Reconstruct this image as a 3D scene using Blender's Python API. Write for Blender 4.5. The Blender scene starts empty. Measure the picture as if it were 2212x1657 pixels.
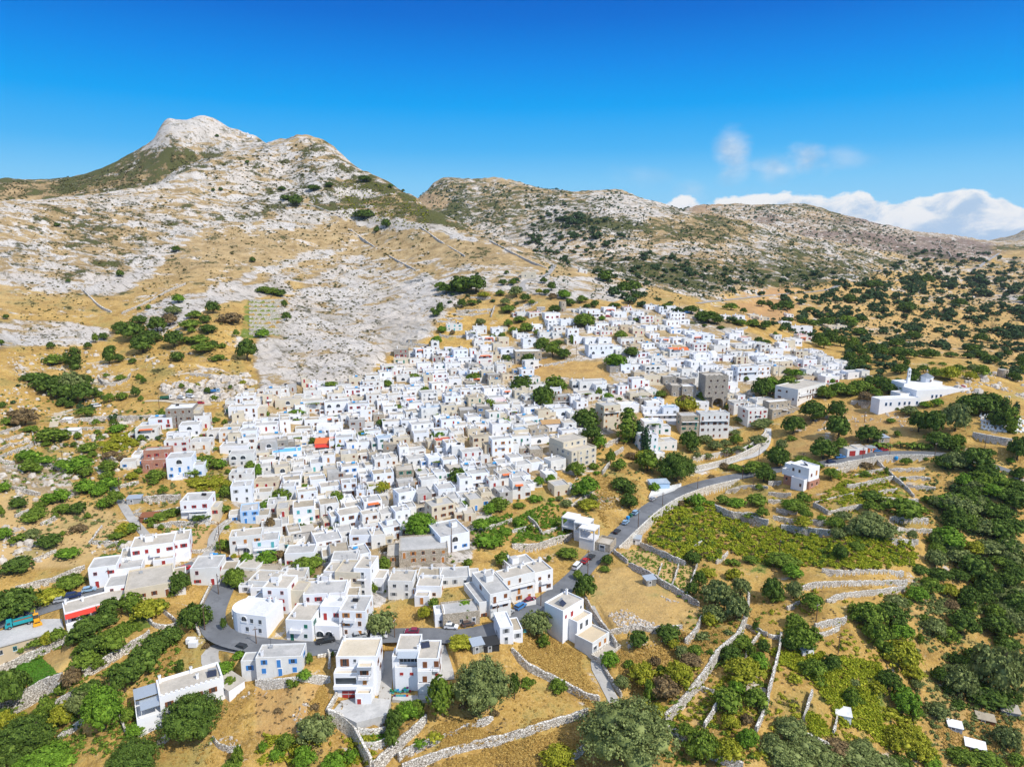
import bpy, bmesh, math, random
import numpy as np
from mathutils import Vector, Matrix
random.seed(7); RNG = np.random.default_rng(11)
SC = bpy.context.scene
COL = SC.collection
# ------------------------------------------------------------------ camera
CAMH = 110.0; PITCH = math.radians(11.8); F = 683.0
CP, SP = math.cos(PITCH), math.sin(PITCH)
cd = bpy.data.cameras.new('camera'); cam = bpy.data.objects.new('camera', cd); COL.objects.link(cam)
cd.sensor_width = 36; cd.lens = 36*F/1024; cd.clip_start = 1; cd.clip_end = 60000
cam.location = (0, 0, CAMH); cam.rotation_euler = (math.pi/2-PITCH, 0, 0)
SC.camera = cam

# survey sheets: every reading is a position in one of the enlarged views of the place
SHEETS = {'P': (0, 0, 1), 'D': (0, 0, 1024/2212), 'A1': (0, 373.33, .11589), 'A2': (256, 373.33, .11589), 'A3': (512, 373.33, .11589),
 'A4': (768, 373.33, .11589), 'B1': (0, 565.33, .12168), 'B2': (256, 565.33, .12168), 'B3': (512, 565.33, .12168), 'B4': (768, 565.33, .12168),
 'C1': (0, 106.67, .15452), 'C2': (341.33, 106.67, .15452), 'C3': (682.67, 106.67, .15452),
 'U1': (373.33, 293.33, .079674), 'U2': (533.33, 293.33, .079674), 'U3': (693.33, 293.33, .13869), 'U4': (848, 346.67, .13869)}
def P(s, u, v):
    a = SHEETS[s]; return a[0]+u*a[2], a[1]+v*a[2]
def K(s): return SHEETS[s][2]
def bearing(px, py):
    x = (px-512)/F; u = (383-py)/F
    y = CP+u*SP; z = -SP+u*CP
    hy = math.hypot(x, y)
    return math.atan2(x, y), z/hy, hy          # azimuth, tan(elevation), horizontal length of the depth-1 ray

# ------------------------------------------------------------------ noise
def _hash(ix, iy, seed):
    h = (ix.astype(np.int64)*374761393 + iy.astype(np.int64)*668265263 + seed*974711) & 0xffffffff
    h = ((h ^ (h >> 13))*1274126177) & 0xffffffff
    return ((h ^ (h >> 16)) & 0xffffff)/float(0xffffff)
def vnoise(x, y, seed=0):
    ix = np.floor(x); iy = np.floor(y); fx = x-ix; fy = y-iy
    fx = fx*fx*fx*(fx*(fx*6-15)+10); fy = fy*fy*fy*(fy*(fy*6-15)+10)
    a = _hash(ix, iy, seed); b = _hash(ix+1, iy, seed); c = _hash(ix, iy+1, seed); d = _hash(ix+1, iy+1, seed)
    return (a*(1-fx)+b*fx)*(1-fy)+(c*(1-fx)+d*fx)*fy
def fbm(x, y, wl, octv=4, seed=0, ridge=False, gain=.5):
    s = np.zeros_like(x); a = 1.; t = 0; x = x/wl; y = y/wl
    for o in range(octv):
        n = vnoise(x+17.3*o, y-9.1*o, seed+o)*2-1
        if ridge: n = 1-2*np.abs(n)
        s += a*n; t += a; a *= gain; x = x*2.03; y = y*2.03
    return s/t
def smooth(a, b, x):
    t = np.clip((x-a)/(b-a), 0, 1); return t*t*(3-2*t)

# ------------------------------------------------------------------ terrain survey: (px, py, horizontal distance)
SV = """
0 766 190|0 700 210|0 625 236|0 560 268|0 490 320|0 430 390|0 360 500|0 320 600|0 260 760|0 203 950|0 180 1550
-160 766 200|-160 625 250|-160 480 350|-160 360 520|-160 260 780|-160 205 1000|-160 182 1600
80 199 1000|93 173 1550|60 240 850|60 300 660|60 350 530|60 400 440
124 190 1050|137 153 1550|156 142 1500|185 170 1120|216 156 1180|232 133 1480|253 139 1440|263 147 1350
100 766 165|100 690 188|100 620 215|100 560 250|100 500 300|100 450 350|100 400 430|120 350 520|130 300 640|130 250 830
200 766 155|222 610 203|204 560 236|200 500 280|200 450 335|200 400 400|200 370 450|200 330 520|200 290 640|210 240 850|220 200 1000
165 126 1500|177 125 1500|188 125 1500|196 123 1500|216 124 1500|240 136 1480|185 140 1400|215 142 1400|165 140 1420|245 145 1400|304 138 1170|320 142 1160|290 140 1180|290 175 1080|300 215 940|300 260 790|300 300 640|290 340 520|300 390 415|270 400 390|300 440 350|300 500 285|300 560 230|300 620 190|300 690 162|300 766 147
341 155 1130|383 181 1040|360 200 980|370 240 850|370 280 720|380 320 560|350 350 470|350 380 420|380 640 179|385 560 222
415 198 980|440 215 900|465 230 840|496 242 790|530 254 740|552 265 705
430 270 700|450 300 570|430 330 500|420 360 455|463 373 430|463 416 352|463 470 293|450 520 245|460 560 216|470 620 178|400 700 158|400 766 143
520 285 600|560 302 545|520 330 500|520 360 450|540 400 380|560 440 325|560 500 270|570 560 226|540 590 205|500 640 172|500 700 156|500 766 142
600 290 600|657 305 560|640 330 500|640 370 430|640 410 375|640 450 330|620 530 250|600 560 228|600 620 190|600 700 160|600 766 143
610 575 216|650 600 200|700 640 186|720 700 166|700 766 148|660 560 228|690 480 312|700 520 268|740 477 322|720 440 365|720 410 405|715 380 430
720 340 505|750 315 600|780 350 520|800 395 425|830 461 338|840 430 375|850 410 408|880 455 350|955 452 362|950 500 322|870 520 282|800 540 262|780 600 218|850 600 226|830 680 190|800 766 158
930 400 425|925 375 455|980 385 455|1024 400 460|1010 430 392|1024 500 350|950 600 268|1024 600 292|950 680 228|1024 680 250|920 766 190|1024 766 208
1180 766 230|1180 600 320|1180 450 430|1180 400 520|1180 300 1500|1180 240 3500
1005 470 352|1024 450 372
850 375 480|850 350 560|900 350 600|950 350 720|1024 350 820|1024 320 1100|1024 300 1400|1024 270 2100|985 255 2600|977 243 2900|1008 239 4600|1024 231 4600|1060 224 4600
700 300 690|800 330 660|850 320 780|900 320 900|900 300 1100|850 300 950|800 300 880|760 295 840|950 290 1500|950 260 2000|899 281 1350|831 246 1650|783 236 1700|740 225 1750|860 262 1450|860 285 1150|800 270 1200|720 270 1050|650 280 800
442 180 2000|487 181 2000|513 182 2000|573 191 1900|612 189 1900|660 205 1950|530 215 1600|600 225 1400|600 250 1150|600 270 860|660 240 1300|480 205 1700|640 262 1000
700 208 2700|760 207 3000|805 208 3100|876 226 3100|938 236 3000|991 244 2900|780 215 2500|850 235 2300|900 255 2100|830 228 2500
"""
HID = [(-160,200,1200,120),(0,200,1180,125),(80,200,1220,130),(150,180,1300,180),(200,160,1330,200),(0,200,2200,120),(100,200,2200,140),(204,150,1900,180),(304,150,1700,120),(253,150,1900,150),
 (383,180,1400,90),(415,200,1250,95),(440,200,1150,80),(465,220,1050,75),(496,240,960,72),(530,250,900,70),(512,180,2700,120),(442,180,2700,120),(612,190,2500,120),(380,180,2200,110),
 (760,200,4200,150),(876,220,4200,110),(805,230,2150,120),(740,225,2150,110),(991,244,4000,60),(700,200,3600,120),(-160,200,3000,60),(200,200,4000,60),(500,200,4000,80),(1060,238,6500,60),(-160,180,6500,0),(200,180,6500,0),(500,180,6500,0),(800,180,6500,0),(1180,240,6500,0),
 (-160,700,70,-15),(200,766,70,-25),(500,766,70,-25),(800,766,70,-32),(1024,766,80,-42),(1180,766,90,-45)]
cp = []
for ln in SV.strip().split('\n'):
    for t in ln.split('|'):
        px, py, r = map(float, t.split()); az, te, _ = bearing(px, py); cp.append((az, math.log(r), CAMH+r*te))
for px, py, r, z in HID:
    az, te, _ = bearing(px, py); cp.append((az, math.log(r), z))
cp = np.array(cp)
SA, SR, CC = 1.0, .55, .012
def rbf_phi(d2): return np.sqrt(d2+CC*CC)
X = cp[:, 0]*SA; Y = cp[:, 1]*SR
A = rbf_phi((X[:, None]-X)**2+(Y[:, None]-Y)**2); N = len(X)
M = np.zeros((N+3, N+3)); M[:N, :N] = A - 1e-4*np.eye(N); M[:N, N] = 1; M[:N, N+1] = X; M[:N, N+2] = Y; M[N:, :N] = M[:N, N:].T
W = np.linalg.solve(M, np.concatenate([cp[:, 2], [0, 0, 0]]))
# polar grid of the ground sheet
a1 = np.radians(np.arange(-43, 43.001, .105)); lo = np.radians(np.linspace(-62, -43.3, 40)); AZ = np.concatenate([lo, a1, -lo[::-1]])
r1 = np.exp(np.arange(math.log(62), math.log(115), .02)); r2 = np.exp(np.arange(math.log(115), math.log(620), .0031)); r3 = np.exp(np.arange(math.log(620), math.log(3600), .0058)); r4 = np.exp(np.arange(math.log(3620), math.log(9000), .04))
RR = np.concatenate([r1, r2, r3, r4]); NA, NR = len(AZ), len(RR)
LR = np.log(RR)
Z = np.zeros((NR, NA))
for i in range(0, NR, 40):
    yy = (LR[i:i+40]*SR)[:, None]; xx = (AZ*SA)[None, :]
    acc = W[N]+W[N+1]*xx+W[N+2]*yy
    for k in range(N): acc = acc + W[k]*np.sqrt((xx-X[k])**2+(yy-Y[k])**2+CC*CC)
    Z[i:i+40] = acc
GX = RR[:, None]*np.sin(AZ)[None, :]; GY = RR[:, None]*np.cos(AZ)[None, :]
Z[RR > 7000] = -20
# every vertex seen from the survey point (used to read which kind of ground lies where)
def to_px(x, y, z):
    d = y*CP-(z-CAMH)*SP; u = y*SP+(z-CAMH)*CP
    return 512+F*x/d, 383-F*u/d
VPX, VPY = to_px(GX, GY, Z)
def inpoly(px, py, poly):
    c = np.zeros(px.shape, bool); n = len(poly)
    for i in range(n):
        x1, y1 = poly[i]; x2, y2 = poly[i-1]
        if y1 == y2: continue
        c ^= ((y1 > py) != (y2 > py)) & (px < (x2-x1)*(py-y1)/(y2-y1)+x1)
    return c
FILLMAX = 150
# ------------------------------------------------------------------ relief
R2 = RR[:, None]*np.ones_like(AZ)[None, :]
far = smooth(430, 900, R2); vfar = smooth(800, 1500, R2)
ca, sa = math.cos(.5), math.sin(.5)
SXX = GX*ca+GY*sa; SYY = -GX*sa+GY*ca
rel = vfar*0+smooth(520,1000,R2)*(5.5*fbm(SXX*.8, SYY*.8, 95, 3, 43, True, .5)+2.0*fbm(SXX*.4+SYY*.2, SYY, 20, 3, 45, True))+far*(4.5*fbm(GX, GY, 170, 4, 3)+3.4*fbm(SXX*.45, SYY, 42, 4, 9, True)+1.2*fbm(SXX*.4, SYY, 13, 3, 19, True)) + vfar*(2+9*smooth(-.12, .1, AZ[None, :]*np.ones_like(R2)))*fbm(SXX*.6, SYY, 330, 5, 5, True, .55)+vfar*2.2*fbm(SXX*.5, SYY, 28, 4, 15, True, .6)
rel += (1-far)*(.55*fbm(GX, GY, 26, 4, 31)+.12*fbm(GX, GY, 3.5, 2, 37))
rel *= smooth(60, 140, R2)
Z0 = Z + rel
def region(*poly, grow=0):
    return inpoly(VPX, VPY, poly)
def blur(m, n=3):
    m = m.astype(float)
    for _ in range(n):
        m = (m+np.roll(m, 1, 0)+np.roll(m, -1, 0)+np.roll(m, 1, 1)+np.roll(m, -1, 1))/5
    return m
# rocky nose above the town: crags
cragpoly = [(262,395),(250,362),(285,300),(341,262),(430,262),(470,290),(455,308),(430,340),(395,350),(372,362),(368,380),(330,396),(290,400)]
crag = blur(region(*cragpoly), 12)
Z0 += crag*(2.6*fbm(SXX*.35, SYY, 24, 4, 77, True)+1.1*fbm(SXX*.3, SYY, 7, 3, 79, True))
# benches on the farmed slopes (real steps in the ground, contour following)
def benches(poly, step, amount=.8, n=6):
    global Z0
    m = blur(region(*poly), n)*amount
    q = Z0/step; fr = q-np.floor(q)
    t = (np.floor(q)+smooth(.7, 1.0, fr))*step
    Z0 = Z0*(1-m)+t*m
benches([(690,300),(780,285),(1000,262),(1100,260),(1100,350),(1000,372),(900,345),(800,318),(720,318)], 5.0, .75)
benches([(0,395),(70,385),(120,400),(150,440),(80,470),(0,500)], 2.4, .8)
benches([(175,330),(270,335),(275,360),(200,375),(150,350)], 2.2, .8)
benches([(400,310),(470,300),(520,290),(530,310),(440,350),(400,360),(380,370)], 2.0, .8)

ZW = Z0.copy()
LRW = LR
def zgrid(G, az, r):
    i = np.interp(az, AZ, np.arange(NA)); j = np.interp(np.log(np.maximum(r, 1)), LR, np.arange(NR))
    i0 = np.clip(np.floor(i).astype(int), 0, NA-2); j0 = np.clip(np.floor(j).astype(int), 0, NR-2); fi = i-i0; fj = j-j0
    return (G[j0, i0]*(1-fi)+G[j0, i0+1]*fi)*(1-fj)+(G[j0+1, i0]*(1-fi)+G[j0+1, i0+1]*fi)*fj
def ground(x, y, G=None):
    G = ZW if G is None else G
    return float(zgrid(G, np.array([math.atan2(x, y)]), np.array([math.hypot(x, y)]))[0])
def hit(px, py, G=None):
    """the point of the ground that a surveyor at the lookout reads at (px, py)"""
    G = ZW if G is None else G
    az, te, hy = bearing(px, py)
    i = float(np.interp(az, AZ, np.arange(NA))); i0 = min(int(i), NA-2); f = i-i0
    col = G[:, i0]*(1-f)+G[:, i0+1]*f - (CAMH+RR*te)
    k = np.argmax(col >= 0)
    if col[k] < 0: k = np.argmax(np.where(RR < 5000, col, -1e9)); r = RR[k]
    elif k == 0: r = RR[0]
    else:
        t = col[k-1]/(col[k-1]-col[k]); r = RR[k-1]+(RR[k]-RR[k-1])*t
    x, y = r*math.sin(az), r*math.cos(az)
    z = CAMH+r*te if col[k] >= 0 and k else float(zgrid(G, np.array([az]), np.array([r]))[0])
    return Vector((x, y, z)), r/hy   # point, depth along the view axis
CRR = {}
def pip(x, y, poly):
    c = False; n = len(poly)
    for i in range(n):
        x1, y1 = poly[i]; x2, y2 = poly[i-1]
        if (y1 > y) != (y2 > y) and x < (x2-x1)*(y-y1)/(y2-y1)+x1: c = not c
    return c
from mathutils import noise as MN
def nz(x, y, wl, seed):
    a = MN.noise(Vector((x/wl+seed*3.7, y/wl-seed*1.3, seed*.71))); b = MN.noise(Vector((x/wl*2.1, y/wl*2.1, seed*1.9+5))); return a*.75+b*.35
def resample(pts, step):
    pts = [Vector(p) for p in pts]
    if len(pts) > 2:
        q = []
        for i in range(len(pts)-1):
            p0 = pts[max(i-1, 0)]; p1 = pts[i]; p2 = pts[i+1]; p3 = pts[min(i+2, len(pts)-1)]
            for k in range(6):
                t = k/6
                q.append(.5*((2*p1)+(p2-p0)*t+(2*p0-5*p1+4*p2-p3)*t*t+(3*p1-p0-3*p2+p3)*t*t*t))
        q.append(pts[-1]); pts = q
    out = [pts[0]]; acc = 0
    for a, b in zip(pts, pts[1:]):
        L = (b-a).length
        if L < 1e-6: continue
        d = step-acc
        while d <= L:
            out.append(a.lerp(b, d/L)); d += step
        acc = (acc+L) % step if True else 0
    if (out[-1]-pts[-1]).length > step*.3: out.append(pts[-1])
    return out
def near_grid(pts, rad):
    """indices of grid vertices near a polyline, with distance, side and nearest parameter"""
    xs = [p.x for p in pts]; ys = [p.y for p in pts]
    azs = [math.atan2(p.x, p.y) for p in pts]; rs = [math.hypot(p.x, p.y) for p in pts]
    rm = max(min(rs)-rad, 40); j0, j1 = np.searchsorted(RR, [rm, max(rs)+rad]); da = rad/rm*1.3
    i0, i1 = np.searchsorted(AZ, [min(azs)-da, max(azs)+da])
    x = GX[j0:j1, i0:i1]; y = GY[j0:j1, i0:i1]
    best = np.full(x.shape, 1e9); side = np.zeros(x.shape); zz = np.zeros(x.shape); tt = np.zeros(x.shape)
    for n in range(len(pts)-1):
        a, b = pts[n], pts[n+1]; dx, dy = b.x-a.x, b.y-a.y; L2 = dx*dx+dy*dy+1e-9
        t = np.clip(((x-a.x)*dx+(y-a.y)*dy)/L2, 0, 1); ex = x-a.x-t*dx; ey = y-a.y-t*dy
        d = np.hypot(ex, ey); m = d < best
        best[m] = d[m]; side[m] = (np.sign(dx*ey-dy*ex))[m]; zz[m] = (a.z+(b.z-a.z)*t)[m]; tt[m] = (n+t)[m]
    return (slice(j0, j1), slice(i0, i1)), best, side, zz, tt

# ------------------------------------------------------------------ roads
ROADM = np.zeros_like(Z0)
def road_path(pts, width, smoothn=60, shoulder=7, base=None):
    """level a road bed into the ground; returns the centre line"""
    global ZW
    q = [hit(px, py, Z0)[0] for px, py in pts]
    q = resample(q, 2.5)
    z = np.array([p.z for p in q])
    pad = min(smoothn, 14); zz = z.copy()
    for _ in range(smoothn):
        zz[1:-1] = (zz[:-2]+zz[1:-1]*2+zz[2:])/4
    q = [Vector((p.x, p.y, float(c))) for p, c in zip(q, zz)]
    sl, d, side, zc, tt = near_grid(q, width/2+shoulder+2)
    w = 1-smooth(width/2+.8, width/2+shoulder, d)
    ZW[sl] = ZW[sl]*(1-w)+(zc-.12)*w
    ROADM[sl] = np.maximum(ROADM[sl], 1-smooth(width/2, width/2+1.5, d))
    return q
def L(s, *a): return [P(s, a[i], a[i+1]) for i in range(0, len(a), 2)]
MAINPTS = [(-60, 640)]+L('B1', 0, 505, 200, 430, 430, 335, 700, 235, 950, 165, 1300, 75, 1520, 15)+[(198, 562)]+[(214, 562)]+L('B1', 1870, 70, 1800, 240, 1745, 400, 1775, 545, 1900, 625, 2080, 655)+L('B2', 200, 655, 450, 660, 700, 645, 1000, 610, 1400, 575, 1700, 535, 2000, 478)+L('B3', 0, 445, 230, 345, 400, 215, 540, 85)+L('A3', 700, 1600, 850, 1460, 1010, 1310, 1180, 1165, 1340, 1062, 1500, 1003, 1700, 945, 1950, 900)+L('A4', 110, 822, 300, 797, 500, 765, 700, 728, 900, 695, 1100, 680, 1500, 690)+[(965, 455), (990, 458), (1010, 466), (1040, 480)]
main_line = road_path(MAINPTS, 7.4, 90)
lane1 = road_path([(205, 556)]+L('A1', 1830, 1500, 1845, 1400, 1930, 1290, 2080, 1200), 3.6, 30, 3)
lane2 = road_path(L('A1', 840, 800, 960, 960, 1060, 1130, 1130, 1240, 1215, 1340, 1290, 1430), 3.2, 30, 3)
lane3 = road_path(L('A1', 460, 460, 480, 390, 540, 335, 650, 305, 790, 290), 4.0, 20, 3)
lane4 = road_path(L('A1', 1250, 235, 1400, 228, 1520, 245, 1640, 268, 1830, 265), 4.0, 20, 3)
lane5 = road_path(L('B1', 2010, 690, 1800, 640, 1720, 740, 1790, 900, 1850, 960), 4.2, 20, 2)
lane6 = road_path(L('B3', 640, 330, 700, 440, 770, 560, 800, 640, 690, 790, 760, 960, 840, 1120), 3.0, 20, 2)
lane7 = road_path(L('A2', 1190, 820, 1185, 900, 1215, 1030, 1290, 1150), 3.2, 20, 2)
lane8 = road_path(L('A3', 2209, 470, 2195, 600, 2100, 700, 1950, 745, 1790, 790, 1560, 850), 3.4, 20, 2)
drive1 = road_path(L('B2', 1105, 700, 1090, 800, 1075, 900, 1060, 1050, 1060, 1150), 3.0, 20, 1.2)
drive2 = road_path(L('B2', 1500, 640, 1540, 760, 1570, 860, 1580, 950), 3.4, 20, 1.5)
far_road = road_path(L('C3', 90, 1270, 260, 1250, 450, 1230, 700, 1205, 850, 1195, 960, 1175, 1010, 1150), 7, 30, 5)
hill_road = road_path(L('C2', 1180, 1190, 1175, 1140, 1230, 1110, 1330, 1085, 1380, 1020), 4.5, 20, 4)
far_road2 = road_path(L('C3', 1040, 1130, 1200, 1128, 1420, 1120, 1380, 1095, 1240, 1060, 1500, 1055, 1700, 1060, 1900, 1040, 1950, 1010, 2050, 945), 7, 20, 6)
# ------------------------------------------------------------------ dry stone walls (lines first: the ground steps at each)
WALLS = []   # (points, height, kind)
def wall(pts, h=1.6, step=True, w=.6, label=None, up=.5, mat='drystone', run=9, name='stone_wall'):
    q = resample([hit(a, b, ZW)[0] for a, b in pts], 1.4)
    WALLS.append(dict(q=q, h=h, w=w, label=label, up=up, mat=mat, name=name, step=step))
    if step and len(q) > 1:
        # find the uphill side
        sl, d, side, zc, tt = near_grid(q, run)
        mL = (side > 0) & (d < run); mR = (side < 0) & (d < run)
        hiL = (Z0[sl]-zc)[mL].mean() if mL.any() else 0; hiR = (Z0[sl]-zc)[mR].mean() if mR.any() else 0
        s = 1 if hiL > hiR else -1
        e = smooth(0, 2, tt)*(1-smooth(len(q)-3, len(q)-1, tt))
        f = (1-smooth(.4, run, d))*e*(1-ROADM[sl])
        cur = ZW[sl]
        cur += np.where(side*s > 0, f*h*.5, -f*h*.5)
def retain(line, off, a, b, h, label, w=.7, out=3.5, drop=None):
    """a masonry wall along one side of the road; the ground outside it drops"""
    q = []
    for i in range(a, b):
        p = line[i]; n = line[min(i+1, len(line)-1)]; m = line[max(i-1, 0)]; t = (n-m).normalized()
        q.append(Vector((p.x+t.y*off, p.y-t.x*off, p.z)))
    WALLS.append(dict(q=q, h=h, w=w, label=label, up=.75, mat='masonry', name='retaining_wall', step=False, road=True))
    sl, d, side, zc, tt = near_grid(q, 16)
    s = -1 if off > 0 else 1
    e = smooth(0, 3, tt)*(1-smooth(len(q)-4, len(q)-1, tt))
    f = (1-smooth(1.0, 15, d))*e
    tgt = np.minimum(ZW[sl], zc-h)
    ZW[sl] = np.where(side*s > 0, ZW[sl]*(1-f)+tgt*f, ZW[sl])
def idx_of(line, px, py):
    p = hit(px, py, Z0)[0]; return min(range(len(line)), key=lambda i: (line[i]-p).length)
# ------------------------------------------------------------------ materials
class NT:
    def __init__(s, name, rough=.9, world=False):
        s.m = bpy.data.materials.new(name); s.m.use_nodes = True; s.t = s.m.node_tree; s.t.nodes.clear()
        s.out = s.t.nodes.new('ShaderNodeOutputMaterial'); s.b = s.t.nodes.new('ShaderNodeBsdfPrincipled')
        s.t.links.new(s.b.outputs[0], s.out.inputs[0]); s.b.inputs['Roughness'].default_value = rough; s.b.inputs['Specular IOR Level'].default_value = .25
    def n(s, typ, **kw):
        x = s.t.nodes.new(typ)
        for k, v in kw.items():
            if k.startswith('i_'):
                kk = k[2:]; kk = int(kk) if kk.isdigit() else kk.replace('_', ' ')
                if hasattr(v, 'node'): s.t.links.new(v, x.inputs[kk])
                else: x.inputs[kk].default_value = v
            else: setattr(x, k, v)
        return x
    def coord(s, kind='Object', scale=(1, 1, 1), rot=(0, 0, 0)):
        c = s.n('ShaderNodeTexCoord') if kind != 'Position' else s.n('ShaderNodeNewGeometry')
        m = s.n('ShaderNodeMapping'); s.t.links.new(c.outputs[kind], m.inputs[0]); m.inputs['Scale'].default_value = scale; m.inputs['Rotation'].default_value = rot
        return m.outputs[0]
    def noise(s, vec, scale, detail=3, rough=.55, dist=0):
        return s.n('ShaderNodeTexNoise', i_Vector=vec, i_Scale=scale, i_Detail=detail, i_Roughness=rough, i_Distortion=dist).outputs['Fac']
    def vor(s, vec, scale, feature='F1', out='Distance', rnd=1.):
        return s.n('ShaderNodeTexVoronoi', feature=feature, i_Vector=vec, i_Scale=scale, i_Randomness=rnd).outputs[out]
    def math(s, op, a, b=0., c=0.):
        x = s.n('ShaderNodeMath', operation=op)
        for i, v in enumerate((a, b, c)):
            if hasattr(v, 'node'): s.t.links.new(v, x.inputs[i])
            else: x.inputs[i].default_value = v
        return x.outputs[0]
    def step(s, v, a, b):
        x = s.n('ShaderNodeMapRange', interpolation_type='SMOOTHSTEP'); s.t.links.new(v, x.inputs[0]); x.inputs[1].default_value = a; x.inputs[2].default_value = b
        return x.outputs[0]
    def mix(s, f, a, b, mode='MIX'):
        x = s.n('ShaderNodeMix', data_type='RGBA', blend_type=mode)
        for i, v in ((0, f), (6, a), (7, b)):
            if hasattr(v, 'node'): s.t.links.new(v, x.inputs[i])
            else: x.inputs[i].default_value = v if i == 0 else (*v, 1)
        return x.outputs[2]
    def ramp(s, v, stops):
        x = s.n('ShaderNodeValToRGB'); s.t.links.new(v, x.inputs[0]); e = x.color_ramp.elements
        while len(e) < len(stops): e.new(.5)
        for k, (p, c) in zip(e, stops): k.position = p; k.color = (*c, 1)
        return x.outputs[0]
    def attr(s, name):
        a = s.n('ShaderNodeAttribute', attribute_name=name); return a
    def bump(s, h, strength=.5, dist=.1):
        x = s.n('ShaderNodeBump', i_Height=h, i_Strength=strength, i_Distance=dist); s.t.links.new(x.outputs[0], s.b.inputs['Normal'])
    def col(s, c):
        if hasattr(c, 'node'): s.t.links.new(c, s.b.inputs['Base Color'])
        else: s.b.inputs['Base Color'].default_value = (*c, 1)
        return s.m
MAT = {}
def plaster(name, c, var=.12, stain=.25, dirt=(.32, .28, .22), bs=.15):
    t = NT(name, .85); v = t.coord('Object'); p = t.coord('Position')
    n1 = t.noise(p, .35, 5, .65); n2 = t.noise(t.coord('Object', (1.4, 1.4, .35)), 1.3, 4, .6)
    base = t.mix(t.step(n1, .3, .75), tuple(x*(1-var) for x in c), c)
    streak = t.math('MULTIPLY', t.step(n2, .56, .8), stain)
    t.col(t.mix(streak, base, dirt)); t.bump(t.noise(p, 4, 3), bs, .05); MAT[name] = t.m
plaster('whitewash', (.80, .80, .81), .05, .16); plaster('whitewash_cool', (.76, .79, .84), .06, .16); plaster('whitewash_worn', (.74, .73, .70), .12, .45)
plaster('cream_plaster', (.66, .58, .44), .12, .35); plaster('grey_plaster', (.47, .45, .42), .18, .5); plaster('tan_plaster', (.58, .47, .32), .12, .35)
plaster('blue_plaster', (.42, .58, .78), .1, .1); plaster('concrete_white', (.72, .71, .70), .1, .3)
def roofm(name, c1, c2):
    t = NT(name, .92); p = t.coord('Position')
    n = t.noise(p, .22, 5, .7); n2 = t.noise(p, 1.6, 4, .6)
    t.col(t.mix(t.math('MULTIPLY', t.step(n2, .5, .75), .35), t.mix(t.step(n, .35, .68), c1, c2), tuple(x*.55 for x in c1))); t.bump(n2, .2, .05); MAT[name] = t.m
roofm('roof_grey', (.36, .35, .33), (.48, .46, .43)); roofm('roof_warm', (.40, .36, .30), (.50, .45, .38)); roofm('roof_brown', (.32, .27, .20), (.42, .36, .27)); roofm('roof_white', (.58, .575, .56), (.72, .71, .70))
roofm('roof_sand', (.54, .46, .34), (.60, .52, .40)); roofm('forecourt', (.42, .41, .39), (.54, .52, .49)); roofm('roof_red', (.42, .08, .05), (.5, .12, .07))
roofm('roof_bluegrey', (.30, .38, .46), (.42, .48, .55)); roofm('roof_blue', (.12, .40, .72), (.16, .46, .78))
def stonem(name, c1, c2, mortar, sc=1.6, z=2.2, bs=.9):
    t = NT(name, .92); v = t.coord('Position', (1, 1, z)); d = t.vor(v, sc, 'F1', 'Color'); e = t.vor(v, sc, 'DISTANCE_TO_EDGE')
    sx = t.n('ShaderNodeSeparateColor'); t.t.links.new(d, sx.inputs[0])
    c = t.mix(sx.outputs[0], c1, c2); c = t.mix(t.math('MULTIPLY', t.step(t.noise(t.coord('Position'), .4, 4), .5, .72), .3), c, (.20, .19, .13))
    k = t.step(e, .02, .10); t.col(t.mix(k, mortar, c)); t.bump(k, bs, .12); MAT[name] = t.m
stonem('stone_grey', (.34, .31, .27), (.50, .46, .40), (.24, .21, .17)); stonem('stone_tan', (.44, .37, .28), (.62, .54, .43), (.30, .25, .18))
stonem('drystone', (.52, .47, .41), (.82, .78, .71), (.17, .14, .10), 1.5, 1.7, 1.); stonem('masonry', (.58, .54, .48), (.82, .78, .71), (.30, .26, .20), 1.3, 1.8, .8)
stonem('brick', (.52, .20, .12), (.62, .27, .17), (.5, .42, .36), 2.5, 2)
def flat(name, c, rough=.6, metal=0, spec=.3, emit=None):
    t = NT(name, rough); t.b.inputs['Metallic'].default_value = metal; t.b.inputs['Specular IOR Level'].default_value = spec
    n = t.noise(t.coord('Object'), 3, 3); t.col(t.mix(n, tuple(x*.85 for x in c), tuple(min(1, x*1.12) for x in c))); MAT[name] = t.m
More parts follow.
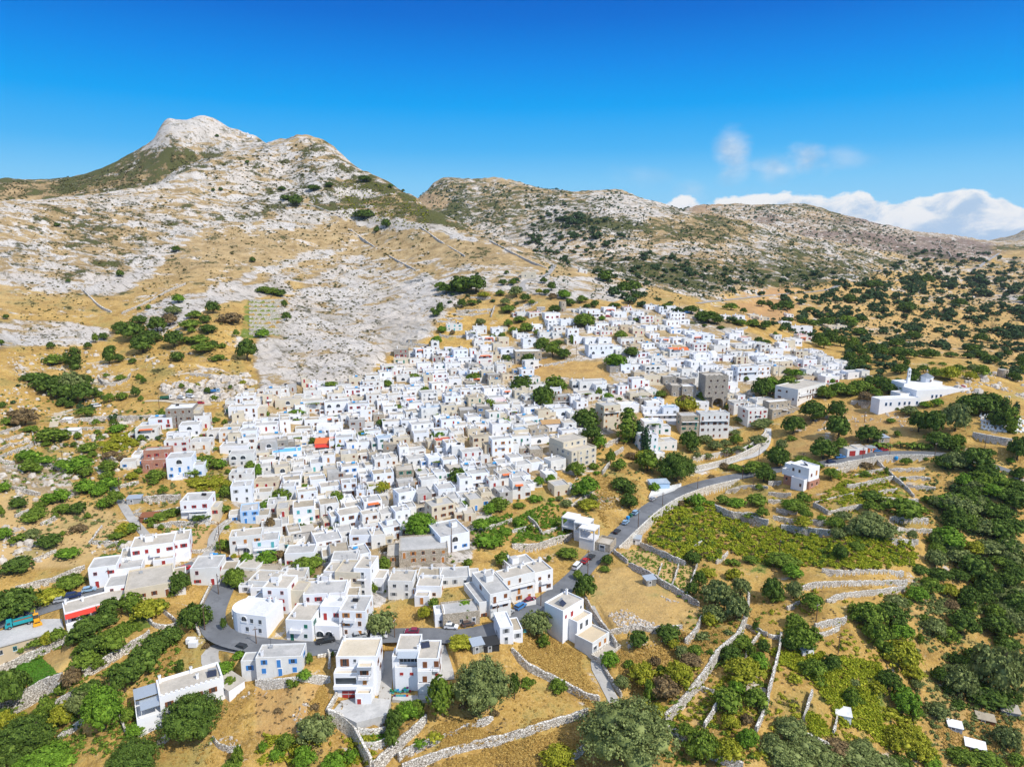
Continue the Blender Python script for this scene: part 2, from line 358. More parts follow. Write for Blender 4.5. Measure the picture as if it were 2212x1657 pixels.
for a in [('dark_glass_and_shade', (.035, .045, .055), .15, 0, .6), ('wood_brown', (.20, .075, .03), .6), ('wood_orange', (.46, .19, .05), .6), ('wood_red', (.36, .035, .03), .6), ('paint_green', (.02, .17, .11), .6), ('paint_turquoise', (.10, .42, .44), .6), ('paint_blue', (.05, .22, .55), .6), ('paint_grey', (.35, .36, .37), .6),  # the dark glass colour also paints shade in recessed openings
          ('paint_white', (.78, .78, .78), .6), ('metal_grey', (.32, .34, .36), .4, .6), ('metal_dark', (.05, .05, .055), .5, .3), ('tank_blue', (.03, .28, .60), .5), ('tank_black', (.02, .02, .022), .5), ('tile_orange', (.62, .15, .045), .8), ('tile_red', (.48, .05, .035), .75), ('awning_red', (.62, .05, .03), .8),
          ('pole_wood', (.13, .075, .045), .85), ('bark', (.10, .075, .05), .95), ('rust', (.24, .09, .04), .9), ('rubber', (.018, .018, .018), .9), ('car_white', (.75, .76, .77), .3), ('car_silver', (.45, .47, .49), .3, .3), ('car_black', (.03, .032, .035), .3), ('car_darkblue', (.02, .035, .10), .3), ('car_blue', (.06, .20, .45), .3), ('car_red', (.42, .02, .03), .3), ('car_maroon', (.22, .02, .05), .3), ('car_lightblue', (.28, .42, .55), .3), ('car_teal', (.02, .30, .33), .4), ('car_yellow', (.75, .36, .02), .45), ('car_green', (.03, .12, .07), .4), ('car_brown', (.12, .08, .065), .3),
          ('solar_dark', (.02, .025, .05), .2, 0, .6), ('marble', (.80, .80, .79), .5), ('crate_purple', (.12, .03, .14), .6), ('crate_green', (.03, .25, .10), .6), ('crate_red', (.45, .03, .03), .6), ('tin_roof', (.50, .54, .57), .4, .5), ('tarp_dark', (.03, .03, .03), .8), ('sheep', (.55, .50, .42), .95), ('cloth_red', (.6, .04, .04), .8), ('skin', (.5, .3, .2), .7)]: flat(*a)
def tiles():
    t = NT('tile_clay', .85); v = t.coord('Object'); w = t.n('ShaderNodeTexWave', i_Vector=v, i_Scale=2.2, i_Distortion=.4); n = t.noise(v, 3, 3)
    t.col(t.mix(n, (.42, .22, .08), (.66, .44, .22))); t.bump(w.outputs['Fac'], .8, .1); MAT['tile_clay'] = t.m
tiles()
def asphalt(name, c, c2):
    t = NT(name, .85); p = t.coord('Position'); n = t.noise(p, .12, 4, .6); n2 = t.noise(p, 6, 3, .7); n3 = t.noise(p, .5, 4)
    x = t.mix(t.step(n, .4, .65), c, c2); x = t.mix(t.math('MULTIPLY', t.step(n3, .55, .62), .35), x, tuple(a*.6 for a in c)); t.col(t.mix(.12, x, t.mix(n2, (0, 0, 0), (.4, .4, .4)))); t.bump(n2, .2, .02); MAT[name] = t.m
asphalt('asphalt', (.125, .13, .14), (.17, .175, .185)); asphalt('concrete_lane', (.38, .36, .33), (.46, .44, .41)); asphalt('dirt_track', (.52, .42, .28), (.58, .50, .38)); asphalt('pavement_slab', (.50, .48, .45), (.6, .58, .55)); asphalt('road_far', (.33, .31, .29), (.38, .36, .34))
def foliage(name, cols, rough=.75, dk=.66):
    t = NT(name, rough); oi = t.n('ShaderNodeObjectInfo'); p = t.coord('Position')
    rnd = t.n('ShaderNodeTexWhiteNoise', noise_dimensions='1D'); t.t.links.new(oi.outputs['Random'], rnd.inputs['W'])
    n = t.noise(p, .55, 3, .6); n2 = t.noise(p, 3.2, 2, .5)
    a, b, c = cols
    x = t.mix(t.step(n, .3, .7), a, b); x = t.mix(t.math('MULTIPLY', t.step(n2, .48, .72), .75), x, c)
    x = t.mix(t.math('MULTIPLY', oi.outputs['Random'], .35), x, tuple(k*.72 for k in a)); isl = t.n('ShaderNodeNewGeometry').outputs['Random Per Island']; x = t.mix(t.step(isl, .0, .55), tuple(k*dk for k in a), x); x = t.mix(t.math('MULTIPLY', t.step(isl, .7, 1.), .6), x, tuple(min(.8, k*1.25) for k in c))
    t.col(x); t.b.inputs['Specular IOR Level'].default_value = .15
    tr = t.n('ShaderNodeBsdfTranslucent'); t.t.links.new(x, tr.inputs[0]); mx = t.n('ShaderNodeMixShader'); mx.inputs[0].default_value = .22
    t.t.links.new(t.b.outputs[0], mx.inputs[1]); t.t.links.new(tr.outputs[0], mx.inputs[2]); t.t.links.new(mx.outputs[0], t.out.inputs[0]); MAT[name] = t.m
foliage('leaf_dark', ((.075, .13, .02), (.115, .19, .028), (.19, .27, .045)))
foliage('leaf_mid', ((.13, .205, .022), (.19, .285, .035), (.30, .38, .055)))
foliage('leaf_bright', ((.13, .25, .02), (.18, .33, .03), (.27, .42, .045)))
foliage('leaf_yellow', ((.28, .30, .02), (.40, .40, .035), (.52, .48, .06)), .75, .75)
foliage('leaf_olive', ((.165, .21, .062), (.24, .285, .09), (.35, .39, .14)), .75, .62)
foliage('leaf_cypress', ((0.031, 0.079, 0.031), (0.053, 0.114, 0.044), (0.088, 0.157, 0.061)))
foliage('leaf_far', ((.055, .105, .04), (.085, .145, .05), (.13, .20, .07)))
foliage('leaf_brown', ((0.189, 0.135, 0.068), (0.297, 0.203, 0.095), (0.378, 0.270, 0.121)))
foliage('scrub_leaf', ((0.135, 0.135, 0.047), (0.203, 0.189, 0.061), (0.284, 0.243, 0.095)))
foliage('grass_dry', ((.44, .27, .07), (.58, .38, .10), (.66, .47, .16)), .8, .85)
foliage('vine_leaf', ((.27, .33, .018), (.40, .43, .03), (.58, .54, .06)), .75, .8)
foliage('flower_red', ((.4, .02, .05), (.5, .05, .1), (.2, .2, .05)))
foliage('lawn_leaf', ((.09, .24, .02), (.12, .30, .03), (.18, .36, .04)))
# ground
def groundmat():
    t = NT('ground', .95); p = t.coord('Position'); t.b.inputs['Specular IOR Level'].default_value = .08
    A = t.attr('cover'); s = t.n('ShaderNodeSeparateColor'); t.t.links.new(A.outputs['Color'], s.inputs[0]); rock, shrub, green = s.outputs
    B = t.attr('tone'); s2 = t.n('ShaderNodeSeparateColor'); t.t.links.new(B.outputs['Color'], s2.inputs[0]); purple, orange, pale = s2.outputs
    big = t.noise(p, .016, 5, .6); mid = t.noise(p, .10, 6, .68); fine = t.noise(p, .9, 5, .7)
    ps = t.coord('Position', (.8, 1.15, 2.0), (0, 0, .5)); str_ = t.noise(ps, .045, 10, .78, .4); str2 = t.noise(ps, .6, 6, .75)
    tuft = t.noise(t.coord('Position', (1, 1, .6)), .42, 5, .75)
    dry = t.ramp(mid, [(.30, (.20, .115, .03)), (.42, (.36, .215, .06)), (.55, (.50, .31, .085)), (.70, (.60, .42, .16))])
    dry = t.mix(t.math('MULTIPLY', t.step(fine, .42, .66), .38), dry, (.60, .40, .13))
    dry = t.mix(t.math('MULTIPLY', t.step(tuft, .54, .62), .62), dry, (.21, .14, .045)); tf2 = t.noise(t.coord('Position', (1, 1, .6)), 1.7, 4, .8); dry = t.mix(t.math('MULTIPLY', t.step(tf2, .55, .60), .5), dry, (.17, .125, .045)); dry = t.mix(t.math('MULTIPLY', t.step(tf2, .44, .38), .4), dry, (.68, .52, .27))
    dry = t.mix(t.math('MULTIPLY', t.step(str2, .60, .68), .3), dry, (.60, .52, .42))
    soilp = t.mix(fine, (.44, .285, .115), (.62, .44, .21)); dry = t.mix(pale, dry, soilp)
    dry = t.mix(t.math('MULTIPLY', t.step(t.noise(p, .05, 5, .65), .52, .66), .55), dry, (.22, .21, .07)); dry = t.mix(orange, dry, t.mix(mid, (.36, .20, .10), (.50, .30, .14)))
    dry = t.mix(purple, dry, t.mix(mid, (.13, .095, .09), (.22, .165, .15)))
    gr = t.mix(t.step(fine, .35, .65), t.mix(mid, (.13, .19, .03), (.26, .26, .06)), (.10, .15, .03))
    gmask = t.step(t.math('ADD', green, t.math('MULTIPLY', t.math('SUBTRACT', mid, .5), 1.6)), .42, .58)
    gmask = t.math('MULTIPLY', gmask, t.step(green, .02, .12)); sz = t.n('ShaderNodeSeparateXYZ', i_0=p); hi = t.step(sz.outputs[2], 42, 95); shrub = t.math('ADD', shrub, t.math('MULTIPLY', hi, .01)); dry = t.mix(t.math('MAXIMUM', t.math('MULTIPLY', t.step(rock, .25, .5), .72), t.math('MULTIPLY', t.math('MULTIPLY', hi, t.math('SUBTRACT', 1., purple)), .70)), dry, t.mix(t.step(mid, .35, .65), (.25, .185, .105), (.46, .35, .215))); c = t.mix(gmask, dry, gr)
    shr = t.mix(t.step(fine, .4, .7), (.065, .070, .022), (.14, .135, .05))
    sfac = t.math('ADD', shrub, t.math('MULTIPLY', t.math('SUBTRACT', t.noise(p, .05, 10, .82), .5), 3.0)); sm = t.math('MULTIPLY', t.step(sfac, .52, .66), t.step(shrub, .03, .15)); 
    rk = t.ramp(str2, [(.30, (.20, .17, .145)), (.38, (.44, .40, .36)), (.48, (.55, .505, .455)), (.66, (.70, .66, .61))])
    rk = t.mix(t.math('MULTIPLY', t.step(big, .42, .62), .35), rk, (.60, .50, .40))
    rk = t.mix(t.math('MULTIPLY', t.step(fine, .62, .72), .6), rk, (.12, .10, .07))
    rfac = t.math('ADD', t.math('MULTIPLY', rock, .98), t.math('MULTIPLY', t.math('SUBTRACT', str_, .5), 3.2)); rm = t.math('MULTIPLY', t.step(rfac, .44, .56), t.step(rock, .03, .15))
    rv = t.coord('Position', (1, 1, 1), (0, 0, math.radians(45))); r2 = t.n('ShaderNodeMapping', i_Vector=rv, i_Scale=(.16, .75, .5)).outputs[0]; stk = t.noise(r2, .30, 8, .72, .3); stk2 = t.noise(r2, .07, 5, .6)
    rk = t.mix(t.math('MULTIPLY', t.step(stk, .53, .60), .75), rk, (.15, .13, .085)); rk = t.mix(t.math('MULTIPLY', t.step(stk2, .50, .66), .45), rk, (.30, .26, .20))
    c = t.mix(rm, c, rk); c = t.mix(sm, c, shr)
    t.col(c)
    h = t.math('ADD', t.math('MULTIPLY', str_, rock), t.math('MULTIPLY', fine, .10)); h = t.math('ADD', h, t.math('MULTIPLY', sm, .10))
    t.bump(h, 1.0, 5.0); MAT['ground'] = t.m
groundmat()
def obj(name, mesh, parent=None, loc=None, **props):
    o = bpy.data.objects.new(name, mesh); COL.objects.link(o)
    if parent: o.parent = parent
    if loc is not None: o.location = loc
    for k, v in props.items(): o[k] = v
    return o
def mesh_from(name, V, Fc, mats, mi=None, smoothf=False):
    me = bpy.data.meshes.new(name); me.from_pydata([tuple(v) for v in V], [], Fc)
    for m in (mats if isinstance(mats, (list, tuple)) else [mats]): me.materials.append(MAT[m])
    if mi is not None: me.polygons.foreach_set('material_index', mi)
    if smoothf: me.polygons.foreach_set('use_smooth', [True]*len(me.polygons))
    me.update(); return me
def np_mesh(name, V, quads, mats, tris=False, mi=None, smoothf=False):
    k = 3 if tris else 4; me = bpy.data.meshes.new(name); V = np.asarray(V, np.float32); Q = np.asarray(quads, np.int32)
    me.vertices.add(len(V)); me.vertices.foreach_set('co', V.ravel()); me.loops.add(Q.size); me.loops.foreach_set('vertex_index', Q.ravel())
    me.polygons.add(len(Q)); me.polygons.foreach_set('loop_start', np.arange(0, Q.size, k, dtype=np.int32)); me.polygons.foreach_set('loop_total', np.full(len(Q), k, np.int32))
    for m in (mats if isinstance(mats, (list, tuple)) else [mats]): me.materials.append(MAT[m])
    if mi is not None: me.polygons.foreach_set('material_index', np.asarray(mi, np.int32))
    me.update(calc_edges=True)
    if smoothf: me.polygons.foreach_set('use_smooth', np.ones(len(Q), bool))
    return me
i1 = idx_of(main_line, *P('A3', 860, 1500)); i2 = idx_of(main_line, *P('A3', 1950, 900))
retain(main_line, 4.3, i1, i2, 3.6, 'long pale masonry retaining wall holding the curving road above the green vineyard slope')
i3 = idx_of(main_line, *P('A4', 480, 770)); i4 = idx_of(main_line, *P('A4', 1480, 690))
retain(main_line, 4.3, i3, i4, 3.0, 'pale stone retaining wall under the upper road by the red garages')
i5 = idx_of(main_line, *P('B1', 1840, 150)); i6 = idx_of(main_line, *P('B1', 1760, 590))
retain(main_line, 4.2, i5, i6, 1.8, 'low curved parapet wall on the outside of the hairpin road bend')
i7 = idx_of(main_line, *P('B2', 480, 660)); i8 = idx_of(main_line, *P('B2', 720, 640))
retain(main_line, 4.4, i7, i8, 2.0, 'rubble wall beside the road left of the two tall white houses')
wall(L('A3', 2209, 560, 2130, 640, 1990, 720, 1800, 790, 1540, 850), 4.2, True, .8, 'high curved pale retaining wall below the stepped stone path', .6, 'masonry')
wall(L('A3', 1560, 745, 1800, 700, 2000, 660, 2150, 560, 2195, 500), 2.4, True, .7, 'upper curved stone wall beside the stepped stone path', .5, 'masonry')
# near terraces, bottom
wall(L('B2', 1170, 1580, 1250, 1530, 1500, 1430, 1750, 1330, 1950, 1270), 1.8, True, .7, 'long dry stone terrace wall below the two tall white villas')
wall(L('B2', 1200, 1657, 1500, 1560, 1800, 1470, 2104, 1400)+L('B3', 250, 1320, 480, 1250, 620, 1200), 1.6, True, .7, 'lowest dry stone terrace wall running up to the giant oak')
wall(L('B2', 960, 1657, 1100, 1530, 1250, 1400, 1400, 1270), 2.2, True, .9, 'broad white stone wall climbing diagonally behind the small green lawn')
wall(L('B2', 600, 1250, 700, 1290, 800, 1380, 870, 1500, 950, 1650), 3.6, True, .8, 'tall grey stone retaining wall at the corner of the concrete forecourt', .9, 'masonry')
wall(L('B2', 840, 1365, 960, 1375, 1080, 1350), 1.6, True, .6, 'short stone wall along the top of the small green lawn', .5, 'masonry')
wall(L('B2', 880, 1480, 980, 1480, 1080, 1440), 1.4, True, .5, 'short stone wall along the bottom of the small green lawn', .5, 'masonry')
wall(L('B2', 580, 1220, 640, 1120, 700, 1010), 1.6, False, .6, 'stone wall at the left edge of the concrete forecourt', .9, 'masonry')
wall(L('B2', 0, 975, 250, 960, 500, 935, 620, 950), 2.0, True, .7, 'pale rubble terrace wall below the white house with blue shutters', .5, 'masonry')
wall(L('B2', 595, 730, 610, 800, 600, 850), 1.8, False, .6, 'short stone garden wall left of the tall beige-roofed house', .8, 'masonry')
wall(L('B3', 0, 700, 120, 820, 250, 890, 400, 960, 550, 1050, 720, 1110), 1.8, True, .8, 'rubble stone wall crossing the golden grass slope above the oak')
wall(L('B3', 600, 300, 700, 460, 820, 610), 2.2, False, .6, 'grey stone wall along the lane beside the golden terraced field', 1.0)
wall(L('B3', 745, 830, 800, 930, 900, 1080), 1.8, True, .6, 'white stone wall beside the steep concrete lane above the oak')
wall(L('B3', 1250, 1270, 1350, 1180, 1500, 1010, 1600, 870, 1700, 720, 1800, 640, 1880, 540, 1940, 330, 1935, 230), 3.0, True, .9, 'long high white stone wall rising diagonally through the orchards')
wall(L('B3', 1920, 500, 2000, 530, 2104, 580), 1.4, True, .6, 'white stone wall branching right from the long diagonal wall')
wall(L('B3', 2030, 580, 1960, 680, 1920, 760), 1.4, False, .6, 'short white stone wall inside the orchard corner')
wall(L('B3', 1530, 1010, 1610, 1030, 1670, 1050), 1.0, True, .5, 'low stone wall at the top of the bare vine plot')
wall(L('B3', 1690, 1150, 1640, 1250, 1570, 1360), 2.2, False, .7, 'white stone wall at the right side of the bare vine plot')
wall(L('B3', 2090, 1150, 2060, 1250, 2000, 1380), 2.0, False, .7, 'narrow white stone wall standing at the lower orchard edge')
wall(L('B4', 105, 590, 90, 720, 50, 880, 5, 1060, -10, 1170), 2.2, False, .7, 'tall white stone wall dividing the lower orchard from the vines')
wall(L('B4', 0, 585, 100, 600), 1.4, True, .6, 'short white stone wall capping the tall dividing wall')
wall(L('B3', 820, 610, 860, 680), 2.0, False, .7, 'stone wall end beside the lane bend below the field')
wall(L('B3', 1555, 440, 1500, 560, 1420, 640), 2.2, True, .7, 'pale stone wall at the lower right corner of the stubble field', .5)
wall(L('B3', 780, 560, 1000, 520, 1150, 530, 1400, 510), 1.6, True, .6, 'broken stone wall along the bottom of the stubble field')
wall(L('B3', 960, 0, 1100, 60, 1250, 150, 1400, 240, 1540, 330), 1.8, True, .7, 'stone wall between the stubble field and the vine strips')
wall(L('B3', 1230, 0, 1195, 120), 1.2, False, .5, 'stone wall between the first two vine strips')
wall(L('B3', 1370, 0, 1315, 180), 1.2, False, .5, 'stone wall between the second and third vine strips')
wall(L('B3', 1520, 0, 1440, 240), 1.2, False, .5, 'stone wall right of the last vine strip')
wall(L('A3', 880, 1545, 1000, 1640), 1.6, False, .6, 'stone wall at the top corner of the vine strips')
wall(L('A3', 1110, 1480, 1300, 1560, 1500, 1650), 1.8, True, .7, 'stone wall above the vine strips under the vineyard thicket')
# right terraces
wall(L('A4', 490, 800, 600, 790, 850, 745, 950, 735), 1.2, True, .6, 'stone wall just below the upper road near the gate posts')
wall(L('A4', 540, 850, 700, 825, 830, 805), 1.4, True, .6, 'first stone terrace below the upper road, right of the brick based white house')
wall(L('A4', 750, 890, 870, 855, 990, 835), 1.4, True, .6, 'second stone terrace below the upper road')
wall(L('A4', 1040, 835, 1200, 835, 1350, 825), 1.4, True, .6, 'curved stone terrace wall right of the dark dividing wall')
wall(L('A4', 680, 985, 800, 965, 950, 930, 1085, 905), 2.0, True, .7, 'long pale terrace wall below the white house with brick base')
wall(L('A4', 920, 720, 960, 790, 1060, 880, 1160, 970, 1260, 1070), 1.6, False, .7, 'dark diagonal stone wall running down through the right terraces')
wall(L('A4', 1130, 910, 1250, 905, 1400, 915), 1.4, True, .6, 'stone terrace wall in the middle of the right dry plots')
wall(L('A4', 1190, 970, 1300, 985, 1450, 1000), 1.4, True, .6, 'lower stone terrace wall in the right dry plots')
wall(L('A4', 950, 1035, 1110, 1010), 1.6, True, .6, 'short pale terrace wall on the central green plot')
wall(L('A4', 400, 1130, 550, 1090, 740, 1050), 1.8, True, .6, 'stone terrace wall above the square walled plot')
wall(L('A4', 390, 1145, 460, 1180, 520, 1220), 2.0, False, .6, 'dark stone wall at the left of the square walled plot')
wall(L('A4', 520, 1215, 650, 1180, 815, 1150), 1.8, True, .6, 'stone wall along the bottom of the square walled plot')
wall(L('A4', 940, 1095, 1100, 1115, 1290, 1120), 3.4, True, .8, 'tall white terrace wall at the middle of the right slope')
wall(L('A4', 1050, 1265, 1200, 1270, 1380, 1280), 2.4, True, .7, 'white terrace wall below the tall central one')
wall(L('A4', 1060, 1455, 1150, 1460, 1290, 1460), 2.4, True, .7, 'white terrace wall above the yellow green vines')
wall(L('A4', 1110, 1345, 1250, 1360, 1430, 1360), 1.4, True, .6, 'thin stone terrace wall between two white ones')
wall(L('A4', 0, 960, 120, 950), 2.4, True, .7, 'pale stone terrace wall under the brick based white house')
wall(L('A4', 0, 1045, 100, 1050, 200, 1055), 1.8, True, .6, 'second pale terrace below the brick based white house')
wall(L('A4', 0, 1110, 120, 1110), 1.8, True, .6, 'third pale terrace below the brick based white house')
wall(L('A4', 70, 1190, 180, 1205, 250, 1215), 2.2, True, .7, 'white terrace wall left of the young fruit trees')
wall(L('A4', 40, 1255, 180, 1275, 350, 1290, 510, 1300), 2.2, True, .7, 'long white terrace wall among the young fruit trees')
wall(L('A4', 110, 1345, 300, 1360, 540, 1385), 3.2, True, .8, 'high white terrace wall above the yellow vineyard')
wall(L('A3', 1750, 1160, 1880, 1220, 2000, 1240, 2209, 1300), 3.0, True, .8, 'white terrace wall at the top right of the vineyard slope')
wall(L('A3', 1800, 1195, 1960, 1215, 2150, 1225), 1.6, True, .6, 'stone wall round the small white plots above the vineyard slope')
wall(L('A3', 1840, 1030, 2000, 980, 2209, 990), 1.4, True, .6, 'stone wall below the road near the electricity pole')
wall(L('A3', 1570, 1500, 1640, 1460), 1.6, True, .6, 'short white wall piece inside the vineyard thicket')
wall(L('A3', 1760, 1640, 1860, 1560), 1.6, True, .6, 'short stone wall at the low end of the vineyard thicket')
wall(L('B4', 440, 55, 600, 70, 800, 60, 1110, 75), 2.4, True, .7, 'long white terrace wall under the yellow vineyard')
wall(L('B4', 280, 200, 400, 165, 650, 155, 900, 150, 1140, 145), 2.0, True, .7, 'curved white terrace wall below the yellow vineyard')
wall(L('B4', 480, 300, 600, 255, 850, 225, 1130, 190), 1.6, True, .6, 'third terrace wall below the yellow vineyard')
wall(L('B4', 155, 360, 260, 310), 1.6, True, .6, 'short stone wall by the round tree below the terraces')
wall(L('B4', 380, 515, 500, 480, 640, 455), 2.4, True, .7, 'stone wall with a gap below the leaning pole')
wall(L('B4', 390, 590, 480, 560, 590, 520), 1.4, True, .6, 'curved stone wall round the green garden by the white shed')
wall(L('B4', 360, 1060, 330, 1150, 290, 1280), 1.8, False, .6, 'white stone wall between the two lower vine plots')
wall(L('B4', 565, 1270, 550, 1340, 530, 1400), 1.6, False, .6, 'white stone wall below the white hut with a raised side')
wall(L('B4', 260, 1380, 380, 1430, 500, 1490), 1.6, True, .7, 'white stone wall behind the grey green trees at the bottom')
wall(L('B3', 1280, 1350, 1400, 1400, 1530, 1490, 1700, 1580, 1900, 1650), 1.8, True, .7, 'stone wall curving right from the foot of the giant oak')
wall(L('B3', 480, 1600, 560, 1530, 620, 1490), 1.8, True, .7, 'stone wall left of the foot of the giant oak')
# left fields
wall(L('B1', 0, 860, 150, 790, 300, 720, 450, 650, 560, 590), 2.2, True, .8, 'long white stone wall above the bright green lawn')
wall(L('B1', 0, 1190, 100, 1150, 200, 1100, 350, 1010, 520, 950), 4.5, True, 1.0, 'thick rubble retaining wall below the bright green lawn')
wall(L('B1', 460, 1140, 560, 1080, 640, 1040), 1.8, True, .7, 'short rubble wall beside the long row of dark trees')
wall(L('B1', 680, 900, 800, 830, 950, 740, 1100, 650, 1230, 570), 2.2, True, .8, 'long rubble wall climbing above the row of dark trees')
wall(L('B1', 640, 860, 700, 830, 750, 805), 2.0, True, .8, 'rubble wall piece right of the brown bush')
wall(L('B1', 480, 1420, 600, 1340, 690, 1270), 1.4, True, .6, 'low rubble wall left of the big rounded tree')
wall(L('B1', 1210, 430, 1270, 500, 1380, 520, 1460, 490), 1.4, False, .6, 'old wall round the ruined square plot below the road')
wall(L('B1', 1340, 380, 1400, 430, 1460, 480), 1.4, False, .6, 'far side wall of the ruined square plot below the road')
wall(L('B1', 990, 1250, 1020, 1340, 1060, 1420), 1.4, False, .6, 'stone wall at the left of the small front garden')
wall(L('B1', 1240, 1500, 1330, 1440, 1420, 1390), 1.4, True, .6, 'stone wall under the small front garden')
wall(L('B1', 1750, 1430, 1800, 1480, 1900, 1510, 1980, 1500), 1.0, True, .6, 'low rubble wall across the brown grass slope')
wall(L('B1', 130, 200, 280, 160, 450, 120, 600, 60, 700, 20), 1.8, True, .7, 'rubble wall above the road behind the parked cars')
wall(L('A1', 330, 790, 440, 800, 560, 830), 1.6, True, .7, 'white rubble wall under the two joined round trees')
wall(L('A1', 100, 990, 220, 1020, 350, 1050), 1.6, True, .7, 'white rubble wall between round field trees')
wall(L('A1', 0, 760, 130, 775), 1.4, True, .7, 'white rubble wall at the field edge under the thicket')
wall(L('A1', 130, 1240, 250, 1190), 1.4, True, .7, 'short white rubble wall beside a round tree')
wall(L('A1', 350, 1310, 430, 1280, 500, 1240), 1.6, True, .7, 'rubble wall in the middle of the bare field')
wall(L('A1', 770, 1480, 830, 1400, 880, 1330), 1.4, True, .7, 'rubble wall running down the bare field')
wall(L('A1', 800, 1465, 900, 1465, 1040, 1470), 1.2, True, .6, 'rubble wall behind the long white house on the left')
wall(L('A1', 290, 1620, 400, 1570, 500, 1540), 1.2, True, .6, 'faint rubble line in the bare tan field')
wall(L('A1', 1330, 1330, 1500, 1300, 1700, 1300, 1850, 1290), 1.8, True, .6, 'stone wall above the ploughed garden plot')
wall(L('A1', 1600, 1540, 1700, 1545, 1780, 1530, 1850, 1470, 1900, 1340, 2000, 1260, 2070, 1200), 1.2, False, .6, 'white stone wall following the grey lane up the hill')
wall(L('A1', 1240, 1100, 1400, 1085, 1570, 1080), 3.0, True, .8, 'pale rubble terrace wall left of the lone white house')
wall(L('A1', 1160, 1220, 1300, 1210, 1450, 1190, 1560, 1170), 1.2, True, .6, 'low rubble wall behind the hedge of the lone white house')
wall(L('A1', 1030, 990, 1100, 960, 1200, 945), 1.2, True, .6, 'rubble wall at the top of the concrete lane')
wall(L('A1', 520, 420, 700, 405, 900, 390, 1150, 385, 1320, 380), 2.0, True, .7, 'grey stone terrace wall left of the stone block house')
wall(L('A1', 520, 490, 700, 480, 900, 475), 1.2, True, .6, 'low stone terrace wall near the round lone tree')
wall(L('A1', 0, 520, 90, 490, 180, 465), 1.4, True, .6, 'topmost stone wall of the far left terraces')
wall(L('A1', 0, 600, 80, 570, 180, 540), 1.4, True, .6, 'second stone wall of the far left terraces')
wall(L('A1', 0, 660, 100, 620, 270, 590), 1.4, True, .6, 'third stone wall of the far left terraces')
wall(L('A1', 0, 730, 120, 680, 290, 620), 1.6, True, .6, 'lowest stone wall of the far left terraces')
wall(L('A1', 280, 500, 290, 560, 310, 620), 1.4, False, .6, 'rough stone wall closing the far left terraces')
wall(L('A1', 850, 40, 900, 90, 1000, 90, 1080, 60, 1130, 10), 1.8, True, .7, 'curved stone wall above the dirt track')
wall(L('A1', 1640, 10, 1800, 20, 2000, 40, 2100, 80), 1.6, True, .7, 'stone wall along the hillside above the parked vehicles')
wall(L('A1', 1640, 680, 1750, 670, 1870, 660), 2.6, True, .6, 'stone wall under the low white house in the left quarter', .4, 'masonry')
wall(L('A1', 900, 715, 1000, 745), 1.2, True, .6, 'stone wall beside the pale turning place')
# town middle
wall(L('A2', 820, 1090, 960, 1110, 1100, 1050, 1180, 1020), 1.8, True, .6, 'stone wall round the golden grass patch beside the lane')
wall(L('A2', 200, 1650, 300, 1560, 420, 1440, 540, 1350), 2.0, True, .5, 'white plastered wall climbing along the alley', .9, 'plaster')
wall(L('A2', 1860, 1350, 2000, 1340, 2209, 1270), 1.6, True, .6, 'stone wall at the top of the village vegetable plots')
wall(L('A3', 0, 1370, 200, 1320), 1.4, True, .6, 'first stone wall inside the village vine garden')
wall(L('A3', 140, 1260, 200, 1310, 260, 1390), 1.6, False, .6, 'stone wall crossing the village vine garden')
wall(L('A3', 0, 1500, 200, 1500, 350, 1450, 520, 1410), 2.4, True, .8, 'long stone wall under the village vine garden')
wall(L('A3', 260, 1390, 390, 1340), 1.4, True, .6, 'short stone wall below the white concrete frame building')
wall(L('A3', 510, 1150, 600, 1090, 680, 1040), 1.6, True, .6, 'stone wall behind the white concrete frame building')
wall(L('A3', 780, 870, 840, 790), 2.0, False, .6, 'stone wall below the plain grey house')
wall(L('A3', 790, 640, 860, 600, 930, 575), 2.2, True, .7, 'stone terrace wall under the tall balcony house')
wall(L('A3', 860, 710, 960, 650), 1.8, True, .7, 'second stone terrace wall under the tall balcony house')
wall(L('A3', 1190, 1070, 1300, 1030, 1460, 970), .9, False, .4, 'white plastered parapet of the roadside terrace', .9, 'plaster')
wall(L('U2', 130, 910, 300, 880, 450, 845, 580, 800), 1.4, True, .7, 'stone wall across the golden slope inside the upper town')
wall(L('U1', 340, 625, 500, 640, 700, 655), 1.4, True, .7, 'stone terrace in the golden field left of the upper town')
wall(L('U1', 830, 520, 950, 545, 1160, 540), 1.4, True, .7, 'stone terrace below the isolated white house with turquoise windows')
wall(L('U1', 610, 450, 700, 470, 800, 450), 1.6, True, .7, 'stone terrace left of the isolated white house')
wall(L('U1', 800, 350, 920, 360, 1030, 355), 1.4, True, .7, 'stone terrace above the isolated white house')
wall(L('U1', 880, 310, 1000, 320, 1130, 315), 1.4, True, .7, 'upper stone terrace above the isolated white house')
wall(L('U1', 980, 260, 1200, 265, 1450, 255), 1.4, True, .7, 'stone terrace in the hollow behind the town')
wall(L('U1', 1040, 230, 1250, 220, 1510, 205), 2.0, True, .8, 'grey stone terrace below the green vegetable plots')
wall(L('U1', 1480, 295, 1520, 180), 2.0, False, .8, 'narrow stone wall running down beside the vegetable plots')
wall(L('U1', 1850, 215, 1950, 160, 2065, 120), 2.0, True, .8, 'stone wall round the brown ploughed hill plot')
wall(L('U1', 1220, 55, 1350, 60, 1480, 60), 1.6, True, .8, 'highest stone wall above the vegetable plots')
wall(L('U4', 20, 410, 100, 405, 215, 400), 3.0, True, .7, 'stone terrace wall left of the domed white church', .4, 'masonry')
wall(L('U4', 900, 640, 1000, 660, 1110, 680, 1180, 690), 3.4, True, 1.0, 'sloping stone bank below the white cemetery', .3, 'masonry')
wall(L('U3', 250, 290, 330, 265, 390, 250), 2.0, True, .8, 'stone wall in the field behind the upper town')
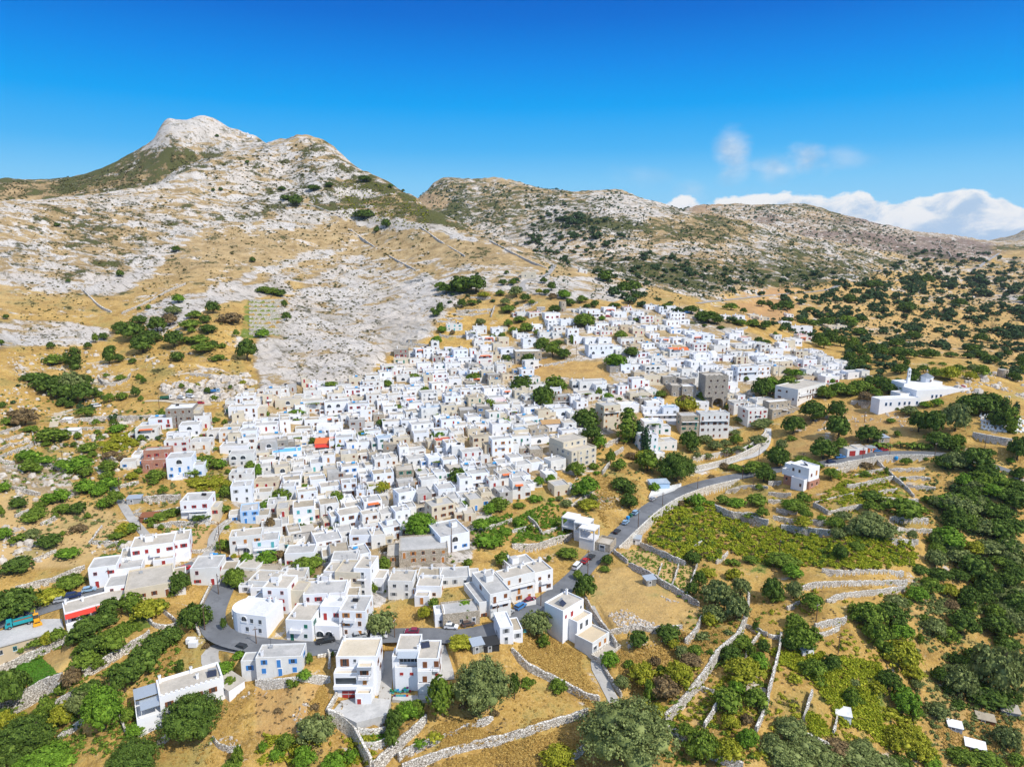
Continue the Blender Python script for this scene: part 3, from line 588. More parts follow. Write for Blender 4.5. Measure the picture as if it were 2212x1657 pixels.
wall(L('U3', 1140, 790, 1269, 800), 3.0, True, .7, 'stone wall under the plane trees of the square', .4, 'masonry')
# walls on the mountain
for n, pts in enumerate([L('C2', 60, 800, 200, 900, 330, 980, 480, 1060), L('C2', 510, 780, 650, 880, 800, 970), L('C2', 960, 870, 1150, 970, 1330, 1050), L('C2', 100, 1215, 280, 1190, 400, 1140, 530, 1125),
        L('C1', 1600, 590, 1750, 605, 1900, 620, 2050, 650, 2209, 720), L('C3', 1670, 860, 1665, 900, 1720, 940, 1740, 975), L('C2', 750, 615, 850, 640, 950, 675, 1090, 635), L('C1', 540, 1190, 640, 1290, 720, 1330),
        L('C1', 790, 1340, 950, 1270, 1100, 1190, 1200, 1150)]):
    wall(pts, 1.6, False, 1.2, ['dry stone wall slanting down the tan mountainside above the crag', 'middle dry stone wall slanting down the tan mountainside', 'dry stone wall slanting down to the white roadside cistern', 'stone edged track crossing the white crag',
        'old stone track below the second summit', 'crooked dark stone wall on the purple burnt slope', 'bent pale wall on the green saddle behind the ridge', 'stone wall at the foot of the bare hollow', 'pale stone wall along the rib over the grove'][n], .9)
for k in range(9):
    y = 1255+k*27
    wall(L('C1', 1612, y, 1720, y+2, 1840, y-2), 2.4, True, 1.0, 'pale stone step of the small green terraced vineyard on the mountain', .4, run=5)
# ------------------------------------------------------------------ what covers the ground where
VPX, VPY = to_px(GX, GY, ZW)
WPX = VPX+14*fbm(GX, GY, 55, 5, 201)*smooth(290, 520, R2)*(1+.3*smooth(500, 900, R2))+1.5*fbm(GX, GY, 9, 3, 203); WPY = VPY+9*fbm(GX, GY, 50, 5, 202)*smooth(290, 520, R2)+.8*fbm(GX, GY, 9, 3, 204)
def soft(poly, n=8, k=1.): return blur(inpoly(VPX, VPY, poly), n)*k
cov = np.zeros((NR, NA, 3)); ton = np.zeros((NR, NA, 3))
rg = R2
def paint(arr, ch, poly, v, n=8, rmin=0, rmax=1e9):
    m = inpoly(WPX, WPY, poly) & (rg > rmin) & (rg < rmax); m = blur(m, n); arr[:, :, ch] = arr[:, :, ch]*(1-m)+v*m
def both(poly, rock=None, shrub=None, green=None, purple=None, orange=None, pale=None, n=8, rmin=0, rmax=1e9):
    for arr, ch, v in ((cov, 0, rock), (cov, 1, shrub), (cov, 2, green), (ton, 0, purple), (ton, 1, orange), (ton, 2, pale)):
        if v is not None: paint(arr, ch, poly, v, n, rmin, rmax)
cov[:, :, 0] = .16+.10*fbm(GX, GY, 60, 3, 50); cov[:, :, 1] = .18+.12*fbm(GX, GY, 45, 3, 51)
m = rg > 700; cov[m, 0] = .40; cov[m, 1] = .45
# left mountain
both([(-200,190),(0,200),(80,197),(130,188),(216,154),(262,140),(304,134),(345,152),(383,180),(400,192),(345,182),(310,200),(290,205),(240,230),(200,240),(160,262),(125,300),(60,290),(0,278),(-200,280)], rock=.64, shrub=.38, n=16)
both([(20,225),(60,230),(110,225),(150,232),(130,262),(90,270),(40,255),(0,240),(-60,235)], rock=.50, shrub=.46, n=20)
both([(150,150),(185,110),(260,130),(262,150),(216,158),(180,165),(158,158)], rock=.74, shrub=.30, n=6, rmin=1250)
both([(92,172),(140,152),(170,150),(200,152),(222,160),(190,172),(124,192),(60,200),(0,203),(-200,203),(-200,170),(0,178)], rock=.34, shrub=.66, n=4, rmin=1200)
both([(-200,182),(0,184),(70,186),(60,203),(-200,206)], rock=.10, shrub=.5, orange=.3, n=8, rmin=1200)
both([(0,276),(60,288),(125,300),(165,262),(205,242),(250,226),(300,205),(341,215),(341,262),(290,268),(240,288),(180,302),(140,322),(80,322),(0,318),(-200,318)], rock=.26, shrub=.22, n=10)
both([(80,290),(125,285),(150,272),(165,262),(160,258),(130,272),(95,284)], rock=.9, shrub=.05, n=3)
both([(232,232),(262,222),(300,210),(345,214),(400,218),(345,222),(300,226),(250,240)], rock=.72, shrub=.15, n=4)
both([(130,318),(170,300),(230,278),(290,255),(341,240),(345,246),(290,264),(232,287),(180,308),(140,326)], rock=.72, shrub=.15, n=3)
both([(341,218),(400,222),(470,238),(500,250),(540,266),(470,275),(430,262),(341,258)], rock=.22, shrub=.36, n=8)
both([(310,192),(345,180),(385,182),(415,200),(440,212),(468,231),(440,230),(400,222),(345,216),(318,212)], rock=.30, shrub=.72, green=.3, n=5, rmax=1150)
both([(318,214),(345,216),(400,219),(440,227),(478,238),(500,248),(470,240),(430,232),(380,226),(341,223)], rock=.9, shrub=.1, n=2)
both([(315,196),(340,188),(380,190),(400,200),(380,196),(340,194),(318,202)], rock=.8, shrub=.2, n=2)
both(cragpoly, rock=.74, shrub=.26, n=26)
both([(341,262),(430,258),(500,262),(545,268),(555,285),(520,292),(470,292),(420,275),(341,272)], rock=.50, shrub=.30, n=8)
both([(300,355),(330,335),(400,330),(430,335),(400,352),(372,362),(368,388),(300,392),(285,398),(262,395),(270,375)], rock=.70, shrub=.16, n=10)
both([(0,322),(95,325),(110,338),(95,348),(0,350),(-200,350),(-200,322)], rock=.66, shrub=.2, n=9)
both([(0,270),(40,275),(75,287),(60,292),(0,280),(-200,280),(-200,268)], rock=.8, shrub=.1, n=3)
both([(145,322),(215,292),(285,272),(300,285),(255,300),(215,304),(160,335),(142,335)], rock=.90, shrub=.15, n=4)
both([(110,350),(150,345),(250,310),(262,330),(255,395),(200,395),(100,400),(0,395),(0,350)], rock=.26, shrub=.22, n=8)
both([(160,385),(245,380),(250,402),(165,402)], rock=.55, shrub=.1, n=6)
both(L('A1', 0,760, 560,830, 700,1060, 520,1080, 100,1000, 0,960), rock=.52, pale=.8, shrub=.05, n=5)
both(L('A1', 0,1000, 300,1050, 1000,1180, 1040,1460, 700,1657, -200,1657), rock=.12, pale=.85, shrub=.08, n=8)
both(L('A1', 0,1420, 500,1480, 700,1657, 0,1700), rock=.0, pale=1., shrub=.0, n=6)
both(L('C1', 1600,1240, 1850,1240, 1860,1480, 1610,1500), rock=.12, shrub=.2, green=.55, n=5)
# middle hills
both([(415,192),(442,178),(490,178),(520,180),(575,188),(640,190),(660,205),(700,215),(690,240),(640,245),(600,232),(560,225),(520,235),(480,225),(440,215)], rock=.56, shrub=.62, n=8, rmin=1150)
both([(590,186),(640,192),(680,215),(640,222),(590,210)], rock=.62, shrub=.45, n=8, rmin=1150)
both([(415,196),(452,197),(455,204),(430,207),(418,204)], rock=.05, shrub=.1, orange=1., n=3, rmin=1150)
both([(480,225),(520,235),(560,225),(600,232),(640,245),(640,300),(560,285),(520,262),(495,245)], rock=.52, shrub=.44, orange=.25, n=8, rmin=700)
both([(530,205),(560,208),(575,222),(548,220)], rock=.75, shrub=.05, orange=.5, n=3, rmin=1150)
both([(530,272),(600,274),(650,285),(640,303),(560,302),(525,290)], rock=.68, shrub=.2, n=6)
both([(640,232),(700,235),(780,268),(880,285),(860,300),(780,290),(700,290),(640,270)], rock=.44, shrub=.60, orange=.25, n=8)
# right mountain
both([(640,185),(700,198),(760,195),(805,198),(880,218),(830,232),(780,230),(740,218),(690,222)], rock=.46, shrub=.42, purple=.4, n=6, rmin=1700)
both([(738,214),(770,212),(820,218),(860,216),(900,222),(1000,243),(990,262),(940,266),(900,262),(860,250),(820,244),(790,234),(760,226)], rock=.36, shrub=.34, purple=.9, n=6, rmin=1900)
both([(700,215),(785,232),(830,242),(905,284),(860,286),(780,275),(720,245)], rock=.56, shrub=.5, n=6, rmax=1900)
both([(640,222),(700,210),(760,228),(720,245),(640,240)], rock=.20, shrub=.62, n=8)
both([(682,200),(722,205),(712,215),(690,212)], rock=.2, shrub=.1, orange=.9, n=4, rmin=1900)
both(L('C3', 920,1090, 1180,1100, 1400,1125, 1180,1130, 980,1130), rock=.8, orange=.5, n=3)
# valley on the right
both([(720,288),(800,285),(900,275),(1100,262),(1100,352),(1000,365),(900,345),(820,322),(740,318)], rock=.20, shrub=.24, pale=.35, orange=.15, n=10)
both([(745,300),(790,296),(800,318),(750,322)], rock=.1, shrub=.1, orange=.8, pale=0, n=4)
both([(822,292),(860,290),(870,306),(835,310)], rock=.05, shrub=.0, pale=1., n=3)
both([(740,290),(770,283),(800,288),(770,296)], rock=.2, shrub=.0, pale=.3, orange=.9, n=3)
both([(980,270),(1040,262),(1100,262),(1100,350),(1010,300)], rock=.38, shrub=.35, pale=.2, n=8)
# near slopes, lawns and plots
both(L('A4', 300,330, 800,250, 1250,330, 1250,560, 700,640, 200,780, 100,700), rock=.18, orange=.35, shrub=.05, n=6)
both(L('B1', 100,830, 330,730, 480,890, 260,990, 100,920), green=1.3, rock=0, shrub=0, n=2)
both(L('B1', 780,560, 1180,420, 1260,500, 1000,560, 820,600), green=1.1, rock=0, shrub=0, n=3)
both(L('B2', 860,1395, 1075,1370, 1075,1420, 900,1460), green=1.6, rock=0, shrub=0, n=1)
both(L('B1', 330,730, 580,650, 640,820, 480,880), pale=.4, shrub=.1, rock=0, n=2)
both(L('A1', 1400,1330, 1820,1310, 1800,1500, 1600,1510, 1390,1420), pale=.8, orange=.4, shrub=0, rock=0, n=2)
both(L('B3', 700,20, 960,10, 1540,330, 1540,440, 1400,500, 1000,510, 860,570, 640,300), rock=.10, shrub=.04, pale=.45, n=3)
both(L('A3', 900,1540, 1120,1490, 1300,1570, 1657,1657)+L('B3', 1540,0, 1440,240, 960,0), pale=.7, shrub=.1, rock=.0, green=.25, n=2)
both(L('A3', 1150,1250, 1500,1050, 1750,1150, 2209,1300)+L('A4', 550,1400, 1250,1450, 1300,1650)+L('B4', 600,70, 430,40, 0,100)+L('A3', 1800,1640, 1450,1600, 1150,1450), green=.42, shrub=.3, rock=.05, n=5)
both(L('A4', 600,820, 1000,850, 1250,1060, 900,1130, 500,1100), green=.40, rock=.05, n=5)
both(L('A3', 0,1200, 350,1130, 520,1400, 0,1490), green=.5, rock=.1, n=4)
both(L('B3', 1530,1030, 1680,1060, 1560,1340, 1380,1240), pale=.6, rock=0, shrub=0, n=2)
both(L('B4', 0,650, 450,700, 900,800, 1250,1250, 1400,1600, 600,1500, 250,1400, 0,1250), green=.38, rock=.02, shrub=.3, n=6)
both(L('B4', 1150,250, 1500,400, 1100,450), pale=.3, rock=.1, n=4)
both(L('B4', 1200,1100, 2104,1100, 2104,1657, 1450,1500), orange=.35, rock=.1, shrub=.12, n=6)
both(L('B2', 0,1000, 600,960, 620,1230, 340,1400, 0,1400), orange=.45, rock=.03, shrub=.10, n=5)
both(L('B2', 1400,1300, 2104,1100)+L('B3', 480,1050, 600,1250, 0,1657)+L('B2', 1000,1657), shrub=.20, green=.22, rock=.06, n=6)
both([(232,402),(290,388),(382,378),(418,345),(500,350),(560,310),(690,308),(790,342),(862,376),(800,392),(640,390),(640,425),(600,440),(500,500),(470,560),(400,600),(270,630),(240,560),(226,430)], rock=.46, pale=.35, n=6)
both(L('U2', 60,820, 420,790, 900,820, 1000,1100, 700,1040, 300,1040, 0,1100)+L('U1', 1780,960), rock=.12, pale=.1, orange=.25, shrub=.1, n=3)
f_ = smooth(450, 900, R2); cov[:, :, 0] += f_*.34*fbm(SXX*.7, SYY, 190, 4, 301)*(cov[:, :, 0] > .15); cov[:, :, 1] += f_*.38*fbm(GX, GY, 150, 4, 302)
cov = np.clip(cov, 0, 1); ton = np.clip(ton, 0, 1)
# settle hollow spots: faint crumble of the near soil
ZF = ZW + (1-ROADM)*(1-far)*.10*fbm(GX, GY, 2.2, 2, 91)
idx = np.arange(NR*NA).reshape(NR, NA)
quads = np.stack([idx[:-1, :-1], idx[:-1, 1:], idx[1:, 1:], idx[1:, :-1]], -1).reshape(-1, 4)
V = np.stack([GX, GY, ZF], -1).reshape(-1, 3)
gm = np_mesh('terrain', V, quads[:, ::-1], 'ground', smoothf=True)
for nm, arr in (('cover', cov), ('tone', ton)):
    a = gm.color_attributes.new(nm, 'FLOAT_COLOR', 'POINT'); d = np.ones((NR*NA, 4), np.float32); d[:, :3] = arr.reshape(-1, 3); a.data.foreach_set('color', d.ravel())
if gm.polygons[0].normal.z < 0: gm.flip_normals()
obj('terrain', gm, kind='structure', label='golden dry hillsides, rocky mountains and farmed valley ground')
def ribbon(name, line, width, mat, label, lift=.06, edge=0):
    V = []; Q = []; n = 6
    for i, p in enumerate(line):
        t = (line[min(i+1, len(line)-1)]-line[max(i-1, 0)]); t.z = 0; t.normalize(); s = Vector((t.y, -t.x, 0))
        for k in range(n+1): V.append(p+s*width*(k/n-.5)+Vector((0, 0, lift+.03*(1-abs(k/n-.5)*2))))
    for i in range(len(line)-1):
        for k in range(n): a = i*(n+1)+k; Q.append((a, a+1, a+n+2, a+n+1))
    me = np_mesh(name, [tuple(v) for v in V], Q, mat, smoothf=True)
    if me.polygons[0].normal.z < 0: me.flip_normals()
    return obj(name, me, kind='structure', label=label)
ribbon('main_road', main_line, 7.2, 'asphalt', 'grey asphalt road curving below the village')
for nm, ln, w, m, lb in (('alley', lane1, 3.4, 'concrete_lane', 'grey concrete lane climbing behind the bins'), ('lane', lane2, 3.0, 'concrete_lane', 'concrete lane descending past the lone white house'), ('dirt_track', lane3, 3.8, 'dirt_track', 'pale dirt track above the left terraces'),
    ('dirt_track', lane4, 3.6, 'dirt_track', 'dirt track with parked vehicles above the stone house'), ('driveway', lane5, 4.4, 'concrete_lane', 'concrete driveway of the low white house'), ('lane', lane6, 3.0, 'concrete_lane', 'steep concrete lane beside the white cube house'), ('driveway', drive1, 3.2, 'concrete_lane', 'narrow concrete ramp between the two tall villas'), ('driveway', drive2, 3.4, 'concrete_lane', 'concrete ramp right of the villa with solar panels'), ('alley', lane7, 3.2, 'asphalt', 'dark narrow alley inside the village'), ('stepped_path', lane8, 3.4, 'pavement_slab', 'stone stepped path along the curved walls'),
    ('far_road', far_road, 7, 'road_far', 'pale road behind the upper town'), ('hill_road', hill_road, 5, 'road_far', 'pale road climbing the hill shoulder'), ('valley_road', far_road2, 6.5, 'road_far', 'winding road across the far valley')):
    ribbon(nm, ln, w, m, lb)
# ------------------------------------------------------------------ walls
from collections import Counter
def build_wall(wd):
    q = wd['q']; w = wd['w']; h = wd['h']; o = q[0].copy(); V = []; Q = []; rnd = random.Random(len(WALLS)+int(o.x*10))
    rough = wd['mat'] == 'drystone'
    n = len(q)
    if n < 2: return
    for i, p in enumerate(q):
        t = q[min(i+1, n-1)]-q[max(i-1, 0)]; t.z = 0
        if t.length < 1e-6: t = Vector((1, 0, 0))
        t.normalize(); s = Vector((t.y, -t.x, 0)); top = p.z+(h*.5 if wd['step'] else (0 if wd.get('road') else h-wd['up']))+wd['up']*(1 if rough or wd['mat'] != 'x' else 1)
        if wd.get('road'): top = p.z+wd['up']
        bot = p.z-h*(.5 if wd['step'] else 1)-1.6
        j = lambda a: rnd.uniform(-a, a) if rough else rnd.uniform(-a, a)*.25
        zt = top+j(.22); e = w/2
        for a, z in ((-e-.1+j(.1), bot), (-e+j(.12), (bot+top)/2+.5), (-e+.06+j(.1), zt-.12), (-e*.5, zt+j(.1)), (e*.5, zt+j(.1)), (e-.06+j(.1), zt-.12), (e+j(.12), (bot+top)/2+.5), (e+.1+j(.1), bot)):
            V.append(p+s*a+Vector((0, 0, z-p.z))-o)
    for i in range(n-1):
        for k in range(7): a = i*8+k; Q.append([a, a+8, a+9, a+1])
    F2 = Q+[[k for k in range(8)], [(n-1)*8+7-k for k in range(8)]]
    me = mesh_from(wd['name'], V, F2, wd['mat'] if wd['mat'] != 'plaster' else 'whitewash')
    c = obj(wd['name'], me, loc=o, label=wd['label'], category='wall')
    if 'pale stone step' in wd['label']: c['group'] = 'terrace steps of the mountain vineyard'
for wd in WALLS: build_wall(wd)
# ------------------------------------------------------------------ trees
def crown_mesh(name, seed, mat, lobes=9, leaves=2200, size=.085, flat_=.8, col=False, loose=.0, spread=.62, core=.66, cards=1.45):
    """unit crown: radius about 1, standing on z=0..2*flat_; clumps of leaf-sized faces over many lobes"""
    r = np.random.default_rng(seed); C = []
    for k in range(lobes):
        if col:
            z = (k+.5)/lobes; C.append((r.normal(0, .06), r.normal(0, .06), z*3.4, .26+.30*math.sin(math.pi*min(1, .12+z*.95))))
        else:
            g = k*2.399+r.uniform(-.4, .4); u = (k+.5)/lobes; rad = spread*math.sqrt(u)*r.uniform(.8, 1.1)
            z = flat_*(.86+.55*(1-u)*r.uniform(.6, 1.1)-.30*u); C.append((rad*math.cos(g), rad*math.sin(g), z, r.uniform(.34, .52)))
    C = np.array(C); V = []; Q = []; 
    per = C[:, 3]**2; per = (per/per.sum()*leaves).astype(int)
    Vs = []
    for (x, y, z, rr), n in zip(C, per):
        d = r.normal(size=(n, 3)); d /= np.linalg.norm(d, axis=1)[:, None]; d[:, 2] = np.where(d[:, 2] < -.55, -d[:, 2], d[:, 2])
        # leaves gather in clumps
        cl = r.normal(size=(max(6, n//26), 3)); cl /= np.linalg.norm(cl, axis=1)[:, None]
        near = np.argmax(d@cl.T, 1); d = d*.62+cl[near]*.55; d /= np.linalg.norm(d, axis=1)[:, None]
        bump = 1+.13*np.sin(near*1.7)+r.normal(0, .05+loose*.15, n)
        sc = np.array([rr, rr, rr*(1.55 if col else flat_*1.05)]); c = np.array([x, y, z])+d*sc*bump[:, None]
        nn = d+r.normal(0, .62, (n, 3)); nn /= np.linalg.norm(nn, axis=1)[:, None]
        t = np.cross(nn, r.normal(size=(n, 3))); t /= np.linalg.norm(t, axis=1)[:, None]; b = np.cross(nn, t)
        s = (size*r.uniform(.6, 1.35, n)*cards)[:, None]
        q = np.stack([c-t*s*.62, c-b*s*.42, c+t*s*.62, c+b*s*.42+nn*s*.15], 1); Vs.append(q)
    Vl = np.concatenate(Vs).reshape(-1, 3); keep = Vl[:, 2].reshape(-1, 4).min(1) > .02
    Vl = Vl.reshape(-1, 4, 3)[keep].reshape(-1, 3); n = len(Vl)//4; Ql = np.arange(n*4).reshape(n, 4)
    # inner mass of twigs and leaves that closes the crown
    cv_ = []; cq = []; off = len(Vl); ns, nr = 8, 5
    for x, y, z, rr in C:
        o = off+len(cv_); k = core*r.uniform(.9, 1.0)
        for i in range(nr+1):
            ph = math.pi*i/nr
            for j in range(ns):
                a = 2*math.pi*j/ns; q = rr*k*r.uniform(.88, 1.08)
                cv_.append((x+q*math.sin(ph)*math.cos(a), y+q*math.sin(ph)*math.sin(a), max(.04, z+q*math.cos(ph)*(1.5 if col else flat_))))
        for i in range(nr):
            for j in range(ns): cq.append((o+i*ns+j, o+(i+1)*ns+j, o+(i+1)*ns+(j+1) % ns, o+i*ns+(j+1) % ns))
    Vn = np.concatenate([Vl, np.array(cv_)]); Qn = np.concatenate([Ql, np.array(cq)])
    return np_mesh(name, Vn, Qn, mat)
def trunk_mesh(seed, h=1., r0=.09):
    rnd = random.Random(seed); V = []; Fc = []
    def limb(p, q, a, b, n=6):
        d = (q-p).normalized(); s = d.orthogonal().normalized(); t = d.cross(s); o = len(V); m = p.lerp(q, .5)+s*rnd.uniform(-.05, .05)
        for c, rr in ((p, a), (m, (a+b)/2), (q, b)):
            for k in range(n): g = 2*math.pi*k/n; V.append(c+(s*math.cos(g)+t*math.sin(g))*rr)
        for i in range(2):
            for k in range(n): Fc.append([o+i*n+k, o+i*n+(k+1) % n, o+(i+1)*n+(k+1) % n, o+(i+1)*n+k])
    top = Vector((rnd.uniform(-.08, .08), rnd.uniform(-.08, .08), h*.45)); limb(Vector((0, 0, -.35)), top, r0*1.25, r0*.75)
    for k in range(5):
        g = k*1.26+rnd.uniform(-.3, .3); limb(top, Vector((.5*math.cos(g), .5*math.sin(g), h*rnd.uniform(.75, 1.05))), r0*.6, r0*.2, 5)
    return mesh_from('trunk', V, Fc, 'bark')
TR = {}
def variants(key, mats, n, **kw):
    for ml in mats:
        TR[key, ml] = [crown_mesh('crown', hash_(key+ml)+i, ml, **kw) for i in range(n)]
def hash_(s): return sum(ord(c)*(i+7) for i, c in enumerate(s)) % 9973
TRUNKS = [trunk_mesh(i) for i in range(4)]
ALL = ['leaf_dark', 'leaf_mid', 'leaf_bright', 'leaf_yellow', 'leaf_olive', 'leaf_brown']
variants('r', ALL, 2, lobes=13, leaves=3400, size=.072, flat_=.86, spread=.60)
variants('s', ALL, 2, lobes=17, leaves=3400, size=.070, flat_=.62, spread=.74, loose=.35)
variants('u', ALL, 2, lobes=8, leaves=1300, size=.10, flat_=.50, spread=.70, loose=.3)
variants('c', ['leaf_cypress', 'leaf_mid', 'leaf_dark'], 1, lobes=9, leaves=2600, size=.075, col=True)
variants('f', ['leaf_far'], 4, lobes=5, leaves=300, size=.20, flat_=.66, spread=.55)
TR['h', 'leaf_dark'] = [crown_mesh('crown', 5, 'leaf_dark', lobes=30, leaves=16000, size=.034, flat_=.82, spread=.74, loose=.25, core=.66)]
TR['h', 'leaf_olive'] = [crown_mesh('crown', 6, 'leaf_olive', lobes=26, leaves=12000, size=.036, flat_=.8, spread=.74, loose=.25, core=.66)]
TR['h', 'leaf_bright'] = [crown_mesh('crown', 8, 'leaf_bright', lobes=20, leaves=9000, size=.042, flat_=.88, spread=.66, loose=.2)]
CK = {'o': 'leaf_dark', 'm': 'leaf_mid', 'b': 'leaf_bright', 'y': 'leaf_yellow', 'l': 'leaf_olive', 'n': 'leaf_brown', 'c': 'leaf_cypress', 'f': 'leaf_far'}
CW = {'o': 'dark green', 'm': 'mid green', 'b': 'bright green', 'y': 'yellow green', 'l': 'grey green', 'n': 'brownish', 'c': 'very dark green', 'f': 'dark green'}
THINGS = []   # every generic thing gets a label of its own at the end: dict(o, px, py, words, group)
def note(o, px, py, words, group, label=None): THINGS.append(dict(o=o, px=px, py=py, words=words, group=group, label=label))
NPL = [0]
def tree(cx, cy, w, h, kind='ro', label=None, group=None, far_=False):
    sh, co = kind[0], kind[1]; cx, cy, w, h = map(float, (cx, cy, w, h))
    az, te, _ = bearing(cx, cy+h*.3)
    dl = -math.atan(te)
    p, dep = hit(cx, cy+h*.3)
    W = w*dep/F; Ha = h*dep/F
    inner = Ha*Ha-(W*math.sin(dl))**2
    H = math.sqrt(max(inner, 0))/math.cos(dl)
    H = max(H, W*.45) if sh != 'c' else max(H, W*1.8)
    up = .5*H*math.cos(dl)*F/dep
    p, dep = hit(cx, min(cy+up, 800)); NPL[0] += 1
    W = w*dep/F
    key = (sh, CK[co]); 
    if key not in TR: key = ('s' if sh != 'c' else 'c', CK[co] if sh != 'c' else 'leaf_cypress')
    ms = TR[key]; me = ms[NPL[0] % len(ms)]; R = W/2/(.92 if sh != 'c' else .56); zr = {'r': 1.75, 's': 1.32, 'u': 1.05, 'c': 3.75, 'f': 1.4, 'h': 1.7}[key[0]]
    rot = NPL[0]*2.4
    lift = 0 if sh in 'uc' else H*.05
    sz = (H-lift)/zr
    small = sh == 'u' or far_
    big = H > 9 or W > 11
    name = 'bush' if sh == 'u' else 'cypress_tree' if sh == 'c' else {'l': 'olive_tree', 'o': 'oak_tree', 'f': 'oak_tree'}.get(co, 'fruit_tree')
    if sh == 'h': name = 'oak_tree'
    if small:
        o = obj(name, me, loc=p-Vector((0, 0, .1)), category='bush' if sh == 'u' else 'tree'); o.scale = (R, R, sz); o.rotation_euler.z = rot
    else:
        o = obj(name, None, loc=p, category='tree'); o.rotation_euler.z = rot
        c = obj('crown', me, o, (0, 0, lift)); c.scale = (R, R, sz)
        t = obj('trunk', TRUNKS[NPL[0] % 4], o, (0, 0, 0)); t.scale = (R*.8, R*.8, H*.75)
    shape = {'r': 'rounded', 's': 'spreading', 'u': 'low', 'c': 'tall narrow', 'f': 'round', 'h': 'huge spreading'}[sh]
    if sh in 'rs' and H > 1.15*W: shape = 'tall'
    siz = 'large ' if W > 10 and sh != 'h' else 'small ' if W < 4 and sh != 'u' else ''
    note(o, cx, cy, '%s%s %s %s' % (siz, shape, CW[co], {'bush': 'bush', 'cypress_tree': 'cypress'}.get(name, 'tree')), group or ('bushes on the slopes' if sh == 'u' else 'trees among the fields and houses'), label)
    return o
def trees(s, txt, kd=None):
    k = K(s)
    for it in txt.strip().split('|'):
        a = it.split(); x, y = P(s, float(a[0]), float(a[1])); e = 1.25 if s in ('A2', 'U1', 'U2') else 1.06; tree(x, y, float(a[2])*k*e, float(a[3])*k*e, a[4])
# hero trees
x, y = P('B3', 940, 1370); tree(x, y, 690*.12168, 600*.12168, 'hl', 'giant dark oak with dense crown at the bottom edge of the photo')
x, y = P('B1', 1590, 1230); tree(x, y, 430*.12168, 420*.12168, 'ho', 'big round dense tree in front of the low white house with pale canopies')
x, y = P('B2', 1860, 970); tree(x, y, 450*.12168, 460*.12168, 'hl', 'big grey green tree right of the white villa with solar panels')
x, y = P('A2', 1420, 1300); tree(x, y, 290*.11589, 240*.11589, 'hb', 'big bright green round tree standing alone amid the white houses')
x, y = P('B1', 860, 1170); tree(x, y, 330*.12168, 400*.12168, 'hb', 'largest rounded bright tree at the low end of the dark tree row')
x, y = P('B1', 1110, 1560); tree(x, y, 370*.12168, 300*.12168, 'ho', 'dense dark tree cut by the bottom edge below the small front garden')
x, y = P('B1', 220, 1400); tree(x, y, 480*.12168, 400*.12168, 'ho', 'wide dark tree mass in the bottom left corner')
x, y = P('B1', 400, 1610); tree(x, y, 460*.12168, 240*.12168, 'hb', 'rounded green tree at the bottom edge near the left corner')
x, y = P('A3', 1415, 790); tree(x, y, 290*.11589, 290*.11589, 'ho', 'tall broad tree beside the white kiosk and the road')
trees('B1', """1030 900 240 270 ro|1180 760 280 230 ro|1290 640 220 200 ro|1390 570 200 170 ro|740 1000 200 140 so|660 1120 170 190 sl|1450 560 120 120 so
|400 1170 140 230 rm|530 1200 170 180 sy|100 970 240 330 so|590 910 140 160 sn|710 760 220 170 rm|930 620 190 180 rm|770 630 180 160 so|600 600 110 130 ro|720 500 230 190 ro|910 330 170 170 ro|1080 300 200 180 rm|1230 340 220 170 sy|860 430 200 130 so|1320 320 130 110 rm
|1600 400 220 240 so|1480 130 170 200 ro|130 280 320 260 so|60 320 200 200 ro|420 230 220 120 sy|580 120 200 120 sm|290 620 140 100 rm|400 590 90 130 sy|480 560 130 130 rm|180 670 80 100 rm|1060 1220 130 110 sm|1120 1340 150 130 rb|1210 1270 90 60 uo|1200 1130 50 50 rb|1490 820 60 120 ro
|480 1600 200 100 so|40 1300 180 240 sy|140 1290 200 140 sy|1840 840 150 130 sb|1890 960 130 110 um|1960 730 100 70 ub|1840 470 50 110 ro|60 750 80 60 un|1700 650 60 50 un|930 850 130 90 um|1410 220 60 60 um|500 1010 100 100 um|1880 110 60 120 ro|820 790 100 120 rm|640 700 90 90 um|1950 130 120 110 rm
|1930 80 160 150 sm|1960 1540 90 160 um|1920 1620 140 80 sm|240 1450 420 250 ro|20 1220 160 130 ro""")
trees('B2', """1530 1070 240 330 rm|1240 1190 180 160 sb|1330 1170 120 140 rm|1140 1270 140 200 ro|1120 1390 130 190 ro|1060 1280 80 80 un|1450 1030 90 80 un|490 1330 270 230 sl|1020 460 240 200 sl|1390 380 110 110 ry|1460 300 80 90 sm|440 760 60 100 rm|405 890 110 90 rb|280 960 70 80 um|330 960 50 60 um
|410 1570 170 200 sb|250 1440 130 120 sm|170 1540 120 90 ub|640 1610 220 100 ub|780 1560 120 120 ub|1690 620 190 90 sy|1800 1170 110 110 rl|1720 1130 100 80 un|290 110 90 90 sl|960 170 70 110 um|440 40 80 80 ub|1040 20 100 50 rm|630 720 30 50 um|1740 400 70 90 sm|1640 420 60 60 um|1480 1390 120 60 uy|1350 1450 110 80 ub|1940 840 60 80 um|480 1150 80 50 un|60 1480 80 90 ub|180 1180 60 40 un|1960 1200 70 60 un|1710 300 100 40 ub|80 30 60 60 um|500 90 60 50 um""")
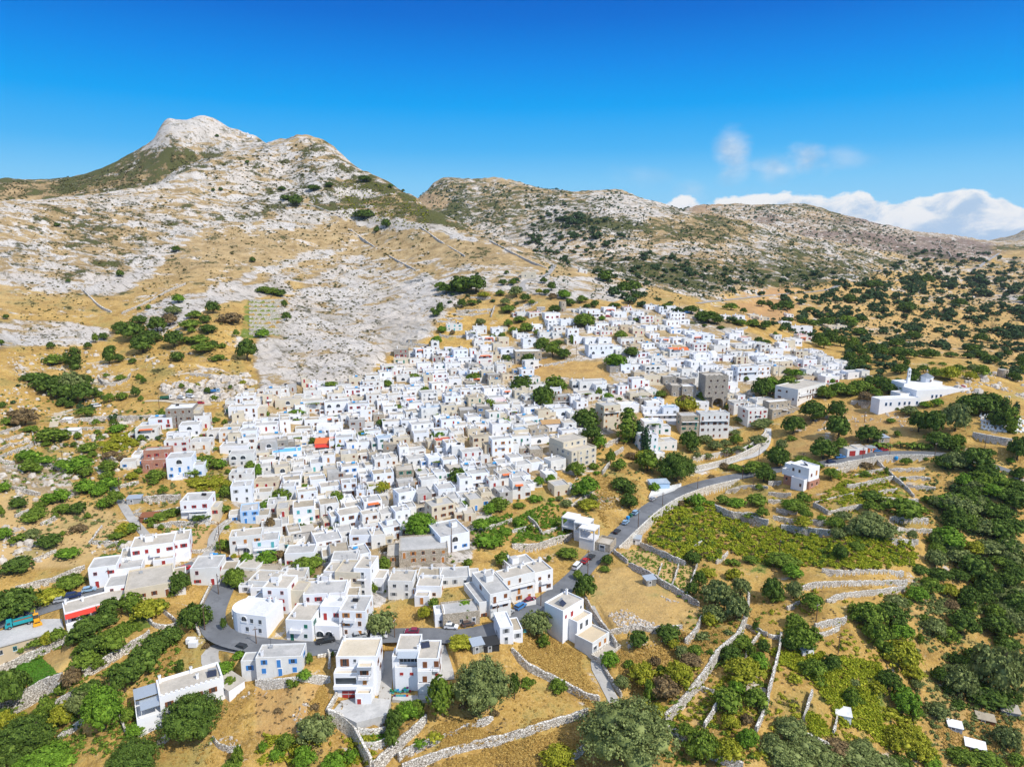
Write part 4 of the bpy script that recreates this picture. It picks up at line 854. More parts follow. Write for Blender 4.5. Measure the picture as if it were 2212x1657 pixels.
trees('B3', """600 170 170 230 ro|540 70 80 80 rm|200 460 220 210 sl|260 610 110 110 um|800 760 150 140 rb|1035 600 160 170 ro|1280 550 200 160 ro|1320 640 90 90 ry|1070 880 200 190 sy|900 950 120 110 rl|1360 880 220 210 sy|1390 700 110 110 rl|1500 690 110 90 sm|1470 770 160 110 sn|1260 1000 220 190 sn|1180 780 90 80 un|960 800 90 80 um|1130 1020 110 170 um|1100 1120 120 80 uy|1200 1180 160 110 sy
|1230 850 90 90 um|1570 570 120 70 ul|1630 700 60 50 um|1670 620 40 40 um|1690 220 220 240 sl|1660 380 170 160 sl|1840 330 190 230 sl|1880 160 130 160 sl|1620 430 120 130 sy|1480 180 110 120 ro|1540 100 110 120 ro|1780 540 70 50 ul|1880 620 180 130 sm|1800 720 170 160 so|1900 850 270 210 sy|1770 1100 230 200 rm|1840 990 130 120 rb|2000 1080 190 170 rm|1790 1280 150 140 ry|1930 1420 180 190 rb|1560 1470 270 260 sm|1780 1500 200 180 sy|1960 690 80 110 um|2030 780 150 150 rb
|380 1570 250 200 sy|380 980 150 120 um|130 950 120 90 um|20 980 90 220 ro|1420 1340 130 120 sm|1300 1300 120 80 um|2000 480 50 70 uo|640 100 60 60 ro|760 20 90 60 rm|1690 180 150 170 sl|1600 50 130 80 sy|1830 60 130 110 uy|1930 1260 90 90 sn|2060 650 100 110 so|2060 1180 80 80 rl""")
trees('B4', """200 40 160 130 rb|30 190 160 220 ro|210 190 130 160 rl|370 290 190 160 rm|60 250 130 80 sm|1220 220 170 130 rb|1050 280 160 110 sl|210 450 160 130 rm|280 570 260 230 sm|180 620 130 150 so|800 380 250 220 sm|1000 370 230 180 so|890 540 210 220 sm|1080 520 200 160 rb|1080 700 270 230 sy|1180 860 170 130 sy|980 680 150 130 rm|520 790 150 150 ro|360 830 180 160 sm|980 920 160 180 so|1210 960 90 90 sl
|1110 1090 230 240 rb|1210 1200 120 120 rm|680 1080 130 170 rm|890 1000 150 120 uy|1390 1180 170 140 sl|1590 450 240 220 ro|1880 480 230 190 ro|1830 820 330 420 sl|2040 800 180 260 sl|1560 920 220 260 sl|1800 1050 300 200 so|1960 1390 170 190 sl|1960 630 190 130 so|1640 240 170 190 so|1340 150 160 130 sm|1480 190 120 120 sy|1500 310 110 80 sn|1650 330 120 90 rm|1900 350 150 130 sl|2050 380 130 120 sl|2030 200 170 100 sl|1740 80 180 130 sy|1400 60 160 120 so
|1950 100 150 130 so|1560 60 130 110 so|2050 60 120 120 so|1250 20 130 80 so|1000 1210 180 100 uy|1170 1380 220 170 sy|1050 1420 200 200 sy|1250 1500 200 160 sy|1600 1560 200 140 sm|1820 1590 240 120 rm|2040 1590 130 110 rm|1330 1600 160 100 rb|1180 1540 100 80 so|180 1320 240 180 sl|300 1450 260 160 sl|80 1500 240 170 sl|200 1600 300 130 sl|450 1570 260 140 sl|700 1570 300 160 sl|900 1610 260 120 sl|1080 1630 220 100 so|760 1480 200 120 sl|30 1420 120 120 sl|550 1470 170 80 sn|1250 590 60 90 um|760 1110 60 60 um
|1280 420 80 60 um|420 930 120 80 um|230 920 130 80 uy|590 660 40 60 um|1930 250 160 90 sl|1150 300 80 60 um|1480 1000 100 80 so|1400 880 110 150 so|1690 720 140 130 so|2000 1050 120 120 so|1330 460 90 60 uo|700 950 90 70 ul|1560 1130 130 70 uo|1100 1250 140 90 uy""")
trees('A4', """390 310 230 190 ro|220 430 190 170 ro|590 300 150 170 ro|600 450 200 220 ro|860 510 210 160 ro|470 640 220 190 ro|620 600 120 110 rm|300 740 150 80 sm|110 610 100 120 rl|80 690 180 180 so|200 550 90 40 um|100 740 130 130 ro|540 850 120 110 sm|420 790 120 80 rm|1420 410 180 240 ro|1300 400 170 190 ro|1610 350 200 280 sl|1480 550 200 150 so|1620 570 130 130 sm|1000 500 60 50 rl|1060 400 80 40 rm|1115 510 60 60 um
|960 280 100 80 sm|1220 310 140 90 sl|1110 300 40 30 um|1460 240 100 70 rb|1370 260 80 60 ry|1110 180 110 70 ry|850 190 130 110 sn|930 170 120 110 rm|800 100 180 120 sm|1000 80 150 110 ro|880 60 130 110 ro|950 70 120 80 rb|1130 60 90 60 rb|700 140 140 110 rm|600 110 130 100 sm|480 150 120 110 sm|1040 120 130 100 ro|1190 120 100 90 rm|550 60 60 50 rb|260 180 130 80 rm|170 80 180 140 rm|210 60 100 90 sn|40 120 90 120 ro|1780 240 260 190 so|1900 220 200 150 ro|1980 280 150 140 so|1680 260 130 110 sl|2030 390 140 160 so|1940 370 110 90 so|1760 320 80 80 rm
|1190 750 90 70 sm|1360 730 40 40 um|850 790 110 80 sn|1020 830 40 80 um|1170 905 50 40 um|840 860 90 60 um|880 1040 160 90 so|870 1130 130 110 rm|300 1070 130 120 rm|180 1120 110 90 rb|240 1120 120 70 ry|230 1130 200 110 sm|320 1200 110 100 sm|300 1270 130 110 sy|460 1240 80 50 rb|580 1280 150 120 sm|650 1220 130 100 sl|600 1370 120 110 sl|720 1340 120 110 sl|830 1300 230 190 sl|980 1330 220 170 sl|890 1230 180 110 sl|1240 1380 70 90 sl|1150 1140 330 60 um
|620 1530 130 150 ro|760 1480 110 80 sm|1550 1400 260 190 rb|1440 1430 130 130 ro|1600 1090 230 180 sm|1520 1100 200 140 rb|1680 1200 200 170 sm|1750 1290 130 150 rm|1390 1080 130 90 um|1300 1160 150 60 um|1610 730 180 180 sl|1790 720 230 210 ro|1880 830 200 160 ro|1840 900 200 150 rm|1960 900 180 150 sm|1790 1100 150 160 sl|1900 990 200 130 rb|2000 1010 170 140 so|1760 950 160 120 sl|2100 960 200 160 so|2130 1100 180 160 so|1990 1170 200 150 so|1880 1150 180 160 so|2080 1300 220 180 so|1950 1320 220 180 so|1830 1300 160 170 sl|1900 1480 220 140 sl|1780 1490 150 120 sy|1630 1550 220 140 sl|1440 1580 150 160 sl|2050 1470 200 170 so|2150 1570 120 140 so|2000 1600 180 110 sm|1680 910 120 140 rb|2150 620 160 220 so|1900 670 110 70 so|2090 745 70 50 rb|1560 600 180 110 so
|130 1600 240 90 sm|260 860 60 40 um|1450 1500 120 120 sm|1290 180 60 30 um|960 40 80 50 sm""")
trees('A4', """2135 290 50 110 cc""")
trees('A3', """90 80 200 160 ro|370 70 180 140 rm|60 110 140 100 rb|270 170 180 190 so|400 90 120 100 sb|630 380 230 190 ro|690 510 180 190 ro|760 580 120 120 rb|990 430 160 260 cm|1080 480 90 170 cc|1490 250 180 160 sy|1530 560 150 200 so|1560 640 80 80 sl|1290 170 90 70 sm|750 150 60 80 rm|820 190 110 60 rm|1640 180 120 80 um|1160 390 70 60 um|2150 110 160 190 ro|1930 560 100 90 sm|1840 590 80 70 sl|1750 610 120 90 sl|1670 555 110 80 sl|1920 500 90 60 sl|2130 560 130 90 sl|2040 620 80 40 um|1950 640 90 60 ul|1860 660 90 70 ul|1600 690 70 50 ul|1690 700 80 50 ul|2130 430 120 80 sl
|1230 970 90 80 rb|850 710 80 120 sm|920 780 130 110 rm|1170 740 200 190 rm|1120 700 130 110 ry|640 960 220 170 rb|560 1010 110 90 rm|940 940 170 120 so|1010 990 120 110 ro|1010 1090 150 140 ro|560 810 130 130 sm|460 690 90 80 ry|700 790 80 70 um|330 900 90 80 rb|230 920 90 90 rb|480 820 40 60 um|660 1120 170 110 sy|470 1110 90 70 sl|410 1070 60 50 sl|340 1080 60 40 ub|60 1130 110 60 rm|480 1540 160 110 sm|320 1590 50 60 rm|820 1600 110 100 ro|60 1270 110 90 sb|150 1320 80 60 um|1600 1080 150 110 rb|1820 1080 120 80 rm|1940 1110 160 100 rb|2110 1080 180 110 rm|1710 1110 80 50 ub|2050 1220 100 50 rm|2160 1190 110 100 rm|2130 970 80 50 rm|1450 1110 90 70 un|1560 1580 150 130 ro|1620 1160 90 60 ub
|1400 340 70 50 rm|2170 850 150 160 so|2080 800 160 110 rm|1990 820 120 70 sm|1920 800 100 60 sm|2160 790 120 80 so|1830 790 70 60 un|1720 880 60 30 un|200 1070 130 50 ub|310 230 80 130 sm|1210 430 60 60 rm|1030 700 90 60 sn|700 1060 60 60 sm|2060 1600 130 80 rm|1900 1620 130 40 um|410 1550 60 40 ub|730 850 60 40 ub""")
trees('A3', """1145 560 85 210 cc|1060 540 45 120 cc""")
trees('A2', """1760 880 170 130 ro|690 1070 130 110 rm|220 1050 150 110 rm|990 990 80 80 sy|1090 970 110 90 ry|920 1010 60 50 um|350 330 120 60 rb|640 85 100 40 sm|1140 80 80 60 rm|1460 140 80 60 rm|1225 290 80 50 rm|690 380 60 40 rm|1080 415 80 50 ro|970 440 50 30 um|490 580 60 70 ro|940 520 120 60 rm|1580 520 130 60 rb|720 620 80 60 sm|790 620 80 40 sy|2010 260 100 80 rm|1570 360 60 40 rb|430 980 80 70 rb|100 1130 140 60 ub|210 800 70 60 sn|90 700 100 50 um|390 900 80 50 um|1790 1120 100 60 rb|1410 850 60 60 rm|1290 840 120 50 ub
|2100 1120 150 110 rm|2020 1160 100 90 rb|1940 1290 130 80 rb|2050 1250 100 60 ub|400 1320 80 60 ro|130 1290 60 110 sn|90 1590 160 140 rb|200 1550 110 70 un|450 1610 200 100 sm|1100 1630 110 100 rm|1120 1500 80 50 un|2130 1590 120 120 rm|2000 1430 200 60 ub|2150 1350 100 50 ub|2100 1450 90 50 um|85 345 60 50 rm|640 1340 80 40 um|360 380 90 40 um|910 170 50 30 um|1370 20 90 50 sm|1880 20 100 70 sm|1120 1640 60 60 rb|20 830 60 110 rb|1640 210 60 20 um|2150 410 90 50 rb|1830 1620 70 60 um|1000 830 60 40 ub|2160 620 60 60 um""")
trees('A1', """460 80 200 180 so|620 60 200 200 sl|560 140 200 150 so|720 140 190 180 so|380 60 180 140 so|300 20 170 90 so|740 50 120 110 so|540 240 90 90 ro|610 260 70 70 so|750 320 160 90 rm|830 415 70 60 rm|980 415 70 60 ro|840 500 60 50 rm|1050 190 110 70 rm|1175 150 80 100 ro|1215 210 50 50 rm|940 200 80 90 sm|850 170 80 60 sm|1240 55 50 55 ro|1570 100 50 50 rm|1640 150 60 50 rm|1790 140 60 60 ro|1710 95 50 40 ry|1990 110 40 40 ro|2100 70 50 40 sy|1845 200 60 50 um|1400 340 60 90 rm|20 260 70 60 so|220 360 190 170 sn|80 400 110 80 sm|90 335 60 40 un|270 470 120 60 sm|450 520 260 110 rm|400 600 80 50 rm
|540 540 90 60 um|570 610 50 40 ro|640 605 60 50 ro|760 630 150 90 sm|800 690 80 60 rm|670 530 70 70 rm|250 700 190 120 rb|240 790 130 120 rm|320 810 100 80 rm|380 740 160 70 rb|680 770 240 150 rb|530 770 120 80 rb|590 855 80 45 rm|740 840 130 100 rm|940 790 150 110 rm|930 860 130 70 um|740 960 180 130 rb|940 940 170 130 rb|860 1000 140 100 rb|1000 1060 150 140 rm|900 1110 120 100 rb|530 1040 140 130 rb|430 1070 130 110 rb|40 970 120 90 rb|160 1105 140 110 ro|350 1120 110 60 rm|290 1220 190 90 rm|320 1180 120 100 sm|680 1150 150 120 ro|550 1160 150 90 rm|480 1220 60 50 rm|755 1220 60 60 rm|285 1370 110 110 sl
|680 1325 120 60 sn|430 1430 200 130 ro|580 1540 190 90 rb|160 1640 260 120 ro|30 1370 140 110 rb|180 1410 170 50 um|540 1370 50 50 um|1080 1330 160 110 ry|1130 1330 120 100 rm|1010 1390 120 70 sm|970 1590 150 90 rb|900 1580 90 60 rm|1060 1450 80 60 um|1140 880 110 70 ry|1200 830 80 50 um|1350 870 160 110 rm|1330 930 80 50 rm|1410 1000 80 80 sm|1660 840 130 90 rm|1780 760 210 130 rm|1890 770 130 90 rb|1700 740 90 60 um|1720 930 150 60 sy|1850 930 140 60 sy|1960 950 90 90 ry|1950 1010 110 120 rm|1790 1060 160 80 rb|1680 1050 130 50 ub|1500 1190 140 80 rm|1380 1230 140 80 rm|1430 1200 80 60 um|1730 1230 150 80 ro|1390 1320 60 50 rm
|1910 1160 140 60 rm|1300 1250 100 60 um|2160 790 90 90 rm|1970 840 50 50 rm|2070 820 80 30 um|1190 490 90 70 rm|1220 550 70 60 rm|1060 560 130 60 sy|960 620 130 60 sy|1020 460 150 40 ub|870 545 80 40 um|1150 600 90 50 sy|1270 690 60 40 ry|1860 390 70 50 um|1940 410 50 50 um|2060 530 60 60 rm|2150 490 60 30 um|1690 550 70 30 uy|1860 640 50 40 um|1930 1470 130 110 rm|2020 1570 50 50 ry|2130 1590 120 120 rb|1960 1320 50 40 rb|960 690 120 60 sn|1050 720 80 50 sn|1310 1290 70 60 um|20 1180 50 110 rm|1200 20 60 60 um|1040 30 90 50 rm|920 10 60 40 rm""")
trees('C1', """860 1440 160 130 so|790 1415 90 80 so|900 1370 90 60 so|930 1520 150 130 ro|990 1480 110 90 ro|1020 1400 110 110 ro|1130 1490 130 110 ro|1120 1310 100 60 sl|1260 1340 100 50 rm|1230 1400 120 60 sm|1380 1290 90 90 ro|1330 1370 80 50 ro|1345 1430 110 60 ro|1320 1550 150 60 rm|1290 1500 130 40 rm|1150 1610 90 70 ro|1600 1560 130 150 ro|1380 1530 60 50 ro|1410 1620 100 40 um|710 1600 80 120 ro|770 1620 70 60 ro|720 1560 60 50 ro|670 1480 60 50 ro|620 1490 40 70 rm|570 1540 50 50 ro|330 1540 50 50 ro|350 1630 130 70 rm|490 1620 80 80 co
|430 1620 40 60 co|860 1640 50 40 ro|1155 1235 80 60 rb|780 1075 50 45 ro|1140 915 55 40 ro|370 760 35 30 ro|40 1355 40 35 ro|1710 1180 100 40 rm|1770 1190 90 50 rm|1820 1200 70 50 ro|1840 1270 40 50 ro|1855 1350 60 60 ro|1700 1460 90 60 rb|1850 585 80 40 ro|1920 600 90 80 ro|1825 525 50 30 ro|2030 520 90 35 ro|1600 355 30 25 ro|1635 985 40 40 ro|1405 185 25 20 ro|1380 535 25 25 ro|1430 530 30 25 ro|2130 500 60 35 ro|440 1125 30 25 ro|900 1300 25 25 um|960 1290 35 35 um|1530 1460 40 50 rm|1440 1540 50 40 um|1210 1500 60 40 um|10 1520 40 40 ro|1240 1440 50 40 rm|1100 1370 90 80 sn|1500 1360 150 70 un""")
trees('C2', """145 690 140 60 ro|290 750 65 65 ro|230 790 40 40 ro|150 460 90 30 ro|320 510 35 30 ro|400 540 22 20 ro|780 1140 160 110 ro|870 1140 150 120 ro|740 1150 90 70 ro|680 1170 110 70 ro|770 1180 70 50 rm|640 1150 70 50 sm|1070 1068 32 26 ro|1045 1130 60 40 ro|1110 1130 60 40 rm|1130 1190 90 80 rl|1030 1200 60 40 rm|1190 1230 70 60 ro|1060 1255 60 50 sl|1080 1300 90 50 sm|1230 1260 50 30 rm|780 1265 60 60 ro|850 1260 70 30 rm|920 1210 70 40 sy|1280 1190 50 40 ry|1325 1195 50 40 ro|1360 1155 60 60 ro|1310 1120 50 40 ro|1365 1220 50 40 sn|1445 1210 80 60 rb|1480 1260 70 50 ro
|1380 1300 80 50 ro|1560 1240 80 50 rm|1640 1270 60 50 ro|1590 1285 50 30 ro|1770 1280 80 30 ro|640 1300 50 90 ro|610 1330 50 50 ro|590 1310 30 30 rm|900 1385 60 50 sl|650 1435 60 50 rb|615 1505 75 60 rb|720 1455 30 35 sn|1080 1395 60 50 rm|1150 1370 90 40 rm|1120 1440 80 40 rm|1200 1420 80 60 sm|1265 1455 40 40 rm|1570 1375 110 80 sm|1690 1365 40 30 rb|1810 1470 70 40 sm|1290 1540 90 90 ro|1370 1560 90 110 sm|1440 1590 80 70 so|1400 1520 60 40 so|1490 1500 30 60 cm|1070 1625 70 60 ro|1210 1620 90 70 ro|1780 1630 120 60 ro|1880 1580 70 60 rm|1040 1475 50 40 rm|980 1480 40 30 rm|1310 1510 70 50 sm|1440 1200 90 40 rm|2110 1280 60 30 rm""")
trees('U2', """1090 510 130 90 rm|630 310 200 130 sm|700 350 100 90 sm|1230 720 160 100 ro|1030 830 240 160 rb|860 300 70 50 rb|1880 1350 160 200 sn|1280 30 90 60 ro|1300 320 80 30 rm|2150 270 200 100 ro|1980 190 180 90 ro|1080 1310 60 30 um|930 1290 130 90 rb|1640 1240 90 100 sn|2120 1270 170 80 um""")
trees('U3', """900 320 90 100 ro|990 310 110 120 ro|1060 330 70 90 so|940 350 90 80 rm|1120 380 70 80 ro|1150 350 80 80 rm|1200 400 110 90 ro|1130 450 90 80 so|1180 500 120 80 ro|1230 470 90 100 so|740 570 110 70 rb|680 560 60 50 rm|690 630 120 70 so|520 660 150 130 rb|560 620 80 60 rm|760 720 100 60 rm|470 330 60 50 ro|520 345 80 40 so|380 610 40 40 rm|100 160 180 90 ro|170 180 90 80 ro|60 150 90 60 ro|340 205 100 50 rm|430 210 90 50 rm|520 220 80 70 ro|590 290 40 40 rm|640 250 50 40 ro|80 228 35 22 ro|200 240 50 30 so|270 90 110 40 rm|360 120 50 40 ro|490 65 70 50 ro|580 100 50 50 ro|550 70 50 50 ro|840 110 80 40 ro|60 170 70 50 ro
|860 210 100 60 ro|790 190 80 40 rm|1140 180 80 40 ro|960 150 40 30 rm|1000 180 50 40 ro|1220 180 70 50 ro|1130 220 90 40 ro|260 810 60 50 so|700 185 50 40 ro|660 185 40 30 rm|1150 690 130 70 rm|1050 680 130 90 rm|980 720 90 60 rm|340 900 80 50 sl|520 920 100 60 sl""")
trees('U4', """730 180 130 110 sy|540 150 80 60 rm|880 200 80 70 sy|800 150 100 60 rm|960 170 110 90 rm|900 150 90 70 rl|620 180 80 80 rm|470 200 90 120 ro|380 150 110 80 so|1080 400 60 110 cm|1120 430 70 150 co|1160 520 100 100 cm|1060 500 70 50 co|340 40 80 50 ro|380 80 60 60 ro|420 110 50 60 ro|520 40 70 50 ro|600 115 50 20 rm|680 120 60 25 rm|1190 200 70 70 so|1050 90 70 50 ro|860 60 80 40 ro|740 50 90 40 so|1150 40 60 50 ro|1240 80 60 60 so|1220 220 50 60 so|560 410 70 50 sb""")
# the wooded slopes and the valley: too many to list one by one
FAR = []
def scatter(poly, n, wmin, wmax, kinds, seed, elong=.62):
    r = random.Random(seed); xs = [p[0] for p in poly]; ys = [p[1] for p in poly]; k = 0; t = 0
    pl = [(a, b) for a, b in poly]
    while k < n and t < n*40:
        t += 1; x = r.uniform(min(xs), max(xs)); y = r.uniform(min(ys), max(ys))
        if not pip(x, y, pl): continue
        # clumping
        v = MN.noise(Vector((x/17, y/7, seed)))*.7+.5
        if v < .42 and r.random() < .75: continue
        k += 1; w = r.uniform(wmin, wmax)*r.choice((.7, 1, 1, 1.3)); FAR.append((x, y, w, w*elong*r.uniform(.85, 1.2), r.choice(kinds)))
scatter([(860, 350), (800, 320), (780, 300), (850, 285), (900, 275), (1045, 275), (1045, 372), (1000, 374), (930, 352), (880, 355)], 480, 6, 13, ['so', 'ro', 'so', 'sm'], 4)
scatter([(700, 268), (900, 275), (900, 290), (860, 312), (760, 300), (690, 288)], 80, 4, 9, ['ro', 'so'], 5)
scatter([(925, 250), (990, 252), (1045, 262), (1045, 278), (930, 285), (890, 285), (880, 268)], 130, 4, 8, ['ro', 'so'], 6, .55)
scatter([(515, 240), (560, 200), (600, 215), (650, 250), (690, 262), (700, 285), (640, 285), (600, 268), (545, 262)], 190, 3, 8, ['ro', 'so'], 7)
scatter([(560, 210), (585, 212), (600, 240), (580, 245), (565, 225)], 26, 6, 12, ['ro'], 8)
scatter([(590, 270), (630, 275), (670, 300), (680, 312), (640, 305), (610, 290)], 36, 7, 13, ['ro', 'so'], 9, .8)
scatter([(640, 262), (700, 262), (780, 275), (760, 290), (700, 288), (650, 280)], 50, 4, 8, ['ro'], 10)
scatter([(720, 320), (800, 318), (860, 330), (900, 350), (900, 372), (860, 350), (800, 335)], 60, 7, 13, ['ro', 'so', 'sm'], 11, .7)
scatter([(430, 285), (480, 270), (520, 280), (540, 300), (480, 310), (440, 300)], 16, 4, 8, ['ro', 'sm'], 12)
scatter([(940, 450), (1030, 450), (1030, 640), (960, 560), (930, 520)], 34, 16, 26, ['so', 'ro', 'sl'], 13, .8)
scatter([(950, 590), (1030, 600), (1030, 700), (960, 680), (930, 630)], 16, 14, 24, ['so', 'sl', 'sm'], 14, .8)
scatter([(130, 420), (0, 400), (0, 380), (120, 395), (200, 410), (180, 460)], 26, 5, 11, ['so', 'sm', 'um'], 15, .6)
scatter([(840, 345), (870, 360), (900, 372), (890, 382), (850, 372), (835, 360)], 14, 9, 15, ['so', 'ro'], 16, .7)
FAR.sort(key=lambda a: -a[2])
for n, (x, y, w, h, k) in enumerate(FAR[:70]):
    o = tree(x, y, w, h, k, far_=y < 380)
    if y < 380: THINGS[-1]['words'] = 'farz'
mergeV = []; mergeQ = []; off = 0
def add_copies(items, meshes, seed):
    """many small plants in one mesh; items: (point, width, height)"""
    data = []
    for me in meshes:
        v = np.empty(len(me.vertices)*3, np.float32); me.vertices.foreach_get('co', v); q = np.empty(len(me.loops), np.int32); me.loops.foreach_get('vertex_index', q); data.append((v.reshape(-1, 3), q.reshape(-1, 4)))
    r = random.Random(seed); Vo = []; Qo = []; off = 0
    for p, w, h in items:
        v, q = data[r.randrange(len(data))]; a = r.uniform(0, 6.28); c, s = math.cos(a), math.sin(a)
        x = (v[:, 0]*c-v[:, 1]*s)*w/2; y = (v[:, 0]*s+v[:, 1]*c)*w/2; z = v[:, 2]*h
        Vo.append(np.stack([x+p[0], y+p[1], z+p[2]-.05], 1)); Qo.append(q+off); off += len(v)
    return np.concatenate(Vo), np.concatenate(Qo)
rest = []
for x, y, w, h, k in FAR[70:]:
    p, d = hit(x, y+h*.3); W = w*d/F; rest.append((p, W, W*.42))
if rest:
    Vn, Qn = add_copies(rest, TR['f', 'leaf_far'], 3); obj('woodland', np_mesh('woodland', Vn, Qn, 'leaf_far'), kind='stuff', label='small far trees dotting the valley and mountain slopes')
def plant(name, seed, n, mat, w=1., size=.28):
    return crown_mesh(name, seed, mat, lobes=3, leaves=n, size=size, flat_=.5, spread=.5, core=.7, loose=.4)
def cover(name, poly, n, wm, hm, mat, seed, label, nl=44, clump=.35, jitter=True):
    ms = [plant('plant', seed+i, nl, mat) for i in range(3)]; r = random.Random(seed); xs = [p[0] for p in poly]; ys = [p[1] for p in poly]; it = []; t = 0
    while len(it) < n and t < n*30:
        t += 1; x = r.uniform(min(xs), max(xs)); y = r.uniform(min(ys), max(ys))
        if not pip(x, y, poly): continue
        p, d = hit(x, y); v = nz(p.x, p.y, 14, seed)
        if v*.5+.5 < clump: continue
        if clump > .2 and not pip(x+nz(p.x, p.y, 9, seed+1)*16, y+nz(p.y, p.x, 9, seed+2)*10, poly): continue
        if NOBUILD(p): continue
        it.append((p, r.uniform(*wm), r.uniform(*hm)))
    Vn, Qn = add_copies(it, ms, seed); return obj(name, np_mesh(name, Vn, Qn, mat), kind='stuff', label=label)
RL = [p for p in main_line]+lane1+lane2+lane5+lane6+lane7+lane8; RLA = np.array([(p.x, p.y) for p in RL])
def NOBUILD(p): return np.min((RLA[:, 0]-p[0])**2+(RLA[:, 1]-p[1])**2) < 16
vs_ = L('A3', 1180,1260, 1330,1150, 1500,1070, 1750,1130, 1900,1260, 2209,1330)+L('A4', 550,1400, 1250,1450, 1330,1600, 1250,1657)+L('B4', 1150,20, 430,30, 0,60)+L('A3', 2100,1600, 1850,1540, 1760,1640, 1450,1600, 1180,1440)
cover('vineyard_foliage', vs_, 1350, (1.6, 3.4), (.9, 1.8), 'vine_leaf', 21, 'rampant yellow green vines covering the slope below the road', 60, .30)
cover('vineyard_foliage', vs_, 260, (1.2, 3.2), (.9, 2.2), 'leaf_mid', 121, 'greener bramble clumps in the vineyard slope', 60, .45)
cover('vineyard_foliage', vs_, 160, (1.2, 3.0), (.6, 1.5), 'leaf_brown', 122, 'brown dry patches in the vineyard slope', 50, .5)
cover('vineyard_foliage', L('B4', 20,680, 400,720, 900,800, 950,900, 880,1100, 1000,1300, 1250,1300, 1400,1600, 1150,1500, 900,1480, 560,1270, 530,1400, 300,1380, 290,1100, 60,960), 950, (1.4, 3.0), (.7, 1.5), 'vine_leaf', 22, 'yellow green vines filling the lower right plots', 60, .42)
cover('undergrowth', L('A4', 560,820, 1050,850, 1260,1080, 1300,1130, 900,1150, 400,1120, 330,1060, 600,960), 420, (1.2, 2.6), (.5, 1.1), 'vine_leaf', 23, 'green scrub on the central right terraces', 50, .45)
cover('undergrowth', L('A3', 0,1230, 200,1160, 350,1110, 520,1250, 500,1400, 340,1450, 0,1490), 420, (1.0, 2.0), (.6, 1.2), 'leaf_bright', 24, 'leafy vine garden below the village houses', 50, .36)
cover('undergrowth', L('A2', 1830,1340, 2209,1200, 2209,1440, 2000,1480, 1900,1420), 230, (1.0, 2.0), (.6, 1.2), 'leaf_bright', 25, 'leafy plots at the right edge of the lower village', 50, .36)
cover('undergrowth', L('B1', 560,520, 780,560, 1150,430, 1220,560, 950,640, 600,700), 240, (1.0, 2.4), (.5, 1.2), 'leaf_mid', 26, 'green garden growth between the left rubble walls', 50, .4)
cover('undergrowth', L('A1', 880,470, 1180,480, 1240,560, 1080,660, 900,700, 820,600, 950,560), 260, (1.4, 2.8), (.6, 1.4), 'leaf_yellow', 27, 'yellow green scrub left of the village', 50, .35)
cover('undergrowth', L('A1', 1600,860, 1980,870, 2000,1000, 1880,1090, 1600,1000), 160, (1.2, 2.4), (.6, 1.3), 'leaf_yellow', 28, 'yellow green scrub between the left quarter houses', 50, .35)
cover('undergrowth', L('B4', 1250,60, 2104,60, 2104,330, 1700,420, 1300,420, 1150,200), 380, (1.4, 3.2), (.7, 1.6), 'leaf_olive', 29, 'mixed scrub in the wooded gully', 50, .38)
cover('lawn_grass', L('B1', 110,830, 330,740, 475,890, 250,980, 120,920), 900, (.8, 1.4), (.18, .32), 'lawn_leaf', 30, 'bright green lush crop on the small walled field', 26, 0)
cover('lawn_grass', L('B2', 870,1400, 1070,1375, 1070,1425, 900,1455), 260, (.5, .9), (.15, .3), 'lawn_leaf', 31, 'small green lawn behind the stone walls', 26, 0)
cover('vine_rows', L('A3', 930,1560, 1110,1490, 1240,1560, 1600,1657)+L('B3', 1500,20, 1440,235, 1200,120, 1000,20), 300, (.7, 1.3), (.4, .8), 'leaf_bright', 33, 'young vines planted in strips between stone walls', 26, .0)
cover('vine_rows', L('A1', 1400,1340, 1810,1315, 1795,1400, 1400,1415), 160, (.6, 1.1), (.3, .6), 'leaf_bright', 34, 'vegetable rows in the ploughed garden', 26, .0)
# dry grass on the near slopes
for k, (poly, n) in enumerate([(L('B2', 0,1000, 560,980, 620,1230, 360,1230, 340,1420, 0,1380), 1500), (L('B3', 60,560, 340,560, 700,820, 800,1100, 600,1180, 480,1000, 250,880, 60,720), 1700), (L('B2', 1430,1330, 2104,1120)+L('B3', 450,1090, 620,1200, 0,1390)+L('B2', 1750,1480, 1300,1600, 1200,1657, 1150,1600), 1700),
      (L('B3', 0,1430, 600,1280, 600,1480, 380,1657)+L('B2', 1400,1657), 1300), (L('B3', 880,700, 1500,520, 1560,760, 1300,1150, 980,1050, 830,900), 1100), (L('B3', 1560,520, 1900,380, 1900,480, 1700,640, 1480,900, 1400,1000, 1500,800), 700), (L('B4', 1280,1250, 2104,1150, 2104,1657, 1500,1657), 1300), (L('A3', 700,880, 1150,920, 1100,1170, 830,1350, 700,1250, 730,1100), 900)]):
    cover('dry_grass', poly, n, (.7, 1.7), (.2, .5), 'grass_dry', 40+k, 'dry golden grass on a sunlit slope', 22, .44)
rocks_late = 1
for k, (pl_, n_) in enumerate([(L('B2', 0,1000, 2104,1000, 2104,1657, 0,1657), 500), (L('B3', 0,500, 2104,300, 2104,1657, 0,1657), 600), (L('B4', 0,100, 2104,100, 2104,1657, 0,1657), 500), (L('B1', 1000,300, 2104,500, 2104,1657, 900,1657), 350), (L('A1', 0,1100, 1100,1100, 1000,1657, 0,1657), 350)]):
    cover('dry_grass', pl_, n_, (.5, 1.5), (.2, .55), 'leaf_brown' if k % 2 == 0 else 'grass_dry', 360+k, 'dry weeds scattered over the near slopes', 20, .40)
